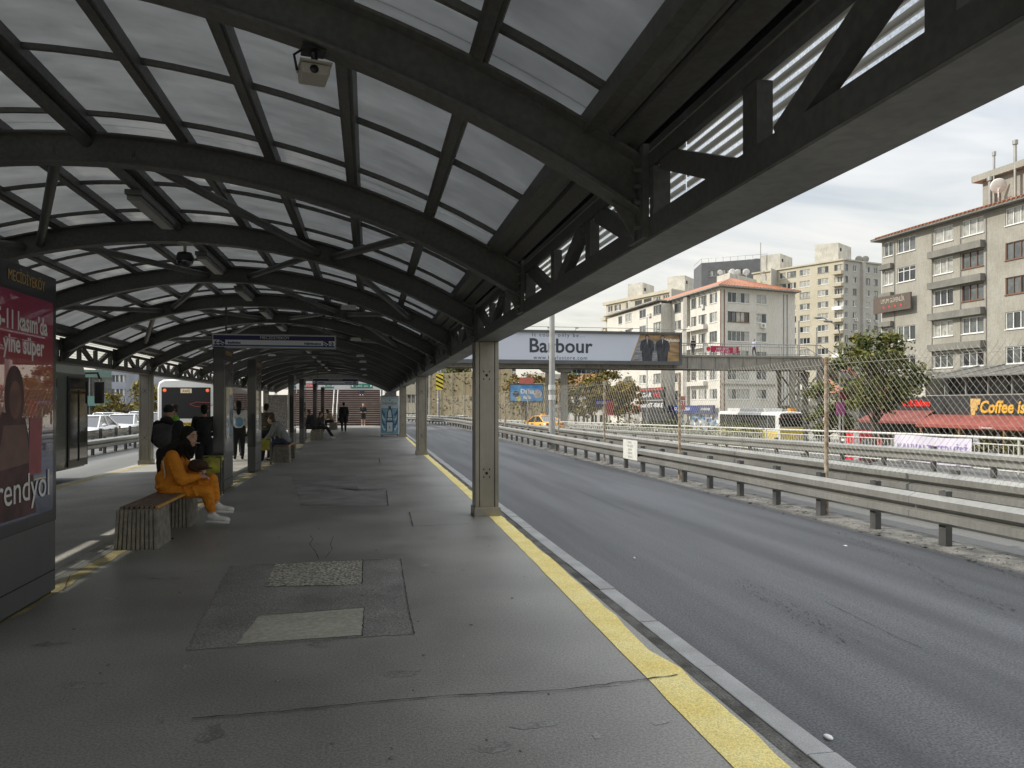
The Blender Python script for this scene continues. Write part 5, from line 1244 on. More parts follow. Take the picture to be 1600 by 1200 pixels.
for yy in (YBR + 0.2, YBR + 2.8):
    mb = MB()
    for z in (-1.9, 1.5): mb.bar((tx0, yy, z), (tx1, yy, z + 3.3), 0.12, 0.16); mb.bar((tx1, yy - 0.13, z), (tx0, yy - 0.13, z + 3.3), 0.12, 0.16)
    mb.box(tx0 - 0.2, tx1 + 0.2, yy - 0.14, yy + 0.14, 1.2, 1.55)
    mb.build('bracing', BRS, br)
for i in range(1, 3): MB().box(tx0 + (tx1 - tx0) * i / 3 - 0.08, tx0 + (tx1 - tx0) * i / 3 + 0.08, YBR + 1.4, YBR + 1.6, -2.1, ZD - 1.42).build('tower_leg', BRS, br)
# stair flight going down to the right
mb = MB(); x = BX1; z = ZD
for k in range(30):
    mb.box(x, x + 0.32, YBR + 0.3, YBR + 2.7, z - 0.2, z - 0.04); x += 0.30; z -= 0.17
mb.build('side_steps', CONC, br)
for yy in (YBR + 0.2, YBR + 2.8):
    mb = MB(); mb.bar((BX1, yy, ZD - 0.35), (BX1 + 9.2, yy, ZD - 5.5), 0.08, 0.5); mb.build('stringer', BRS, br)
    mb = MB(); mb.tube([(BX1, yy, ZD + 1.1), (BX1 + 9.0, yy, ZD - 4.0)], 0.035, 6)
    for k in range(10): mb.tube([(BX1 + k, yy, ZD - 0.567 * k - 0.2), (BX1 + k, yy, ZD - 0.567 * k + 1.1)], 0.025, 5)
    mb.build('railing', GREYF, br)
# election style banner tied to the bridge railing
a, b = PY(1100, 541, YBR - 0.03), PY(1154, 553, YBR - 0.03)
t = thing('cloth_banner', 'crimson and white banner tied to the footbridge railing', 'banner', (a.x, YBR - 0.03, b.z), world=True)
Xs = [a.x + (b.x - a.x) * i / 16 for i in range(17)]
def wav(x): return 0.05 * math.sin((x - a.x) * 1.7)
mb = MB(); mb.sweep([(-.005, b.z + .1), (.005, b.z + .1), (.005, a.z), (-.005, a.z)], [(lambda p, x=x: (x, YBR - 0.04 + p[0], p[1] + wav(x))) for x in Xs]); cl = mb.build('cloth', mat('banner_crimson', (0.42, 0.025, 0.08), 0.7, 0, 0.1, 1), t)
mb = MB(); mb.sweep([(-.007, b.z + .1), (-.0055, b.z + .1), (-.0055, a.z), (-.007, a.z)], [(lambda p, x=x: (x, YBR - 0.04 + p[0], p[1] + wav(x))) for x in Xs[:4]]); mb.build('white_end', WHITE, cl)
c0 = Vector((a.x + 0.45, YBR - 0.05, a.z - 0.25)); mb = MB(); mb.add([c0 + Vector((0.22 * math.cos(i * .39), 0, 0.22 * math.sin(i * .39))) for i in range(16)], [tuple(range(16))]); mb.build('emblem', RDL, cl)
zm_ = (a.z + b.z) / 2
for s, dz, sz in (('HER ŞEYE', 0.12, 0.30), ('KARAR YET', -0.16, 0.30)): lettering('lettering', s, sz, frame(((a.x + b.x) / 2 + 0.1, YBR - 0.055, zm_ + dz), (1, 0, 0), (0, 0, 1)), WLET, cl, depth=0.004, shear=0.1)
mb = MB(); mb.box(b.x - 0.6, b.x - 0.25, YBR - 0.056, YBR - 0.05, b.z + 0.1, a.z - 0.03); mb.build('printed_figure', mat('print_pinkish', (0.5, 0.3, 0.28), 0.6, 0, 0.2, 6), cl)
# long billboard hung on the bridge
YB_ = YBR - 0.75
a, b = PY(690, 517, YB_), PY(1066, 570.5, YB_)
t = thing('billboard', 'long pale blue billboard with a dark wordmark and two dark figures on the footbridge', 'billboard', (b.x, YB_, b.z), world=True)
x0, x1, z0, z1 = a.x - 6, b.x, b.z, EYE + (633 - 519.5) * ((b.x) * ST + YB_ * CT) / F
mb = MB(); fr = 0.22
mb.box(x0, x1, YB_, YB_ + 0.5, z0, z0 + 0.35); mb.box(x0, x1, YB_, YB_ + 0.5, z1 - fr, z1); mb.box(x1 - fr, x1, YB_ + 0.001, YB_ + 0.5, z0 + 0.35, z1 - fr); mb.box(x0, x0 + fr, YB_ + 0.001, YB_ + 0.5, z0 + 0.35, z1 - fr)
mb.box(x0 + .1, x1 - .1, YB_ + 0.15, YB_ + 0.45, z0 + .1, z1 - .1)
bf = mb.build('frame', mat('billboard_frame', (0.10, 0.105, 0.105), 0.5, 0.2, 0.1, 1), t)
xp0 = PY(1020, 540, YB_).x; xpb = PY(986, 540, YB_).x
mb = MB(); mb.add([(x0 + fr, YB_ + 0.14, z0 + 0.35), (xpb, YB_ + 0.14, z0 + 0.35), (PY(1001, 540, YB_).x, YB_ + 0.14, z1 - fr), (x0 + fr, YB_ + 0.14, z1 - fr)], [(0, 1, 2, 3)])
pn = mb.build('printed_panel', mat('billboard_pale', (0.55, 0.585, 0.66), 0.6, 0, 0.03, 0.2), t)
BRN = mat('print_field', (0.22, 0.14, 0.07), 0.6, 0, col2=(0.42, 0.28, 0.14), vscale=1.6, stretch=(0.7, 1, 2.2), detail=8)
mb = MB(); mb.add([(xpb, YB_ + 0.141, z0 + 0.35), (x1 - fr, YB_ + 0.141, z0 + 0.35), (x1 - fr, YB_ + 0.141, z1 - fr), (PY(1001, 540, YB_).x, YB_ + 0.141, z1 - fr)], [(0, 1, 2, 3)]); mb.build('printed_picture', BRN, t)
mb = MB(); k = PY(993, 540, YB_).x
mb.add([(xpb + 0.15, YB_ + 0.135, z0 + 0.4), (xpb + 3.0, YB_ + 0.135, z0 + 0.4), (xpb + 3.2, YB_ + 0.135, z1 - 1.0), (xpb + 0.9, YB_ + 0.135, z1 - 0.75)], [(0, 1, 2, 3)]); mb.build('printed_car', mat('print_grey_car', (0.12, 0.13, 0.14), 0.6, 0, col2=(0.3, 0.31, 0.33), vscale=2.5, stretch=(0.5, 1, 3)), t)
def bfig(px, w):
    c = PY(px, 540, YB_).x; zb = z0 + 0.36; H_ = z1 - fr - 0.03 - zb; y = YB_ + 0.128
    coat = mat('print_black_coat', (0.02, 0.022, 0.03), 0.6, 0, col2=(0.06, 0.062, 0.07), vscale=2.0, stretch=(2.5, 1, 0.8))
    mb = MB(); pts = [(-.42, 0), (.42, 0), (.50, .40), (.62, .36), (.64, .58), (.52, .76), (.14, .83), (-.14, .83), (-.52, .76), (-.64, .58), (-.62, .36), (-.50, .40)]
    mb.add([(c + p[0] * w, y, zb + p[1] * H_) for p in pts], [tuple(range(12))]); mb.build('printed_figure', coat, t)
    for (r_, zc_, dy_, m_) in ((.19, .905, .002, coat), (.135, .885, .004, mat('print_face', (0.36, 0.24, 0.19), 0.6, 0, 0.1, 4))):
        mb = MB(); mb.add([(c + r_ * w * math.cos(i * .3927), y - dy_, zb + zc_ * H_ + r_ * 1.15 * w * .9 * math.sin(i * .3927)) for i in range(16)], [tuple(range(16))]); mb.build('printed_head', m_, t)
    mb = MB(); mb.add([(c - .05 * w, y - .003, zb + .82 * H_), (c + .05 * w, y - .003, zb + .82 * H_), (c, y - .003, zb + .62 * H_)], [(0, 1, 2)]); mb.build('printed_collar', mat('print_shirt', (0.4, 0.4, 0.42), 0.6, 0, 0), t)
bfig(1012, 1.12); bfig(1036, 1.15)
BBT = mat('billboard_lettering', (0.035, 0.04, 0.055), 0.5, 0, 0); cxm = PY(876.5, 540, YB_).x; zmid = (z0 + 0.35 + z1 - fr) / 2; MT = lambda x, z: frame((x, YB_ + 0.135, z), (1, 0, 0), (0, 0, 1))
lettering('lettering', 'Barbour', 1.83, MT(cxm, zmid - 0.0), BBT, pn, bold=0.035, depth=0.01, sx=1.0, valign='CENTER')
lettering('lettering', 'It could only be...', 0.5, MT(cxm - 0.2, zmid + 1.05), BBT, pn, depth=0.01, sp=1.35)
lettering('lettering', 'www.beylustore.com', 0.5, MT(cxm, zmid - 1.05), BBT, pn, depth=0.01, sp=1.2)
lettering('lettering', 'beylustore', 0.42, MT(PY(1053, 530, YB_).x, z1 - 0.75), WLET, pn, depth=0.01, bold=0.01)
mb = MB(); mb.tube([(x0, YB_ - 0.5, z1 + 0.25), (x1 + 0.6, YB_ - 0.5, z1 + 0.25)], 0.03, 5)
for i in range(12): x = x0 + (x1 - x0) * i / 11; mb.tube([(x, YB_ + 0.1, z1), (x, YB_ - 0.5, z1 + 0.25)], 0.025, 5); mb.cbox((x, YB_ - 0.5, z1 + 0.2), (0.3, 0.12, 0.12))
mb.build('lamp_rail', GALV, t)
# stairs at the platform end
SX0, SX1 = -5.9, 1.05; SY0 = 61.2
st = thing('staircase', 'wide brown stair flight with pale nosings climbing from the platform end', 'stairs', (-2.4, SY0, 0), world=True)
RIS = mat('stair_riser', (0.065, 0.035, 0.03), 0.7, 0, 0.2, 1.5); TRD = mat('stair_tread', (0.34, 0.30, 0.26), 0.7, 0, 0.15, 2)
mb = MB(); mt = MB(); y = SY0; z = 0.0
for k in range(38):
    mb.box(SX0, SX1, y + 0.012, SY0 + 12.0, z, z + 0.139); mt.box(SX0 - 0.001, SX1 + 0.001, y, y + 0.31, z + 0.14, z + 0.1711); z += 0.1711; y += 0.25
mb.build('risers', RIS, st); mt.build('treads', TRD, st)
slope = 0.1711 / 0.25
for xh in (SX0 + 0.1, -2.75, -2.45, SX1 - 0.1):
    mb = MB()
    for zh in (0.95, 0.6): mb.tube([(xh, SY0 - 0.3, zh), (xh, SY0 + 9.5, zh + 9.8 * slope)], 0.032, 8)
    for i in range(8): yy = SY0 - 0.3 + i * 1.35; mb.tube([(xh, yy, max(0, (yy - SY0) * slope)), (xh, yy, 0.95 + (yy - SY0 + 0.3) * slope)], 0.03, 8)
    mb.build('handrail', mat('handrail_steel', (0.62, 0.61, 0.58), 0.3, 0.6, 0.05, 3), st)
for xs in (SX0 - 0.15, SX1 + 0.02):
    mb = MB(); mb.prism([(SY0, -0.1), (SY0 + 9.6, -0.1), (SY0 + 9.6, 6.4), (SY0, 0.25)], 'x', xs, xs + 0.12); mb.build('stringer_wall', CONC, st)
# header beam with exit signs
t = thing('sign_gantry', 'pale header beam with green exit signs across the foot of the stairs', 'sign', (-2.4, 60.2, 2.8), world=True)
MB().box(SX0 - 1.2, SX1 + 0.4, 60.2, 60.35, 2.78, 3.42).build('beam', mat('gantry_white', (0.58, 0.58, 0.57), 0.5, 0, 0.05, 1), t)
for xx in (SX0 - 1.0, SX1 + 0.25): MB().box(xx - 0.1, xx + 0.1, 60.36, 60.5, 0, 3.4).build('post', WHITE, t)
GRN = mat('exit_green', (0.035, 0.22, 0.15), 0.45, 0, 0.05, 2)
for (pa, pb, m, tx) in ((548, 582.5, GRN, 'ÇIKIŞ  exit'), (505, 521.5, GRN, 'ÇIKIŞ'), (477, 489, SRD, 'METROBÜS')):
    xa, xb = PY(pa, 605, 60.19).x, PY(pb, 605, 60.19).x; MB().box(xa, xb, 60.16, 60.199, 2.9, 3.25).build('sign_panel', m, t)
    s_ = [c for c in t.children if c.name.startswith('sign_panel')][-1]
    lettering('lettering', tx, 0.22, frame(((xa + xb) / 2, 60.155, 3.075), (1, 0, 0), (0, 0, 1)), WLET, s_, depth=0.004, sx=0.9 if m is GRN else 0.6)
    if m is GRN:
        for q in (-1, 1):
            c = (xa + xb) / 2 + q * (xb - xa) * 0.42; mb = MB(); mb.add([(c + q * 0.09, 60.154, 3.075), (c - q * 0.05, 60.154, 3.17), (c - q * 0.05, 60.154, 2.98)], [(0, 1, 2)]); mb.build('arrow', WLET, s_)
# small roadside billboard, smaller street signs
q0, q1 = PD(796, 600, 88), PD(844, 628, 88)
t = thing('billboard', 'small blue roadside billboard on a post before the autumn trees', 'billboard', (q0.x, q0.y, -0.2), rz=-TH)
wv = (q1 - q0).length * 0.96; hh = q0.z - q1.z; zb = q1.z + 0.2
MB().box(0, wv, 0, 0.4, zb, zb + hh).build('frame', mat('billboard_frame', (0.1, 0.1, 0.1)), t)
MB().box(0.12, wv - 0.12, -0.01, 0, zb + 0.12, zb + hh - 0.12).build('printed_panel', mat('print_sky_blue', (0.05, 0.22, 0.50), 0.4, 0, col2=(0.16, 0.38, 0.60), vscale=0.9), t)
pp = [c for c in t.children if c.name.startswith('printed')][0]
lettering('lettering', 'Daha', 0.75, frame((wv * 0.52, -0.02, zb + hh * 0.58), (1, 0, 0), (0, 0, 1)), WLET, pp, bold=0.02); lettering('lettering', 'fazla', 0.5, frame((wv * 0.52, -0.02, zb + hh * 0.25), (1, 0, 0), (0, 0, 1)), WLET, pp, bold=0.02)
for cxp, cc, rr in ((0.2, (0.04, 0.07, 0.12), 0.4), (0.82, (0.5, 0.42, 0.38), 0.5), (0.27, (0.6, 0.5, 0.1), 0.25)):
    mb = MB(); mb.add([(wv * cxp + rr * math.cos(i * .4), -0.012 - rr * 0.01, zb + hh * (.45 if rr > .3 else .2) + rr * 1.5 * (0.6 + 0.4 * (rr < .3)) * math.sin(i * .4)) for i in range(16)], [tuple(range(16))]); mb.build('printed_figure', mat('print_fig_%d' % int(rr * 100), cc, 0.5, 0, 0.3, 5), pp)
MB().box(wv * 0.45, wv * 0.55, 0.1, 0.3, 0, zb).build('post', GALVD, t); MB().box(wv * 0.3, wv * 0.7, 0.05, 0.2, zb + hh + 0.02, zb + hh + 0.75).build('top_board', mat('print_coral', (0.55, 0.16, 0.12), 0.5, 0, 0.1, 2), t)
def side_sign(px0, px1, y0, y1, d, m, txt, label, tm, name='street_sign', sx=1.0, dbl=False, zg=-2.1):
    q0, q1 = PD(px0, y0, d), PD(px1, y1, d); wv = Vector((q1.x - q0.x, q1.y - q0.y)).length; t = thing(name, label, 'sign', (q0.x, q0.y, zg), rz=-TH); z1 = q0.z - zg; z0 = q1.z - zg
    MB().box(0, wv, 0, 0.1, z0, z1).build('panel', m, t); MB().tube([(wv / 2, 0.15, 0), (wv / 2, 0.15, z1)], 0.06, 8).build('post', GALV, t)
    p_ = t.children[0]
    if txt: lettering('lettering', txt, (z1 - z0) * 0.5, frame((wv / 2, -0.006, (z0 + z1) / 2), (1, 0, 0), (0, 0, 1)), tm, p_, sx=sx)
    return t
side_sign(931, 954, 624, 635, 78, SBL, 'OTOPARK', 'navy board on a post left of the black shop board', WLET, sx=0.8)
side_sign(948, 958, 626, 648, 77, SRD, '', 'red upright board beside the navy post board', WLET)
side_sign(1061, 1071, 619, 640, 70, mat('menu_red', (0.34, 0.05, 0.04), 0.5, 0, 0.3, 2), 'ET', 'red and black upright board behind the second rusty fence post', WLET, sx=0.8)
side_sign(1308, 1320, 628, 648, 49, mat('menu_purple', (0.25, 0.05, 0.16), 0.5, 0, 0.3, 3), '', 'purple round-cornered board on a pole left of the rusty post', WLET)
side_sign(1312, 1326, 612, 624, 52, mat('menu_dark_red', (0.2, 0.05, 0.04), 0.5, 0, 0.3, 3), '', 'dark red board half hidden by the tall rusty fence post', WLET)
side_sign(841, 848, 628, 632, 66, GALV, '', 'tiny grey plate on a thin post by the taxi', WLET, zg=-0.2) if False else None
# two-headed street light by the bridge tower and slim poles
q = PD(1312, 690, 62); t = thing('street_lamp', 'double-headed street light rising right of the bridge tower', 'street lamp', (q.x, q.y, -2.1))
h = EYE + (633 - 512) * 62 / F + 2.1
mb = MB(); mb.tube([(0, 0, 0), (0, 0, h * 0.97), (-0.5, 0, h + 0.3), (-1.6, -0.2, h + 0.75)], [0.10, 0.06, 0.05, 0.04], 8); mb.build('pole', GALV, t)
for dx_, dz_ in ((-1.75, 0.75), (-0.9, 0.48)): MB().ell((dx_ - 0.2, -0.1, h + dz_), (0.42, 0.16, 0.1)).build('lamp_head', GREYF, t)
for (px, yt, d, lab) in ((1248, 503, 78, 'dark slim pole standing on the footbridge end'), (1276, 513, 86, 'thin pale pole behind the footbridge stairs'), (1011, 497, 120, 'dark pole in front of the white block above the billboard')):
    q = PD(px, yt, d); t = thing('slim_pole', lab, 'pole', (q.x, q.y, -2.1)); MB().tube([(0, 0, 0), (0, 0, q.z + 2.1)], [0.09, 0.07], 8).build('shaft', GREYF, t); MB().tube([(0, 0, q.z + 2.1), (0, 0, q.z + 2.2)], 0.1, 8).build('cap', GREYF, t)

# ------------------------------------------------------------------ cafe row in front of the grey block
CFX = 45.6
cf = thing('cafe_building', 'two-storey dark cafe with red awning and amber lettering in front of the grey block', 'cafe', (CFX, 52, -2.1), world=True)
DK2 = mat('cafe_charcoal', (0.03, 0.031, 0.032), 0.5, 0, 0.15, 1.5); AWR = mat('awning_red', (0.27, 0.07, 0.055), 0.8, 0, 0.15, 0.8, streak=0.1)
yc = lambda px, X=CFX: PX(px, 633, X).y
ya, yb = yc(1400), 37.0
mb = MB(); mb.box(CFX, 49.6, yb, yc(1462), 0.55, 2.35); mb.build('fascia', DK2, cf)
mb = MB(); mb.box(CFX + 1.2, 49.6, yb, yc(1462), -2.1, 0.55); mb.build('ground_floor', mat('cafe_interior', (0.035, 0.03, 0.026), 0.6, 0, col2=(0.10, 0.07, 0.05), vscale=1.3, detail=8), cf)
mb = MB(); mb.box(CFX + 0.1, 49.6, yb, yc(1440), 2.35, 2.42); mb.build('terrace_floor', CONC, cf)
mb = MB(); mb.box(CFX + 2.2, 49.5, yb, yc(1440), 2.42, 4.0); mb.build('terrace_room', mat('terrace_glass', (0.03, 0.033, 0.035), 0.12, 0, col2=(0.09, 0.095, 0.10), vscale=0.8), cf)
y = yb
while y < yc(1440):
    MB().box(CFX + 0.2, CFX + 0.3, y, y + 0.1, 2.42, 3.9).build('terrace_post', GREYF, cf); y += 2.2
mb = MB(); mb.add([(CFX - 0.6, yb, 3.75), (CFX - 0.6, yc(1440), 3.75), (49.6, yc(1448), 4.7), (49.6, yb, 4.7), (CFX - 0.6, yb, 3.85), (CFX - 0.6, yc(1440), 3.85), (49.6, yc(1448), 4.8), (49.6, yb, 4.8)], [(0, 1, 2, 3), (4, 5, 6, 7), (0, 1, 5, 4), (1, 2, 6, 5), (2, 3, 7, 6), (3, 0, 4, 7)]); mb.build('terrace_roof', mat('terrace_roof_panel', (0.16, 0.155, 0.14), 0.5, 0, 0.2, 0.6), cf)
y = yb
while y < yc(1440):
    mb = MB(); mb.bar((CFX - 0.65, y, 3.80), (49.5, y, 4.82), 0.12, 0.16); mb.build('roof_rafter', GREYF, cf); y += 2.6
mb = MB(); mb.add([(CFX - 0.02, yb, 0.85), (CFX - 0.02, yc(1452), 0.85), (CFX - 2.6, yc(1430, 43), 0.12), (CFX - 2.6, yb, 0.12), (CFX - 2.6, yc(1430, 43), -0.12), (CFX - 2.6, yb, -0.12)], [(0, 1, 2, 3), (3, 2, 4, 5)]); mb.build('awning', AWR, cf)
for px in (1440, 1500, 1570): y = yc(px, CFX - 2.4); MB().box(CFX - 2.5, CFX - 2.38, y - 0.06, y + 0.06, -2.1, 0.1).build('awning_post', mat('post_wood', (0.25, 0.13, 0.05), 0.7, 0, 0.15, 3), cf)
AMB = mat('amber_sign_letters', (0.72, 0.40, 0.05), 0.45, 0, 0)
CM = frame((CFX - 0.03, yc(1531), 1.42), (0, -1, 0), (0, 0, 1))
lettering('lettering', 'Coffee istanbul', 1.25, CM, AMB, cf, 'LEFT', bold=0.03, depth=0.06, shear=0.18, sx=0.92)
mb = MB(); y0_ = yc(1516.5); q = [(0, .75), (-1.05, .75), (-.95, .3), (-.75, .25), (-.7, -.15), (-.5, -.2), (-.45, -.7), (-.2, -.85), (-.05, -.3)]
mb.add([(CFX - 0.035, y0_ + p[0], 1.35 + p[1]) for p in q], [tuple(range(len(q)))]); mb.build('logo', mat('logo_amber', (0.55, 0.36, 0.12), 0.5, 0, 0.35, 7), cf)
lettering('lettering', 'Coffee istanbul', 0.2, frame((CFX - 2.61, yc(1540, 43), 0.0), (0, -1, 0), (0, 0, 1)), WLET, cf, depth=0.01)
for i in range(9): y = yc(1470 + i * 16, CFX + 1.0); MB().ell((CFX + 1.0, y, -0.2), (0.25, 0.25, 0.2)).build('hanging_lamp', [mat('lampshade_orange', (0.6, 0.22, 0.05), 0.5, 0, 0), mat('lampshade_green', (0.2, 0.25, 0.05), 0.5, 0, 0)][i % 2], cf)
# bakery shop next door
sm = thing('bakery_shop', 'low dark bakery shop with red lettering and dark red awning left of the cafe', 'shop', (CFX, 60, -2.1), world=True)
mb = MB(); mb.box(CFX + 0.3, 49.6, yc(1460), yc(1338), -2.1, 2.25); mb.build('front', DK2, sm)
lettering('lettering', 'Simit Salonu', 0.78, frame((CFX + 0.26, yc(1431, CFX + .26), 1.75), (0, -1, 0), (0, 0, 1)), mat('red_sign_letters', (0.75, 0.03, 0.025), 0.4, 0, 0), sm, bold=0.02, depth=0.08, sx=0.9)
mb = MB(); mb.add([(CFX + 0.28, yc(1455), 1.15), (CFX + 0.28, yc(1365), 1.15), (CFX - 1.8, yc(1340, 43.8), 0.25), (CFX - 1.8, yc(1435, 43.8), 0.25), (CFX - 1.8, yc(1340, 43.8), 0.05), (CFX - 1.8, yc(1435, 43.8), 0.05)], [(0, 1, 2, 3), (3, 2, 4, 5)]); mb.build('awning', mat('awning_dark_red', (0.20, 0.06, 0.05), 0.8, 0, 0.15, 1), sm)
mb = MB(); y = yc(1418); mb.box(CFX + 0.5, CFX + 3, y - 1.6, y + 1.6, 2.3, 4.4); u1 = mb.build('upper_room', OLDW, sm)
mb = MB(); mb.box(CFX + 0.46, CFX + 0.49, y - 1.2, y + 1.0, 2.9, 4.2); mb.build('window', GLASSC, u1)
mb = MB(); y = yc(1392); mb.box(CFX + 0.2, CFX + 0.4, y - 1.2, y + 1.2, 2.2, 3.2); b2 = mb.build('red_box_sign', mat('box_sign_red', (0.3, 0.05, 0.05), 0.5, 0, 0.2, 2), sm)
mb = MB(); mb.box(CFX + 0.2, CFX + 0.4, y - 1.2, y + 1.2, 3.3, 4.1); mb.build('white_box_sign', OLDW, sm)
# red drink coolers
for i, px in enumerate((1342, 1353)):
    q = PZ(px, 633 + (EYE + 2.0) * F / 47.5, -2.0); q = PD(px, 633 + 3.7 * F / 48, 48)
    t = thing('drink_cooler', ['red and white drink cooler nearest the tall rusty fence post', 'darker red drink cooler right beside the red and white one'][i], 'fridge', (q.x, q.y, -2.1), rz=-TH + 0.2)
    MB().box(-0.42, 0.42, 0, 0.7, 0.05, 2.1).build('cabinet', mat('cooler_red', (0.5, 0.02, 0.03), 0.4, 0, 0.1, 2), t, 0.03); MB().box(-0.36, 0.36, -0.03, -0.002, 0.25, 1.6).build('door', GLASSD if i else mat('cooler_print', (0.6, 0.5, 0.5), 0.4, 0, 0.5, 4), t); MB().box(-0.4, 0.4, -0.02, -0.002, 1.65, 2.0).build('header', WHITE if i == 0 else mat('cooler_red', ()), t)

# ------------------------------------------------------------------ trees, hedges and the ivy wall
def leafmat(name, c1, c2):
    m = mat(name, c1, 0.75, 0, col2=c2, vscale=1.4, detail=4, spec=0.25); b = m.node_tree.nodes['Principled BSDF']; return m
G1 = leafmat('leaf_green', (0.045, 0.07, 0.018), (0.13, 0.15, 0.04)); G2 = leafmat('leaf_olive', (0.08, 0.085, 0.025), (0.21, 0.19, 0.055)); G3 = leafmat('leaf_autumn', (0.17, 0.085, 0.02), (0.30, 0.17, 0.04)); G4 = leafmat('leaf_yellow', (0.22, 0.18, 0.03), (0.34, 0.26, 0.05)); G5 = leafmat('leaf_brown', (0.09, 0.065, 0.03), (0.16, 0.11, 0.05))
BARK = mat('bark', (0.09, 0.07, 0.05), 0.9, 0, 0.3, 5, 0.5, 30)
def leaves(mb, c, s, n, rk, size, nm=1, flat=0.9):
    for _ in range(n):
        p = Vector((rk.gauss(0, s[0]), rk.gauss(0, s[1]), rk.gauss(0, s[2]))) + Vector(c); q = size * rk.uniform(0.6, 1.5)
        a = Vector((rk.gauss(0, 1), rk.gauss(0, 1), rk.gauss(0, .6))).normalized(); b = a.cross(Vector((rk.gauss(0, 1), rk.gauss(0, 1), rk.gauss(0, 1)))).normalized()
        mb.add([p - a * q, p - b * q * .55, p + a * q, p + b * q * .55], [(0, 1, 2, 3)], rk.randrange(nm))
def tree(label, base, h, cr, ms, seed, clumps=26, per=230, size=0.13, group=None, trunk=0.16, name='tree', zlow=0.35):
    rk = random.Random(seed); t = thing(name, label, 'tree', base, group=group)
    tr = MB(); tr.tube([(0, 0, -0.1), (rk.uniform(-.1, .1), 0, h * 0.25), (rk.uniform(-.3, .3), rk.uniform(-.2, .2), h * 0.55), (0, 0, h * 0.9)], [trunk, trunk * 0.8, trunk * 0.5, trunk * 0.1], 8)
    mb = MB()
    for k in range(clumps):
        a = rk.uniform(0, 2 * math.pi); e_ = rk.uniform(-0.9, 1.0); rr = rk.uniform(0.4, 1.08)
        c = (cr[0] * rr * math.cos(a) * math.sqrt(max(0.05, 1 - e_ * e_ * 0.8)), cr[1] * rr * math.sin(a) * math.sqrt(max(0.05, 1 - e_ * e_ * 0.8)), h * (zlow + (1 - zlow) * 0.5) + e_ * h * (1 - zlow) * 0.46)
        s = rk.uniform(0.07, 0.20) * (cr[0] + cr[1]) / 2 * 1.1
        leaves(mb, c, (s, s, s * 0.6), int(per * rk.uniform(0.5, 1.3)), rk, size, len(ms))
        tr.tube([(0, 0, h * rk.uniform(0.25, 0.5)), (c[0] * 0.5, c[1] * 0.5, c[2] * 0.85), c], [trunk * 0.35, trunk * 0.2, 0.01], 5)
    tr.build('trunk', BARK, t); mb.build('crown', ms, t)
    return t
q = PD(1366, 700, 50); tree('large olive green tree in front of the grey block, behind the tallest rusty post', (q.x, q.y, -2.1), 8.3, (2.5, 2.4), [G2, G1, G1, G2], 3, 44, 230, 0.115, trunk=0.2, zlow=0.36)
q = PD(1296, 700, 64); tree('bushy green tree under the footbridge stairs', (q.x, q.y, -2.1), 5.6, (2.0, 2.0), [G1, G1, G2], 14, 22, 260, 0.14, trunk=0.14, zlow=0.1)
q = PD(718, 640, 120); tree('tall green tree by the road, just left of the nearest right column', (q.x, q.y, -0.2), 8.2, (3.0, 3.0), [G1, G2, G2], 5, 30, 260, 0.2, zlow=0.25)
q = PD(697, 640, 124); tree('yellowish bushy tree left of the tall green roadside tree', (q.x, q.y, -0.2), 5.4, (2.3, 2.3), [G2, G4, G2], 6, 20, 220, 0.2, zlow=0.2)
ga = 'autumn trees beyond the highway'
for i, (px, d, h, r, ms, lab) in enumerate([(772, 112, 7.2, 2.6, [G3, G5, G2], 'rusty brown tree just right of the nearest right column'), (790, 110, 6.8, 2.2, [G5, G3], 'brown tree behind the left edge of the small blue billboard'), (823, 100, 6.2, 2.6, [G3, G4, G5], 'orange tree behind the small blue billboard'), (900, 95, 6.0, 2.8, [G5, G2, G3], 'olive-brown tree right of the bridge pier'),
        (925, 92, 5.6, 2.6, [G2, G5, G4], 'olive tree in the middle of the autumn row'), (948, 100, 6.6, 2.8, [G2, G5], 'dull green tree before the red-roofed houses'), (966, 96, 5.4, 2.2, [G4, G3, G2], 'golden tree beside the navy post board'), (983, 106, 5.2, 1.7, [G3, G2, G5], 'last autumn tree, next to the black shop board'), (850, 104, 5.8, 2.4, [G2, G3], 'autumn tree between small billboard and lamp post'), (668, 130, 5.5, 2.4, [G5, G3], 'russet tree between the two far right columns')]):
    q = PD(px, 640, d); tree(lab, (q.x, q.y, -0.6), h, (r, r), ms, 30 + i, 24, 200, 0.17, group=ga, zlow=0.15, trunk=0.13)
q = PD(224, 660, 62); tree('thin yellow tree beside the first left column', (q.x, q.y, -0.4), 3.8, (1.2, 1.2), [G4, G2], 61, 16, 160, 0.11)
q = PD(195, 660, 75); tree('low autumn tree above the white cars at left', (q.x, q.y, -0.4), 3.2, (2.6, 1.4), [G4, G5, G2], 62, 18, 160, 0.13, zlow=0.1)
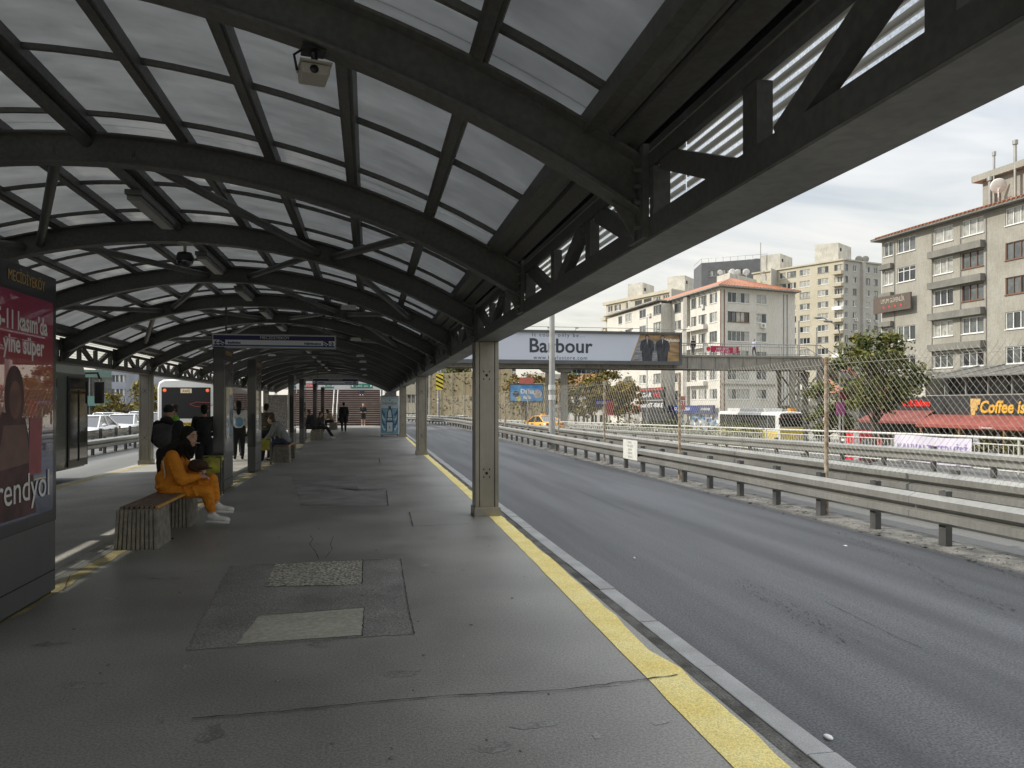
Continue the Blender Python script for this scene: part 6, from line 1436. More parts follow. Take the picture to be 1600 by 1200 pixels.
# ivy covered fence along the far bend
pts = [(862, 93), (830, 97), (800, 101), (760, 107), (725, 112), (690, 117), (655, 123), (628, 130)]
iv = thing('ivy_fence', 'tall brownish ivy covered mesh fence along the bend of the highway', 'fence', (*xyd(760, 107), -0.3), world=True)
rk = random.Random(77); mb = MB(); lv = MB()
for i in range(len(pts) - 1):
    a, b = xyd(*pts[i]), xyd(*pts[i + 1]); top = 6.4 if pts[i][0] < 830 else 4.6 - 0.004 * (pts[i][0] - 800); Ls = (V2(b) - V2(a)).length
    if pts[i][0] > 900: top = 3.0
    mb.prism([a, b, (b[0] + .06, b[1] + .1), (a[0] + .06, a[1] + .1)], 'z', -0.3, top)
    for k in range(int(Ls * 14)):
        u_ = rk.random(); z = -0.2 + rk.random() * (top + 0.3); p = V2(a).lerp(V2(b), u_); leaves(lv, (p.x - 0.05, p.y - 0.12, z), (.1, .12, .1), 2, rk, 0.17, 4)
    for u_ in (0.0, 0.5): p = V2(a).lerp(V2(b), u_); q = MB(); q.tube([(p.x - .1, p.y - .3, -.3), (p.x - .1, p.y - .3, top + 0.2)], 0.06, 6); q.build('post', GALV, iv)
mb.build('mesh_backing', mat('dry_ivy', (0.15, 0.125, 0.075), 0.95, 0, col2=(0.19, 0.165, 0.10), vscale=1.0, detail=8), iv); lv.build('ivy', [G5, G2, G5, mat('dry_ivy', ())], iv)
# hedge along the side street
hd = MB(); rk = random.Random(9)
for k in range(420):
    px = rk.uniform(945, 1180); d = rk.uniform(60, 66) if px > 1060 else rk.uniform(66, 78); q = PD(px, 640, d); leaves(hd, (q.x, q.y, rk.uniform(-1.9, -0.2)), (.5, .5, .3), 16, rk, 0.12, 3)
tag(hd.build('hedge', [G1, G2, G1]), kind='stuff')
fl = MB(); rk = random.Random(19)
for k in range(70):
    px = rk.uniform(1440, 1600); q = PD(px, 640, rk.uniform(50, 53)); leaves(fl, (q.x, q.y, rk.uniform(-1.9, -0.9)), (.3, .3, .25), 26, rk, 0.08, 4)
tag(fl.build('planter_shrubs', [G1, G4, G1, G2]), kind='stuff')
MB().box(16.0, 45, 20, 100, -2.112, -2.105)
s = MB(); s.sheet([(15.8, -10, -2.11), (44, -10, -2.11), (44, 160, -2.11), (15.8, 160, -2.11)]); structure('side_street', s, HIWAY)
s = MB(); s.sheet([(40.5, 20, -2.0), (52, 20, -2.0), (52, 160, -2.0), (40.5, 160, -2.0)]); s.sheet([(40.5, 20, -2.12), (40.5, 160, -2.12), (40.5, 160, -2.0), (40.5, 20, -2.0)]); structure('pavement', s, CONC)
# ------------------------------------------------------------------ vehicles
HEAD = mat('headlight', (0.6, 0.62, 0.62), 0.1, 0, 0.1, 8, coat=1); TAIL = mat('tail_light', (0.35, 0.015, 0.01), 0.2, 0, 0.1, 8, coat=1); CHR = mat('bright_metal', (0.6, 0.6, 0.6), 0.2, 0.9, 0)
PLATE = mat('number_plate', (0.7, 0.7, 0.68), 0.5, 0, 0); CGL = mat('car_glass', (0.025, 0.03, 0.035), 0.05, 0, 0, coat=0.6, spec=0.8)
def wheel(parent, x, y, r=0.32, wd=0.21):
    s = 1 if x > 0 else -1; t = MB(); t.lathe([(r * 0.62, -wd / 2), (r * 0.93, -wd / 2), (r, -wd / 3), (r, wd / 3), (r * 0.93, wd / 2), (r * 0.62, wd / 2)], 20, (x, y, r), 0, 'x'); o = t.build('wheel', RUBBER, parent)
    t = MB(); t.lathe([(0.001, s * wd * 0.35), (r * 0.18, s * wd * 0.42), (r * 0.55, s * wd * 0.36), (r * 0.64, s * wd * 0.49), (r * 0.62, s * wd * .2)], 20, (x, y, r), 0, 'x'); t.build('rim', CHR, o)
def car(label, loc, rz, paint, kind='sedan', name='car', group=None, taxi=False, L=4.4, Wd=1.78, H=1.46):
    t = thing(name, label, 'taxi' if taxi else 'car', loc, rz, group)
    hw = Wd / 2; f = L / 2
    if kind == 'sedan': st = [(-f, .45, .80, .80), (-f + .06, .28, .93, .86), (-f + .5, .24, 1.0, .95), (-f + 1.1, .22, .99, 1.0), (0, .2, .95, 1.0), (f - 1.5, .2, .93, 1.0), (f - .7, .22, .84, .96), (f - .12, .26, .70, .86), (f, .42, .58, .78)]; cab = [(-f + .45, 1.0), (f - 1.15, .9)]; roof = [(-f + 1.35, H), (f - 2.05, H - .02)]
    else: st = [(-f, .45, .9, .84), (-f + .06, .3, 1.02, .9), (-f + .5, .24, 1.02, .97), (-f + 1.1, .22, 1.0, 1.0), (0, .2, .97, 1.0), (f - 1.4, .2, .95, 1.0), (f - .6, .24, .86, .96), (f - .1, .28, .72, .86), (f, .45, .6, .78)]; cab = [(-f + .12, 1.0), (f - 1.05, .9)]; roof = [(-f + .5, H - .03), (f - 1.9, H)]
    mb = MB(); fr = []
    for (y, zl, zt, k) in st:
        w_ = hw * k; ring = [(-w_ * .9, zl), (-w_, zl + .16), (-w_ * 1.0, (zl + zt) / 2 + .05), (-w_ * .95, zt - .08), (-w_ * .82, zt), (0, zt + .035), (w_ * .82, zt), (w_ * .95, zt - .08), (w_, (zl + zt) / 2 + .05), (w_, zl + .16), (w_ * .9, zl)]
        fr.append((y, ring))
    n = len(fr[0][1]); vs = [(p[0], y, p[1]) for y, r in fr for p in r]; fs = []
    for i in range(len(fr) - 1):
        for j in range(n): a = i * n + j; b = i * n + (j + 1) % n; fs.append((a, b, b + n, a + n))
    fs += [tuple(reversed(range(n))), tuple(range(len(vs) - n, len(vs)))]
    mb.add(vs, fs, 0, True); bd = mb.build('body', paint, t)
    md = bd.modifiers.new('es', 'EDGE_SPLIT'); md.split_angle = rad(50)
    # cabin: pillars and roof in paint, glass set just inside
    (yb, zb), (yf, zf) = cab; (rb, zrb), (rf, zrf) = roof; w0, w1 = hw * .86, hw * .66
    def ring(i):                                      # 0 belt, 1 roof edge
        return [(-w0, yb, zb - .05), (w0, yb, zb - .05), (w0, yf, zf - .05), (-w0, yf, zf - .05)] if i == 0 else [(-w1, rb, zrb - .05), (w1, rb, zrb - .05), (w1, rf, zrf - .05), (-w1, rf, zrf - .05)]
    A, B = ring(0), ring(1); mb = MB(); mb.add([Vector(p) * 1 for p in A] + [Vector(p) for p in B], [(0, 1, 5, 4), (1, 2, 6, 5), (2, 3, 7, 6), (3, 0, 4, 7)]); mb.build('windows', CGL, t)
    mb = MB(); m2 = (rb + rf) / 2
    mb.add([(-w1 - .02, rb - .04, zrb - .055), (w1 + .02, rb - .04, zrb - .055), (w1 + .02, rf + .05, zrf - .055), (-w1 - .02, rf + .05, zrf - .055), (-w1 * .8, rb + .12, zrb), (w1 * .8, rb + .12, zrb), (w1 * .8, rf - .12, zrf), (-w1 * .8, rf - .12, zrf)], [(0, 1, 5, 4), (1, 2, 6, 5), (2, 3, 7, 6), (3, 0, 4, 7), (4, 5, 6, 7), (3, 2, 1, 0)], 0, True)
    for s in (-1, 1):
        for (p, q, r_) in (((s * w0, yb, zb - .06), (s * w1, rb, zrb - .05), .07), ((s * w0, yf, zf - .06), (s * w1, rf, zrf - .05), .05), ((s * (w0 + .005), (yb + yf) / 2, zb - .06), (s * (w1 + .005), m2, zrb - .04), .045)): mb.bar(p, q, r_, r_)
    mb.build('roof', paint, t)
    for s in (-1, 1):
        for y in (-f + .85, f - .85): wheel(t, s * (hw - .10), y)
        mb = MB(); mb.ell((s * hw * .66, f - .12, .66), (.2, .14, .085)); mb.build('headlight', HEAD, t)
        mb = MB(); mb.box(s * hw * .68 - .17, s * hw * .68 + .17, -f - .005 + .0, -f + .09, .74, .90); mb.build('tail_light', TAIL, t, 0.02)
        mb = MB(); mb.ell((s * (hw + .09), f - 1.35, 1.0), (.1, .06, .07)); mb.bar((s * hw * .9, f - 1.38, .95), (s * (hw + .05), f - 1.36, .98), .04, .04); mb.build('mirror', paint, t)
        for y in (-.25, .75): MB().box(s * (hw * 1.0) - .012, s * (hw * 1.0) + .012, y - .09, y + .09, .80, .825).build('door_handle', CHR, t)
    MB().box(-.26, .26, -f - .012, -f + .02, .58, .69).build('number_plate', PLATE, t); MB().box(-.26, .26, f - .02, f + .012, .40, .51).build('number_plate', PLATE, t)
    MB().box(-.45, .45, f - .06, f + .004, .53, .60).build('grille', BLACK, t); MB().box(-hw * .8, hw * .8, -f - .004, -f + .1, .30, .42).build('bumper', BLACK, t)
    if taxi:
        MB().prism([(-.22, H - .01), (.22, H - .01), (.16, H + .14), (-.16, H + .14)], 'y', m2 - .07, m2 + .07).build('roof_sign', paint, t, 0.015)
    return t
WP = mat('white_car_paint', (0.70, 0.70, 0.69), 0.25, 0, 0.02, 2, coat=0.8); TX = mat('taxi_yellow', (0.72, 0.36, 0.02), 0.3, 0, 0.03, 2, coat=0.7); DKP2 = mat('dark_car_paint', (0.03, 0.032, 0.036), 0.25, 0, 0.05, 2, coat=0.8)
q = PD(845, 640, 60); car('yellow taxi with roof sign on the highway behind the lamp post', (q.x, q.y, -0.15 + zdrop(q.y)), 0.30, TX, 'sedan', 'taxi', None, True)
q = PD(720, 640, 112); car('white hatchback driving away on the far highway bend', (q.x, q.y, -0.15 + zdrop(q.y)), 0.15, WP, 'hatch', group='cars on the far bend')
q = PD(678, 640, 118); car('dark car ahead of the white hatchback on the far bend', (q.x, q.y, -0.15 + zdrop(q.y)), 0.15, DKP2, 'hatch', group='cars on the far bend')
gl = 'cars queueing on the left carriageway'
SIL = mat('silver_car_paint', (0.5, 0.5, 0.5), 0.25, 0.4, 0.02, 2, coat=0.8)
for (x, y, rz, pt, kd, lab) in [(-13.0, 44.5, math.pi + .04, WP, 'sedan', 'nearest white car behind the left guardrail, next to the column'), (-12.8, 38.6, math.pi, WP, 'sedan', 'white car half hidden by the bus mirror'), (-13.2, 51.5, math.pi + .03, SIL, 'hatch', 'silver car behind the two nearest white cars'),
                                 (-16.2, 52, math.pi + .05, WP, 'hatch', 'white car in the far lane, just left of the column'), (-16.4, 60, math.pi + .04, WP, 'hatch', 'white car at the back of the queue')]:
    car(lab, (x, y, -0.31), rz, pt, kd, group=gl)

BGL = mat('bus_glass', (0.02, 0.022, 0.024), 0.06, 0, 0, coat=0.5, spec=0.8)
def bus(label, loc, rz, paint, L=12.0, Wd=2.5, H=3.1, lower=None, doors=(), rear_label=None, front_sign=None, roofpod=True, side_glass=(1.25, 2.55), wz=1.15):
    t = thing('bus', label, 'bus', loc, rz); hw = Wd / 2; f = L / 2
    mb = MB(); prof = [(-hw + .03, .32), (-hw, .5), (-hw, 2.7), (-hw + .06, 2.95), (-hw + .25, H - .03), (0, H + .02), (hw - .25, H - .03), (hw - .06, 2.95), (hw, 2.7), (hw, .5), (hw - .03, .32)]
    mb.sweep(prof, [(lambda p, y=y, k=k: (p[0] * k, y, p[1] if k == 1 else .32 + (p[1] - .32) * (1 - (1 - k) * .4))) for y, k in ((-f, .94), (-f + .12, 1), (f - .15, 1), (f, .93))], 0); mb.build('body', paint, t)
    if lower is not None:
        mb = MB()
        for s in (-1, 1): mb.box(s * (hw + .002) - .004, s * (hw + .002) + .004, -f + .2, f - .25, .36, 1.3)
        mb.build('skirt', lower, t)
    for s in (-1, 1):
        n = int(L / 1.5)
        for i in range(n):
            y0 = -f + .5 + (L - 1.1) * i / n; y1 = -f + .5 + (L - 1.1) * (i + 1) / n - .05
            if s > 0 and any(a < (y0 + y1) / 2 < b for a, b in doors): continue
            MB().box(s * (hw + .004) - .006, s * (hw + .004) + .006, y0, y1, *side_glass).build('window', BGL, t)
        for y in (-f + 2.9, f - 2.7): wheel(t, s * (hw - .14), y, .48, .28)
    for (a, b) in doors:
        mb = MB(); mb.box(hw + .003, hw + .03, a, b, .36, 2.62); dr = mb.build('door', BLACK, t)
        for i in range(2):
            c0 = a + .06 + (b - a - .06) * i / 2; c1 = c0 + (b - a) / 2 - .1; MB().box(hw + .031, hw + .036, c0, c1, .55, 2.2).build('pane', BGL, dr)
        MB().box(hw + .031, hw + .05, (a + b) / 2 - .03, (a + b) / 2 + .03, .5, 2.3).build('door_edge', RUBBER, dr); MB().box(hw + .031, hw + .04, a + .04, b - .04, 2.26, 2.58).build('header_panel', BGL, dr)
    MB().box(-hw + .12, hw - .12, f - .02, f + .012, wz, 2.9).build('windscreen', BGL, t)
    MB().box(-hw + .2, hw - .2, -f - .012, -f + .02, 1.3, 2.72).build('rear_window', mat('rear_glass', (0.018, 0.019, 0.02), 0.25, 0, 0, spec=0.25), t)
    for s in (-1, 1):
        mb = MB(); mb.box(s * .9 - .16, s * .9 + .16, f - .01, f + .015, .7, .88); mb.build('headlight', HEAD, t)
        mb = MB(); mb.box(s * 1.02 - .07, s * 1.02 + .07, -f - .015, -f + .01, .75, 1.2); mb.build('tail_light', TAIL, t)
        mb = MB(); mb.lathe([(.001, -f - .03), (.07, -f - .03), (.08, -f - .012), (.001, -f - .012)], 12, (s * .92, 0, 2.58), 0, 'y'); mb.build('top_light', mat('amber_lamp', (0.7, 0.13, 0.03), 0.3, 0, 0, emit=0.6), t)
    mb = MB(); mb.box(-.26, .26, -f - .013, -f, .70, .81); mb.build('number_plate', PLATE, t); MB().box(-hw + .1, hw - .1, f - .01, f + .02, .34, .6).build('bumper', BLACK, t)
    for s in (-1, 1):
        mb = MB(); mb.tube([(s * (hw - .1), f - .1, 2.75), (s * (hw + .12), f + .38, 2.78), (s * (hw + .15), f + .45, 2.62)], .03, 8); m_ = mb.build('mirror_arm', BLACK, t)
        MB().box(s * (hw + .15) - .11, s * (hw + .15) + .11, f + .36, f + .5, 1.95, 2.55).build('mirror', BLACK, m_, 0.03)
    if roofpod: MB().box(-hw + .35, hw - .35, -f + 1.5, f - 3, H - .02, H + .28).build('roof_unit', paint, t, 0.05)
    return t
# white bus seen from behind on the left bus lane
q = PD(291, 640, 35.0)
wbus = bus('white bus seen from behind on the left bus lane, dark rear window with red lamps', (q.x, q.y + 6, -0.31), 0.0, WP)
MB().box(-.24, .24, -6.03, -6.013, 2.46, 2.66).build('route_display', mat('route_amber', (0.5, 0.42, 0.28), 0.5, 0, 0.3, 20, emit=0.25), wbus)
lettering('lettering', '34AS', .15, frame((0, -6.034, 2.55), (1, 0, 0), (0, 0, 1)), BLACK, [c for c in wbus.children if c.name.startswith('route')][0], depth=.002)
mb = MB(); mb.tube([(0.15, -6.02, 1.95), (.45, -6.02, 2.05), (1.0, -6.02, 2.03), (1.15, -6.02, 1.93), (.9, -6.02, 1.82), (.4, -6.02, 1.84), (.15, -6.02, 1.95)], .012, 5); mb.build('decal', mat('decal_red', (0.4, 0.05, 0.05), 0.5, 0, 0), wbus)
MB().box(-.55, .55, -6.02, -6.013, .95, 1.12).build('advert_strip', mat('strip_yellow', (0.6, 0.45, 0.02), 0.5, 0, 0), wbus)
lettering('lettering', 'METROBÜS', .15, frame((0, -6.021, 1.035), (1, 0, 0), (0, 0, 1)), BLACK, wbus, depth=.002, bold=.004)
# dark green-grey bus at left with its door by the pylon
q = PZ(136.5, 722, -0.12)
bus('grey-green bus with dark double door at the left edge, behind the nearest pylon', (-7.30 - 1.25, 22.0 - 9.0, -0.31), 0.0, mat('bus_green_grey', (0.075, 0.095, 0.086), 0.35, 0, 0.1, 1, coat=0.4), L=18.0, doors=((7.6, 8.92), (1.5, 2.9), (-4.5, -3.1)), lower=None)
# city bus on the side street
q = PD(1239, 640, 70)
cb_ = bus('white city bus with yellow lower front on the side street below the footbridge', (q.x - 0.2, q.y + 6.1, -2.1), math.pi + 0.02, mat('bus_offwhite', (0.66, 0.66, 0.64), 0.4, 0, 0.05, 1, coat=0.3), lower=mat('bus_yellow', (0.62, 0.46, 0.03), 0.4, 0, 0.05, 1), side_glass=(1.45, 2.75), wz=1.72)
MB().box(-1.15, 1.15, 6.003, 6.03, .45, 1.68).build('front_panel', MATS['bus_yellow'], cb_); MB().box(-0.9, 0.9, 6.013, 6.02, 2.55, 2.85).build('route_display', BLACK, cb_)
MB().box(-1.0, -.4, 4.6, 5.2, 3.1, 3.4).build('roof_beacon', mat('beacon_amber', (0.5, 0.22, 0.02), 0.4, 0, 0), cb_)
# ------------------------------------------------------------------ people
SKIN = mat('skin', (0.42, 0.25, 0.17), 0.55, 0, 0.06, 8); SKIN2 = mat('skin_tan', (0.33, 0.19, 0.13), 0.55, 0, 0.06, 8)
HAIRB = mat('black_hair', (0.008, 0.007, 0.006), 0.6, 0, 0.3, 25, bump=0.5, bscale=60, spec=0.25); HAIRR = mat('brown_hair', (0.05, 0.03, 0.02), 0.5, 0, 0.3, 20)
BLK = mat('black_cloth', (0.012, 0.012, 0.014), 0.85, 0, 0.2, 6, bump=0.4, bscale=18); DGR = mat('dark_grey_cloth', (0.035, 0.036, 0.038), 0.8, 0, 0.2, 6, bump=0.3, bscale=18); WCL = mat('white_cloth', (0.62, 0.62, 0.60), 0.8, 0, 0.05, 6, bump=0.3, bscale=15)
SKYB = mat('sky_blue_cloth', (0.16, 0.32, 0.48), 0.8, 0, 0.1, 6); LIMEV = mat('lime_vest', (0.22, 0.55, 0.06), 0.7, 0, 0.1, 6); GHOOD = mat('grey_marl', (0.22, 0.235, 0.235), 0.9, 0, 0.12, 10, bump=0.5, bscale=14); NAVY = mat('navy_denim', (0.025, 0.04, 0.075), 0.85, 0, 0.2, 8); BEIGE = mat('beige_cloth', (0.26, 0.19, 0.115), 0.85, 0, 0.1, 6); KHAKI = mat('khaki_cloth', (0.18, 0.13, 0.08), 0.85, 0, 0.1, 6); RED = mat('red_cloth', (0.35, 0.03, 0.03), 0.8, 0, 0.1, 6); WSH = mat('white_shoe', (0.68, 0.68, 0.66), 0.6, 0, 0.04, 8); OLV = mat('olive_cloth', (0.06, 0.065, 0.04), 0.85, 0, 0.15, 6)
def vv(*a): return Vector(a)
def pose_stand(lean=0.0, step=0.0, armf=0.0, turn=0.0):
    J = dict(pelvis=vv(0, 0, .94), waist=vv(0, 0, 1.08), chest=vv(0, lean * .5, 1.28), neck=vv(0, lean, 1.47), head=vv(0, lean + .025, 1.60))
    for s, k in ((-1, 'l'), (1, 'r')):
        st = step * s
        J['sh' + k] = vv(s * .175, lean * .9, 1.40); J['el' + k] = vv(s * .235, lean - .03 + armf * .10 - st * .3, 1.13); J['wr' + k] = vv(s * (.235 - armf * .12), lean + .05 + armf * .28 - st * .35, .90 + armf * .22)
        J['hi' + k] = vv(s * .09, 0, .92); J['kn' + k] = vv(s * .10, .03 + st * .7, .50); J['an' + k] = vv(s * .10, -.03 + st, .09 + max(0, -st) * .15)
    return J
def pose_sit(lean=0.1, reach=0.3, spread=0.11, headdown=0.0, seat=.45, legf=.42, feet=.40):
    J = dict(pelvis=vv(0, 0, seat + .10), waist=vv(0, lean * .25, seat + .26), chest=vv(0, lean * .65, seat + .44), neck=vv(0, lean + .02, seat + .62), head=vv(0, lean + .06 + headdown * .08, seat + .75 - headdown * .04))
    for s, k in ((-1, 'l'), (1, 'r')):
        J['sh' + k] = vv(s * .175, lean * .92, seat + .56); J['el' + k] = vv(s * .23, lean * .8 + reach * .5, seat + .30); J['wr' + k] = vv(s * .10, lean * .6 + reach + .08, seat + .20)
        J['hi' + k] = vv(s * .09, .02, seat + .09); J['kn' + k] = vv(s * spread, legf, seat + .07); J['an' + k] = vv(s * spread, feet, .09)
    return J
def person(label, loc, rz, J, top, bottom, shoes, hair='short', hairm=HAIRB, skin=SKIN, scale=1.0, long_sleeve=True, bare_legs=False, hood=False, vox=0.016, skirt=False, group=None, topvol=1.0, coat=False):
    t = thing('person', label, 'person', loc, rz, group); t.scale = (scale,) * 3
    P = []; C = lambda a, ra, b, rb: P.append(('c', a, ra, b, rb))
    hd = J['head']; 
    P.append(('e', hd + vv(0, .0, .02), (.075, .092, .105))); P.append(('e', hd + vv(0, .035, -.045), (.055, .06, .065))); P.append(('e', hd + vv(0, .095, -.012), (.013, .02, .022)))
    for s in (-1, 1): P.append(('e', hd + vv(s * .077, -.005, -.005), (.012, .022, .032)))
    C(J['neck'] - vv(0, 0, .05), .058, hd + vv(0, -.01, -.06), .052)
    C(J['chest'], .12, J['neck'] - vv(0, 0, .08), .075); C(J['pelvis'], .125, J['chest'], .125)
    for s, k in ((-1, 'l'), (1, 'r')):
        C(J['chest'] + vv(s * .06, 0, .06), .08, J['sh' + k], .058); C(J['sh' + k], .052, J['el' + k], .04); C(J['el' + k], .04, J['wr' + k], .028)
        d = (J['wr' + k] - J['el' + k]).normalized(); side = vv(-s, 0, 0) * .0 + d.cross(vv(0, 0, 1)).normalized() if d.cross(vv(0, 0, 1)).length > .01 else vv(1, 0, 0)
        palm = J['wr' + k] + d * .055; C(J['wr' + k], .028, palm, .034)
        nrm = d.cross(side).normalized()
        for i, (o_, ln) in enumerate(((-.028, .055), (-.009, .07), (.010, .066), (.028, .05))):
            b = palm + side * o_ + d * .02; m_ = b + d * ln * .6 - nrm * .006; C(b, .0115, m_, .0115); C(m_, .0115, m_ + d * ln * .45 - nrm * .02, .0105)
        b = palm + side * (-.03) - d * .015; C(b, .013, b + d * .035 - side * .03, .0115)
        C(J['hi' + k], .092, J['kn' + k], .058); C(J['kn' + k], .056, J['kn' + k].lerp(J['an' + k], .35), .058); C(J['kn' + k].lerp(J['an' + k], .35), .058, J['an' + k], .038)
        C(J['an' + k], .04, J['an' + k] + vv(0, .12, -.055), .03)
    blob('body', P, skin, t, vox, 3)
    # top
    P = []; v = topvol
    P.append(('e', J['chest'] + vv(0, -.0, -.02), (.185 * v, .135 * v, .19))); P.append(('e', J['waist'], (.16 * v, .125 * v, .15))); P.append(('e', J['pelvis'] + vv(0, 0, .03), (.165 * v, .135 * v, .11)))
    C(J['chest'], .14 * v, J['neck'] - vv(0, 0, .09), .10); C(J['waist'], .13 * v, J['chest'], .14 * v)
    for s, k in ((-1, 'l'), (1, 'r')):
        C(J['chest'] + vv(s * .08, 0, .08), .09, J['sh' + k], .075)
        e_ = J['el' + k] if long_sleeve else J['sh' + k].lerp(J['el' + k], .7)
        C(J['sh' + k], .073 * v, e_, .060 * v)
        if long_sleeve: C(J['el' + k], .060 * v, J['wr' + k] - (J['wr' + k] - J['el' + k]).normalized() * .01, .044)
    if hood: P.append(('e', J['neck'] + vv(0, -.075, .0), (.11, .07, .07)))
    if coat:
        for s, k in ((-1, 'l'), (1, 'r')): C(J['hi' + k] + vv(s * .03, 0, .05), .14, J['hi' + k].lerp(J['kn' + k], .75) + vv(s * .03, 0, 0), .125)
    blob('top', P, top, t, vox, 4)
    # trousers
    P = [('e', J['pelvis'] + vv(0, 0, -.02), (.155, .13, .11))]
    for s, k in ((-1, 'l'), (1, 'r')):
        if bare_legs:
            C(J['hi' + k], .115, J['hi' + k].lerp(J['kn' + k], .85), .09)
        else:
            C(J['hi' + k], .112, J['kn' + k], .078); C(J['kn' + k], .078, J['an' + k] + vv(0, 0, .05), .060)
    blob('trousers', P, bottom, t, vox, 4)
    P = []
    for k in 'lr':
        a = J['an' + k]; fd = vv(0, 1, 0)
        C(a + vv(0, -.03, -.02), .047, a + vv(0, -.02, -.045), .044); C(a + vv(0, -.02, -.05), .042, a + vv(0, .16, -.058), .032); 
    so = blob('shoes', P, shoes, t, vox, 2)
    h = J['head']
    if hair == 'short': P = [('e', h + vv(0, -.018, .045), (.083, .095, .093)), ('e', h + vv(0, -.055, .0), (.074, .055, .09))]
    elif hair == 'long': P = [('e', h + vv(0, -.02, .045), (.088, .10, .095)), ('e', h + vv(0, -.06, -.02), (.085, .06, .12)), ('c', h + vv(0, -.07, -.06), .075, h + vv(0, -.10, -.32), .06)]
    elif hair == 'cap': P = [('e', h + vv(0, -.01, .05), (.088, .10, .085)), ('c', h + vv(-.04, .1, .04), .012, h + vv(.04, .1, .04), .012), ('e', h + vv(0, .10, .035), (.07, .06, .012))]
    elif hair == 'hood': P = [('e', h + vv(0, -.025, .025), (.105, .115, .13)), ('c', h + vv(0, -.04, -.06), .09, J['neck'] + vv(0, -.04, -.02), .10)]
    else: P = None
    if P: blob({'cap': 'cap', 'hood': 'hood'}.get(hair, 'hair'), P, hairm, t, vox, 3)
    return t
def backpack(label, owner_loc, rz, J, m, s=1.0):
    c = J['chest']; R = Matrix.Translation(Vector(owner_loc)) @ Matrix.Rotation(rz, 4, 'Z') @ Matrix.Scale(s, 4)
    t = thing('backpack', label, 'backpack', owner_loc, rz); t.scale = (s,) * 3
    b = c + vv(0, -.24, -.06)
    blob('bag', [('e', b, (.15, .10, .21)), ('e', b + vv(0, -.03, -.08), (.14, .09, .13)), ('c', b + vv(-.09, .0, .12), .07, b + vv(.09, .0, .12), .07)], m, t, .016, 3)
    blob('front_pocket', [('e', b + vv(0, -.10, -.07), (.10, .05, .10))], m, t, .014, 2)
    mb = MB()
    for q in (-1, 1): mb.tube([b + vv(q * .1, .07, .13), c + vv(q * .12, .0, .155), c + vv(q * .125, .13, .06), c + vv(q * .13, .10, -.12), b + vv(q * .12, .07, -.14)], .018, 6)
    mb.build('straps', m, t); return t
def at(px, py, z=0.0): p = PZ(px, py, z); return (p.x, p.y, z)
def on_strip(x): return -0.2 + (x + 6.92) * 0.13 / 3.92

# the seated woman in orange, facing +X: local +Y is forward, so turn by -90 degrees
SKINW = mat('skin_light', (0.50, 0.31, 0.22), 0.5, 0, 0.05, 8)
ORG = mat('orange_jersey', (0.60, 0.215, 0.012), 0.85, 0, 0.10, 5, bump=1.6, bscale=8, fine=0.06, fscale=60)
wo = thing('person', 'seated woman with long black wavy hair in an orange tracksuit and white trainers, smoking', 'person', (-2.50, 10.72, 0), rad(-90))
# local frame: x = towards the viewer is +x?  (after -90 turn: local x -> -Y world, local y -> +X world)
def wl_(px, py, dy=0.0):                                   # picture point -> local point in the vertical plane Y = 10.72 + dy
    p = PY(px, py, 10.72 + dy); return vv(-dy, p.x + 2.50, p.z)
hdp = wl_(296, 684); hdp.x = 0.0
sh_n, sh_f = wl_(269, 713, -.165), wl_(281, 710, .16)
el_n, el_f = wl_(283, 750, -.22), wl_(296, 742, .12)
wr_n, wr_f = wl_(312, 744, -.10), wl_(309, 735, .08)
hip = wl_(268, 764); kn_n = wl_(322, 768, -.06); kn_f = wl_(331, 749, .05)
an_n, an_f = wl_(333, 806, -.05), wl_(339, 790, .05)
chest = wl_(272, 728); neck = wl_(284, 704); waist = wl_(266, 748)
P = []; C = lambda a, ra, b, rb: P.append(('c', a, ra, b, rb))
HQ = Matrix.Rotation(rad(-28), 3, 'Z')
def hv(x, y, z): return HQ @ (Vector((x, y, z)) * 1.07)
P.append(('e', hdp + hv(0, 0, .015), (.078, .096, .108))); P.append(('e', hdp + hv(0, .035, -.045), (.052, .055, .06))); P.append(('e', hdp + hv(0, .04, -.09), (.03, .035, .022)))
C(hdp + hv(0, .082, .012), .007, hdp + hv(0, .102, -.022), .011); P.append(('e', hdp + hv(0, .086, -.052), (.022, .012, .008))); P.append(('e', hdp + hv(0, .083, -.064), (.02, .012, .008)))
for s in (-1, 1): P.append(('e', hdp + hv(s * .072, -.005, -.01), (.010, .02, .03))); P.append(('e', hdp + hv(s * .035, .075, .02), (.022, .012, .01)))
C(neck - vv(0, .01, .03), .05, hdp + vv(0, -.01, -.06), .045); C(chest, .11, neck - vv(0, 0, .06), .07); C(hip, .115, chest, .11)
for sh, el, wr, dirn in ((sh_n, el_n, wr_n, 1), (sh_f, el_f, wr_f, -1)):
    C(sh, .05, el, .038); C(el, .036, wr, .025)
    d = vv(-.35 * dirn, .9, -.15).normalized() if dirn > 0 else vv(.45, .85, .05).normalized()
    up = vv(0, .1, 1).normalized(); side = d.cross(up).normalized(); palm = wr + d * .05
    C(wr, .025, palm - side * .012, .027); C(wr, .024, palm + side * .014, .026)
    for o_, ln in ((-.030, .052), (-.010, .066), (.010, .062), (.029, .046)):
        b = palm + side * o_ + d * .018; m1 = b + d * ln * .55; m2 = m1 + d * ln * .25 - up * .022; m3 = m2 - up * .018 - d * .006
        C(b, .0098, m1, .0092); C(m1, .0092, m2, .0086); C(m2, .0086, m3, .008)
    b = palm - side * .03 - d * .012; C(b, .012, b + d * .03 - side * .022 - up * .008, .0105); C(b + d * .03 - side * .022 - up * .008, .0105, b + d * .055 - side * .018 - up * .02, .009)
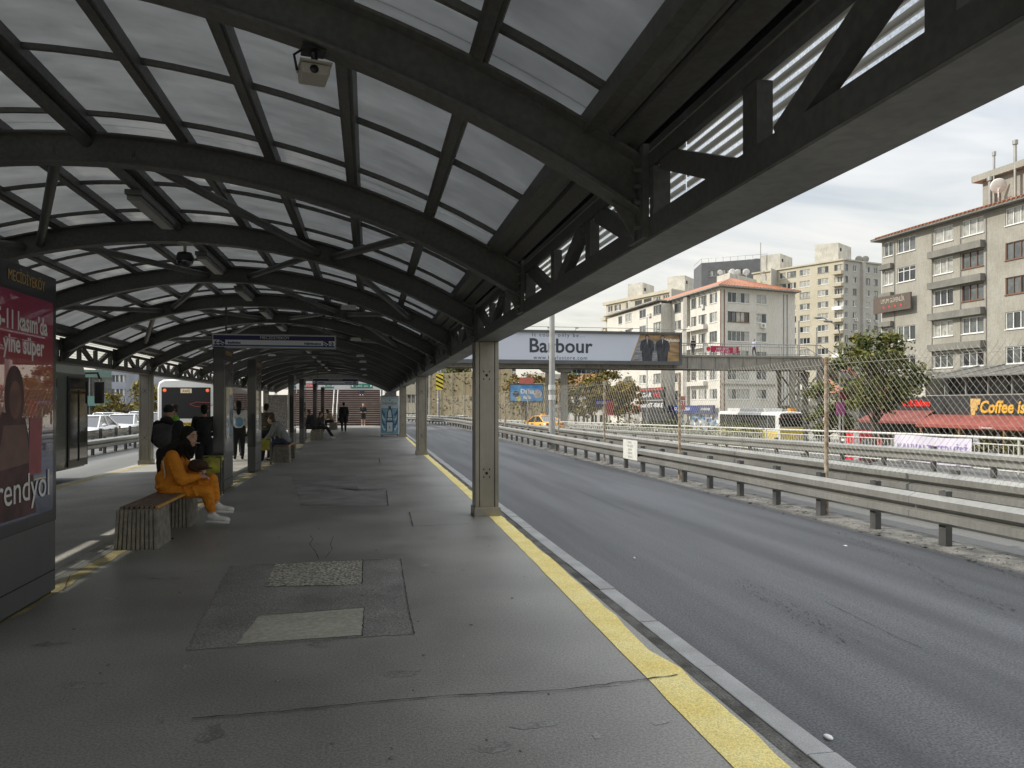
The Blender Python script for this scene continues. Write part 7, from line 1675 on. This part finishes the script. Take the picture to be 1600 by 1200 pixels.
for hi_x, kn, an in ((.09, kn_n, an_n), (-.09, kn_f, an_f)):
    h_ = hip + vv(hi_x, .02, -.01); C(h_, .085, kn, .055); C(kn, .053, kn.lerp(an, .35), .055); C(kn.lerp(an, .35), .055, an, .036); C(an, .037, an + vv(0, .12, -.05), .028)
blob('body', P, SKINW, wo, .0075, 2)
P = []
P.append(('e', chest + vv(0, -.01, .01), (.20, .165, .20))); P.append(('e', waist + vv(0, -.01, 0), (.20, .175, .17))); P.append(('e', hip + vv(0, -.02, .04), (.20, .185, .10)))
C(chest + vv(0, -.01, .04), .14, neck - vv(0, .01, .035), .098); 
for sh, el, wr in ((sh_n, el_n, wr_n), (sh_f, el_f, wr_f)):
    C(chest + (sh - chest) * .6, .10, sh, .082); C(sh, .084, sh.lerp(el, .6), .092); C(sh.lerp(el, .6), .092, el, .078); C(el, .078, el.lerp(wr, .6), .062); C(el.lerp(wr, .6), .062, wr - (wr - el) * .08, .042)
# folds
for i in range(7):
    a = waist + vv(.17 - .01 * i, -.12 + .035 * i, -.09 + .02 * math.sin(i * 2)); b = a + vv(.015, .12, .03 + .02 * (i % 2)); C(a, .022, b, .015)
for i in range(4): a = sh_n.lerp(el_n, .35 + .16 * i); C(a + vv(.075, -.05, .0), .018, a + vv(.07, .05, -.035), .014)
tp = blob('sweatshirt', P, ORG, wo, .011, 3)
P = [('e', hip + vv(0, .0, -.02), (.185, .17, .10))]
for hi_x, kn, an in ((.09, kn_n, an_n), (-.09, kn_f, an_f)):
    h_ = hip + vv(hi_x, .02, -.005); C(h_, .112, h_.lerp(kn, .5), .098); C(h_.lerp(kn, .5), .098, kn, .080); hem = kn.lerp(an, .69); C(kn, .080, kn.lerp(an, .5), .070); C(kn.lerp(an, .5), .070, hem, .064)
    for i in range(3): a = kn.lerp(hem, .2 + .3 * i); C(a + vv(.05, -.04, 0), .02, a + vv(.055, .05, .03), .014)
    for i in range(3): a = h_.lerp(kn, .2 + .25 * i); C(a + vv(.085, -.02, .05), .02, a + vv(.09, .03, -.06), .014)
blob('trousers', P, ORG, wo, .011, 3)
mb = MB(); a = waist + vv(.205, -.03, .06)
mb.tube([sh_n + vv(.07, -.10, -.05), chest + vv(.20, -.06, -.09), waist + vv(.212, -.02, .03)], .012, 6); mb.build('white_stripe', mat('trim_white', (0.5, 0.42, 0.3), 0.7, 0, 0.1, 6), tp)
for an, nm in ((an_n, 0), (an_f, 1)):
    fd = vv(0.12 if nm == 0 else .05, 1, -.06).normalized(); hl = an + vv(0, -.045, -.035); toe = hl + fd * .235
    sh = blob('shoe', [('c', hl + vv(0, 0, .03), .042, hl + fd * .08 + vv(0, 0, .025), .046), ('c', hl + fd * .06 + vv(0, 0, .012), .045, toe + vv(0, 0, -.004), .034), ('e', toe - fd * .03, (.046, .055, .034)), ('c', hl + fd * .015 + vv(0, 0, .06), .036, hl + fd * .05 + vv(0, 0, .06), .036)], WSH, wo, .008, 3)
    mb = MB(); M = frame(hl + fd * .1 + vv(0, 0, -.036), Vector((fd.y, -fd.x, 0)), fd); 
    mb.lathe([(0.001, -.012), (1.0, -.012), (1.02, 0.0), (1.0, .014), (0.001, .014)], 24)
    for i in range(len(mb.v)): v_ = mb.v[i]; w2 = .047 * (1 + .12 * v_[1]); mb.v[i] = tuple(M @ Vector((v_[0] * w2, v_[1] * .155, -v_[2] * 1.0)))
    mb.build('sole', WSH, sh)
    mb = MB()
    for i in range(4): c = hl + fd * (.085 + .022 * i) + vv(0, 0, .048 - .007 * i); mb.tube([c + vv(-.028, 0, -.004), c + vv(0, 0, .008), c + vv(.028, 0, -.004)], .0035, 5)
    mb.build('laces', WCL, sh)
# hair: cap of hair, a long mass down the back and loose wavy strands
P = [('e', hdp + hv(0, -.026, .045), (.096, .108, .102)), ('e', hdp + hv(0, -.03, .095), (.075, .09, .06)), ('e', hdp + hv(.02, -.055, -.02), (.095, .07, .12)), ('e', hdp + hv(.066, -.032, -.005), (.034, .054, .115)), ('e', hdp + hv(-.066, -.02, -.005), (.034, .058, .115))]
bk = [hdp + vv(.03, -.06, -.06), chest + vv(.04, -.085, .19), chest + vv(.06, -.135, .06), chest + vv(.06, -.15, -.08)]
for i in range(3): C(bk[i], (.085, .078, .074)[i], bk[i + 1], (.078, .074, .045)[i])
C(hdp + hv(.055, .03, -.06), .032, neck + vv(.07, .075, -.03), .034); C(neck + vv(.07, .075, -.03), .034, neck + vv(.06, .105, -.10), .024)
C(hdp + hv(-.06, .03, -.07), .03, neck + vv(-.03, .11, -.08), .034)
hr = blob('hair', P, HAIRB, wo, .010, 2)
rk = random.Random(5); mb = MB()
for k in range(150):
    a = rk.uniform(-.09, .10); base = hdp + vv(a, -.085 + abs(a) * .3 + rk.uniform(-.01, .02), rk.uniform(-.10, .05)); ln = rk.uniform(.30, .46); pts = []; ph = rk.uniform(0, 6)
    if k % 4 == 0: base = hdp + hv(rk.choice([.06, .075]), rk.uniform(-.02, .03), rk.uniform(-.08, .0)); ln = rk.uniform(.12, .22)
    for i in range(12):
        u = i / 11; bx_ = base + vv(a * .5 * u + .014 * math.sin(ph + u * 13), -.06 * min(1, u * 1.6) + (.06 * u if k % 4 == 0 else 0) + .4 * (.0 if k % 4 else .0) + .014 * math.cos(ph * 1.3 + u * 12), -ln * u)
        if k % 4 == 0: bx_ += vv(.02 * u, .10 * u * (k % 8 == 0), 0)
        pts.append(bx_)
    mb.tube(pts, [.007] * 9 + [.006, .004, .002], 5, caps=False)
mb.build('hair_strands', HAIRB, hr)
mb = MB()
for s in (-1, 1): mb.ell(hdp + hv(s * .033, .083, .014), (.014, .006, .006), 10, 6)
mb.build('eyes', mat('eye_dark', (0.02, 0.014, 0.012), 0.2, 0, 0), wo)
mb = MB()
for s in (-1, 1): mb.tube([hdp + hv(s * .014, .089, .034), hdp + hv(s * .034, .087, .041), hdp + hv(s * .054, .072, .035)], .0042, 5)
mb.build('eyebrows', HAIRB, wo)
mb = MB(); mb.ell(hdp + hv(0, .094, -.054), (.02, .008, .0065), 10, 6); mb.ell(hdp + hv(0, .092, -.064), (.018, .008, .0065), 10, 6); mb.build('lips', mat('lips', (0.30, 0.09, 0.08), 0.4, 0, 0), wo)
MB().tube([hdp + hv(.006, .098, -.059), hdp + hv(.012, .165, -.062)], .004, 8).build('cigarette', mat('cigarette_paper', (0.75, 0.72, 0.66), 0.7, 0, 0), wo)
# the brown cap she holds
c = PY(311, 726, 10.66); t = thing('cap', 'dark brown flat cap held on the lap of the woman in orange', 'hat', (c.x, c.y, c.z), 0.0)
BRC = mat('brown_wool', (0.055, 0.026, 0.014), 0.9, 0, 0.3, 10, bump=0.6, bscale=40)
blob('crown', [('e', vv(0, 0, 0), (.125, .11, .07), (0, .25, 0)), ('e', vv(-.05, 0, -.02), (.09, .10, .07))], BRC, t, .009, 2)
mb = MB(); mb.ell((.10, -.02, -.045), (.075, .10, .012), 16, 6); mb.build('peak', BRC, t)

# the other people on the platform
J = pose_stand(armf=.5); l = at(263, 728, -.13); l = (-4.15, 13.2, on_strip(-4.15))
l = (PY(263, 640, 13.6).x, 13.6, -0.12); person('man in black hoodie and black cap seen from behind left of the seated woman', l, -.15, J, BLK, BLK, BLK, 'cap', BLK, SKIN, 1.0, hood=True)
backpack('dark grey backpack on the man in the black cap', l, -.15, J, DGR)
J = pose_stand(armf=.3); l = (PY(273, 640, 20.5).x, 20.5, -.14); person('man in lime green vest over white looking round behind the man in the black cap', l, 1.9, J, LIMEV, WCL, DGR, 'short', HAIRR, SKIN, 1.02, False)
J = pose_stand(); l = (PY(319, 640, 17.6).x, 17.6, -.11); person('person in black top and shorts with bare legs half hidden behind the nearest slim pylon', l, 0.2, J, BLK, BLK, BLK, 'short', HAIRB, SKIN, 1.0, True, True)
backpack('large black backpack on the person in shorts beside the slim pylon', l, 0.2, J, BLK, 1.0)
J = pose_stand(step=.06, armf=.4); l = (PY(373, 640, 25.2).x, 25.2, -.1); person('woman in white jacket and black leggings with long dark hair between the two slim pylons', l, 0.1, J, WCL, BLK, BLK, 'long', HAIRB, SKIN, 1.06)
q = thing('bag', 'light blue bag hanging on the back of the woman in the white jacket', 'bag', l, 0.1); blob('bag_body', [('e', vv(.02, -.16, 1.17), (.13, .055, .15))], SKYB, q, .014, 2); MB().tube([(-.08, -.15, 1.28), (-.16, -.02, 1.46), (-.1, .12, 1.3)], .012, 6).build('strap', SKYB, q)
J = pose_stand(); l = (PY(371, 640, 27.0).x, 27.0, -.1); person('person with brown hair standing just beyond the woman in the white jacket', l, 0.3, J, OLV, DGR, BLK, 'short', HAIRR, SKIN, 1.08)
J = pose_stand(armf=.6); l = (PY(416, 640, 23.8).x, 23.8, -.08); person('person in dark patterned jacket standing behind the man in the grey hoodie', l, -.3, J, mat('dark_camouflage', (0.03, 0.03, 0.02), 0.8, 0, col2=(0.10, 0.095, 0.06), vscale=9), BLK, BLK, 'short', HAIRB, SKIN2, 1.0)
for (px, Y, m1, m2, hh, lab) in ((429, 33, BLK, BLK, 'short', 'person in black in the far crowd left of the timetable board'), (434, 36, SKYB, DGR, 'long', 'person in light blue in the far crowd left of the timetable board'), (440, 40, RED, BLK, 'short', 'person in red in the far crowd behind the timetable board'), (424, 38, WCL, NAVY, 'short', 'person in white in the far crowd by the left columns')):
    l = (PY(px, 640, Y).x, Y, -.1); person(lab, l, .4, pose_stand(), m1, m2, BLK, hh, HAIRB, SKIN, 1.0, vox=.02)
J = pose_sit(.30, .28, .10, 1.0, .46, .40, .38); person('man in grey marl hoodie and navy jeans leaning forward on the second bench', (PY(446, 640, 23.0).x + .02, 23.0, 0), rad(78), J, GHOOD, NAVY, BLK, 'short', HAIRR, SKIN, 1.0, hood=True, topvol=1.08)
J = pose_sit(.12, .2, .10, .5, .46, .42, .42); person('man in black jacket seated on the third bench turned to the left', (PY(489, 640, 36.8).x, 36.8, 0), rad(70), J, BLK, BLK, BLK, 'short', HAIRR, SKIN2, 1.06, topvol=1.15)
J = pose_sit(.05, .2, .10, .3, .46, .45, .68); person('person in dark clothes and white shoes stretching legs beside the third bench', (PY(497, 640, 37.9).x, 37.8, 0), rad(-80), J, DGR, BLK, WSH, 'short', HAIRR, SKIN, .96)
J = pose_sit(.22, .3, .10, .8, .46, .42, .4); person('person in beige jacket with dark hair bent forward on the farthest bench', (PY(519, 640, 52.3).x, 52.3, 0), rad(85), J, BEIGE, BLK, BLK, 'long', HAIRB, SKIN, 1.0)
J = pose_stand(step=.04); l = (PY(537, 640, 47.5).x, 47.5, 0); person('person in long black coat walking away down the platform', l, .1, J, BLK, BLK, BLK, 'short', HAIRB, SKIN2, 1.03, coat=True, topvol=1.1)
q = thing('handbag', 'dark handbag carried by the person in the long black coat', 'bag', l, .1); blob('bag_body', [('e', vv(-.30, .05, .72), (.05, .15, .13))], DGR, q, .014, 2); MB().tube([(-.28, -.05, .82), (-.25, .04, .92), (-.28, .14, .82)], .012, 6).build('strap', DGR, q)
J = pose_stand(step=.05, armf=.7); l = (PY(567.5, 640, 60.8).x, 60.8, 0); person('person in black top and shorts with bare legs at the foot of the stairs', l, math.pi, J, BLK, BLK, WSH, 'short', mat('fair_hair', (0.3, 0.22, 0.12), 0.6, 0, 0.1, 9), SKIN, 1.0, True, True)
J = pose_stand(step=.10); l = (PY(565, 640, 65.0).x, 64.6, 0.1711 * 14); person('person high on the stairs, only legs in jeans below the exit sign', l, math.pi, J, BLK, NAVY, WSH, 'short', HAIRB, SKIN, 1.0)
# people on the footbridge and by the cafe
for (px, rz, m1, m2, lab) in ((1083, .1, BLK, DGR, 'person in black standing on the footbridge by the billboard end'), (1178.5, 2.0, mat('lilac_cloth', (0.35, 0.36, 0.45), 0.8, 0, 0.1, 6), BLK, 'person in pale top and black trousers walking on the footbridge right of the banner')):
    l = (PY(px, 640, YBR + 1.2).x, YBR + 1.2, ZD); person(lab, l, rz, pose_stand(step=.1), m1, m2, BLK, 'short', HAIRB, SKIN, 1.0, vox=.022)
for (px, d, m1, m2, lab) in ((1374, 52, RED, BLK, 'person in red outside the bakery right of the drink coolers'), (1396, 50, WCL, DGR, 'person in white outside the bakery awning'), (1412, 49, BLK, NAVY, 'person in dark top between bakery and cafe awnings'), (1318, 50, WCL, NAVY, 'person in white by the purple board left of the tallest rusty post'), (1490, 52, OLV, BLK, 'first cafe guest in olive under the red awning'), (1525, 52, WCL, BLK, 'cafe guest in white under the red awning'), (1560, 51, BLK, BLK, 'cafe guest in black under the red awning below the amber lettering'), (1292, 56, DGR, BLK, 'person in grey under the footbridge tower')):
    q = PD(px, 640, d); person(lab, (q.x, q.y, -2.05), 1.5, pose_stand(step=.05), m1, m2, BLK, 'short', HAIRB, SKIN, 1.0, vox=.022, group='people outside the cafe row')
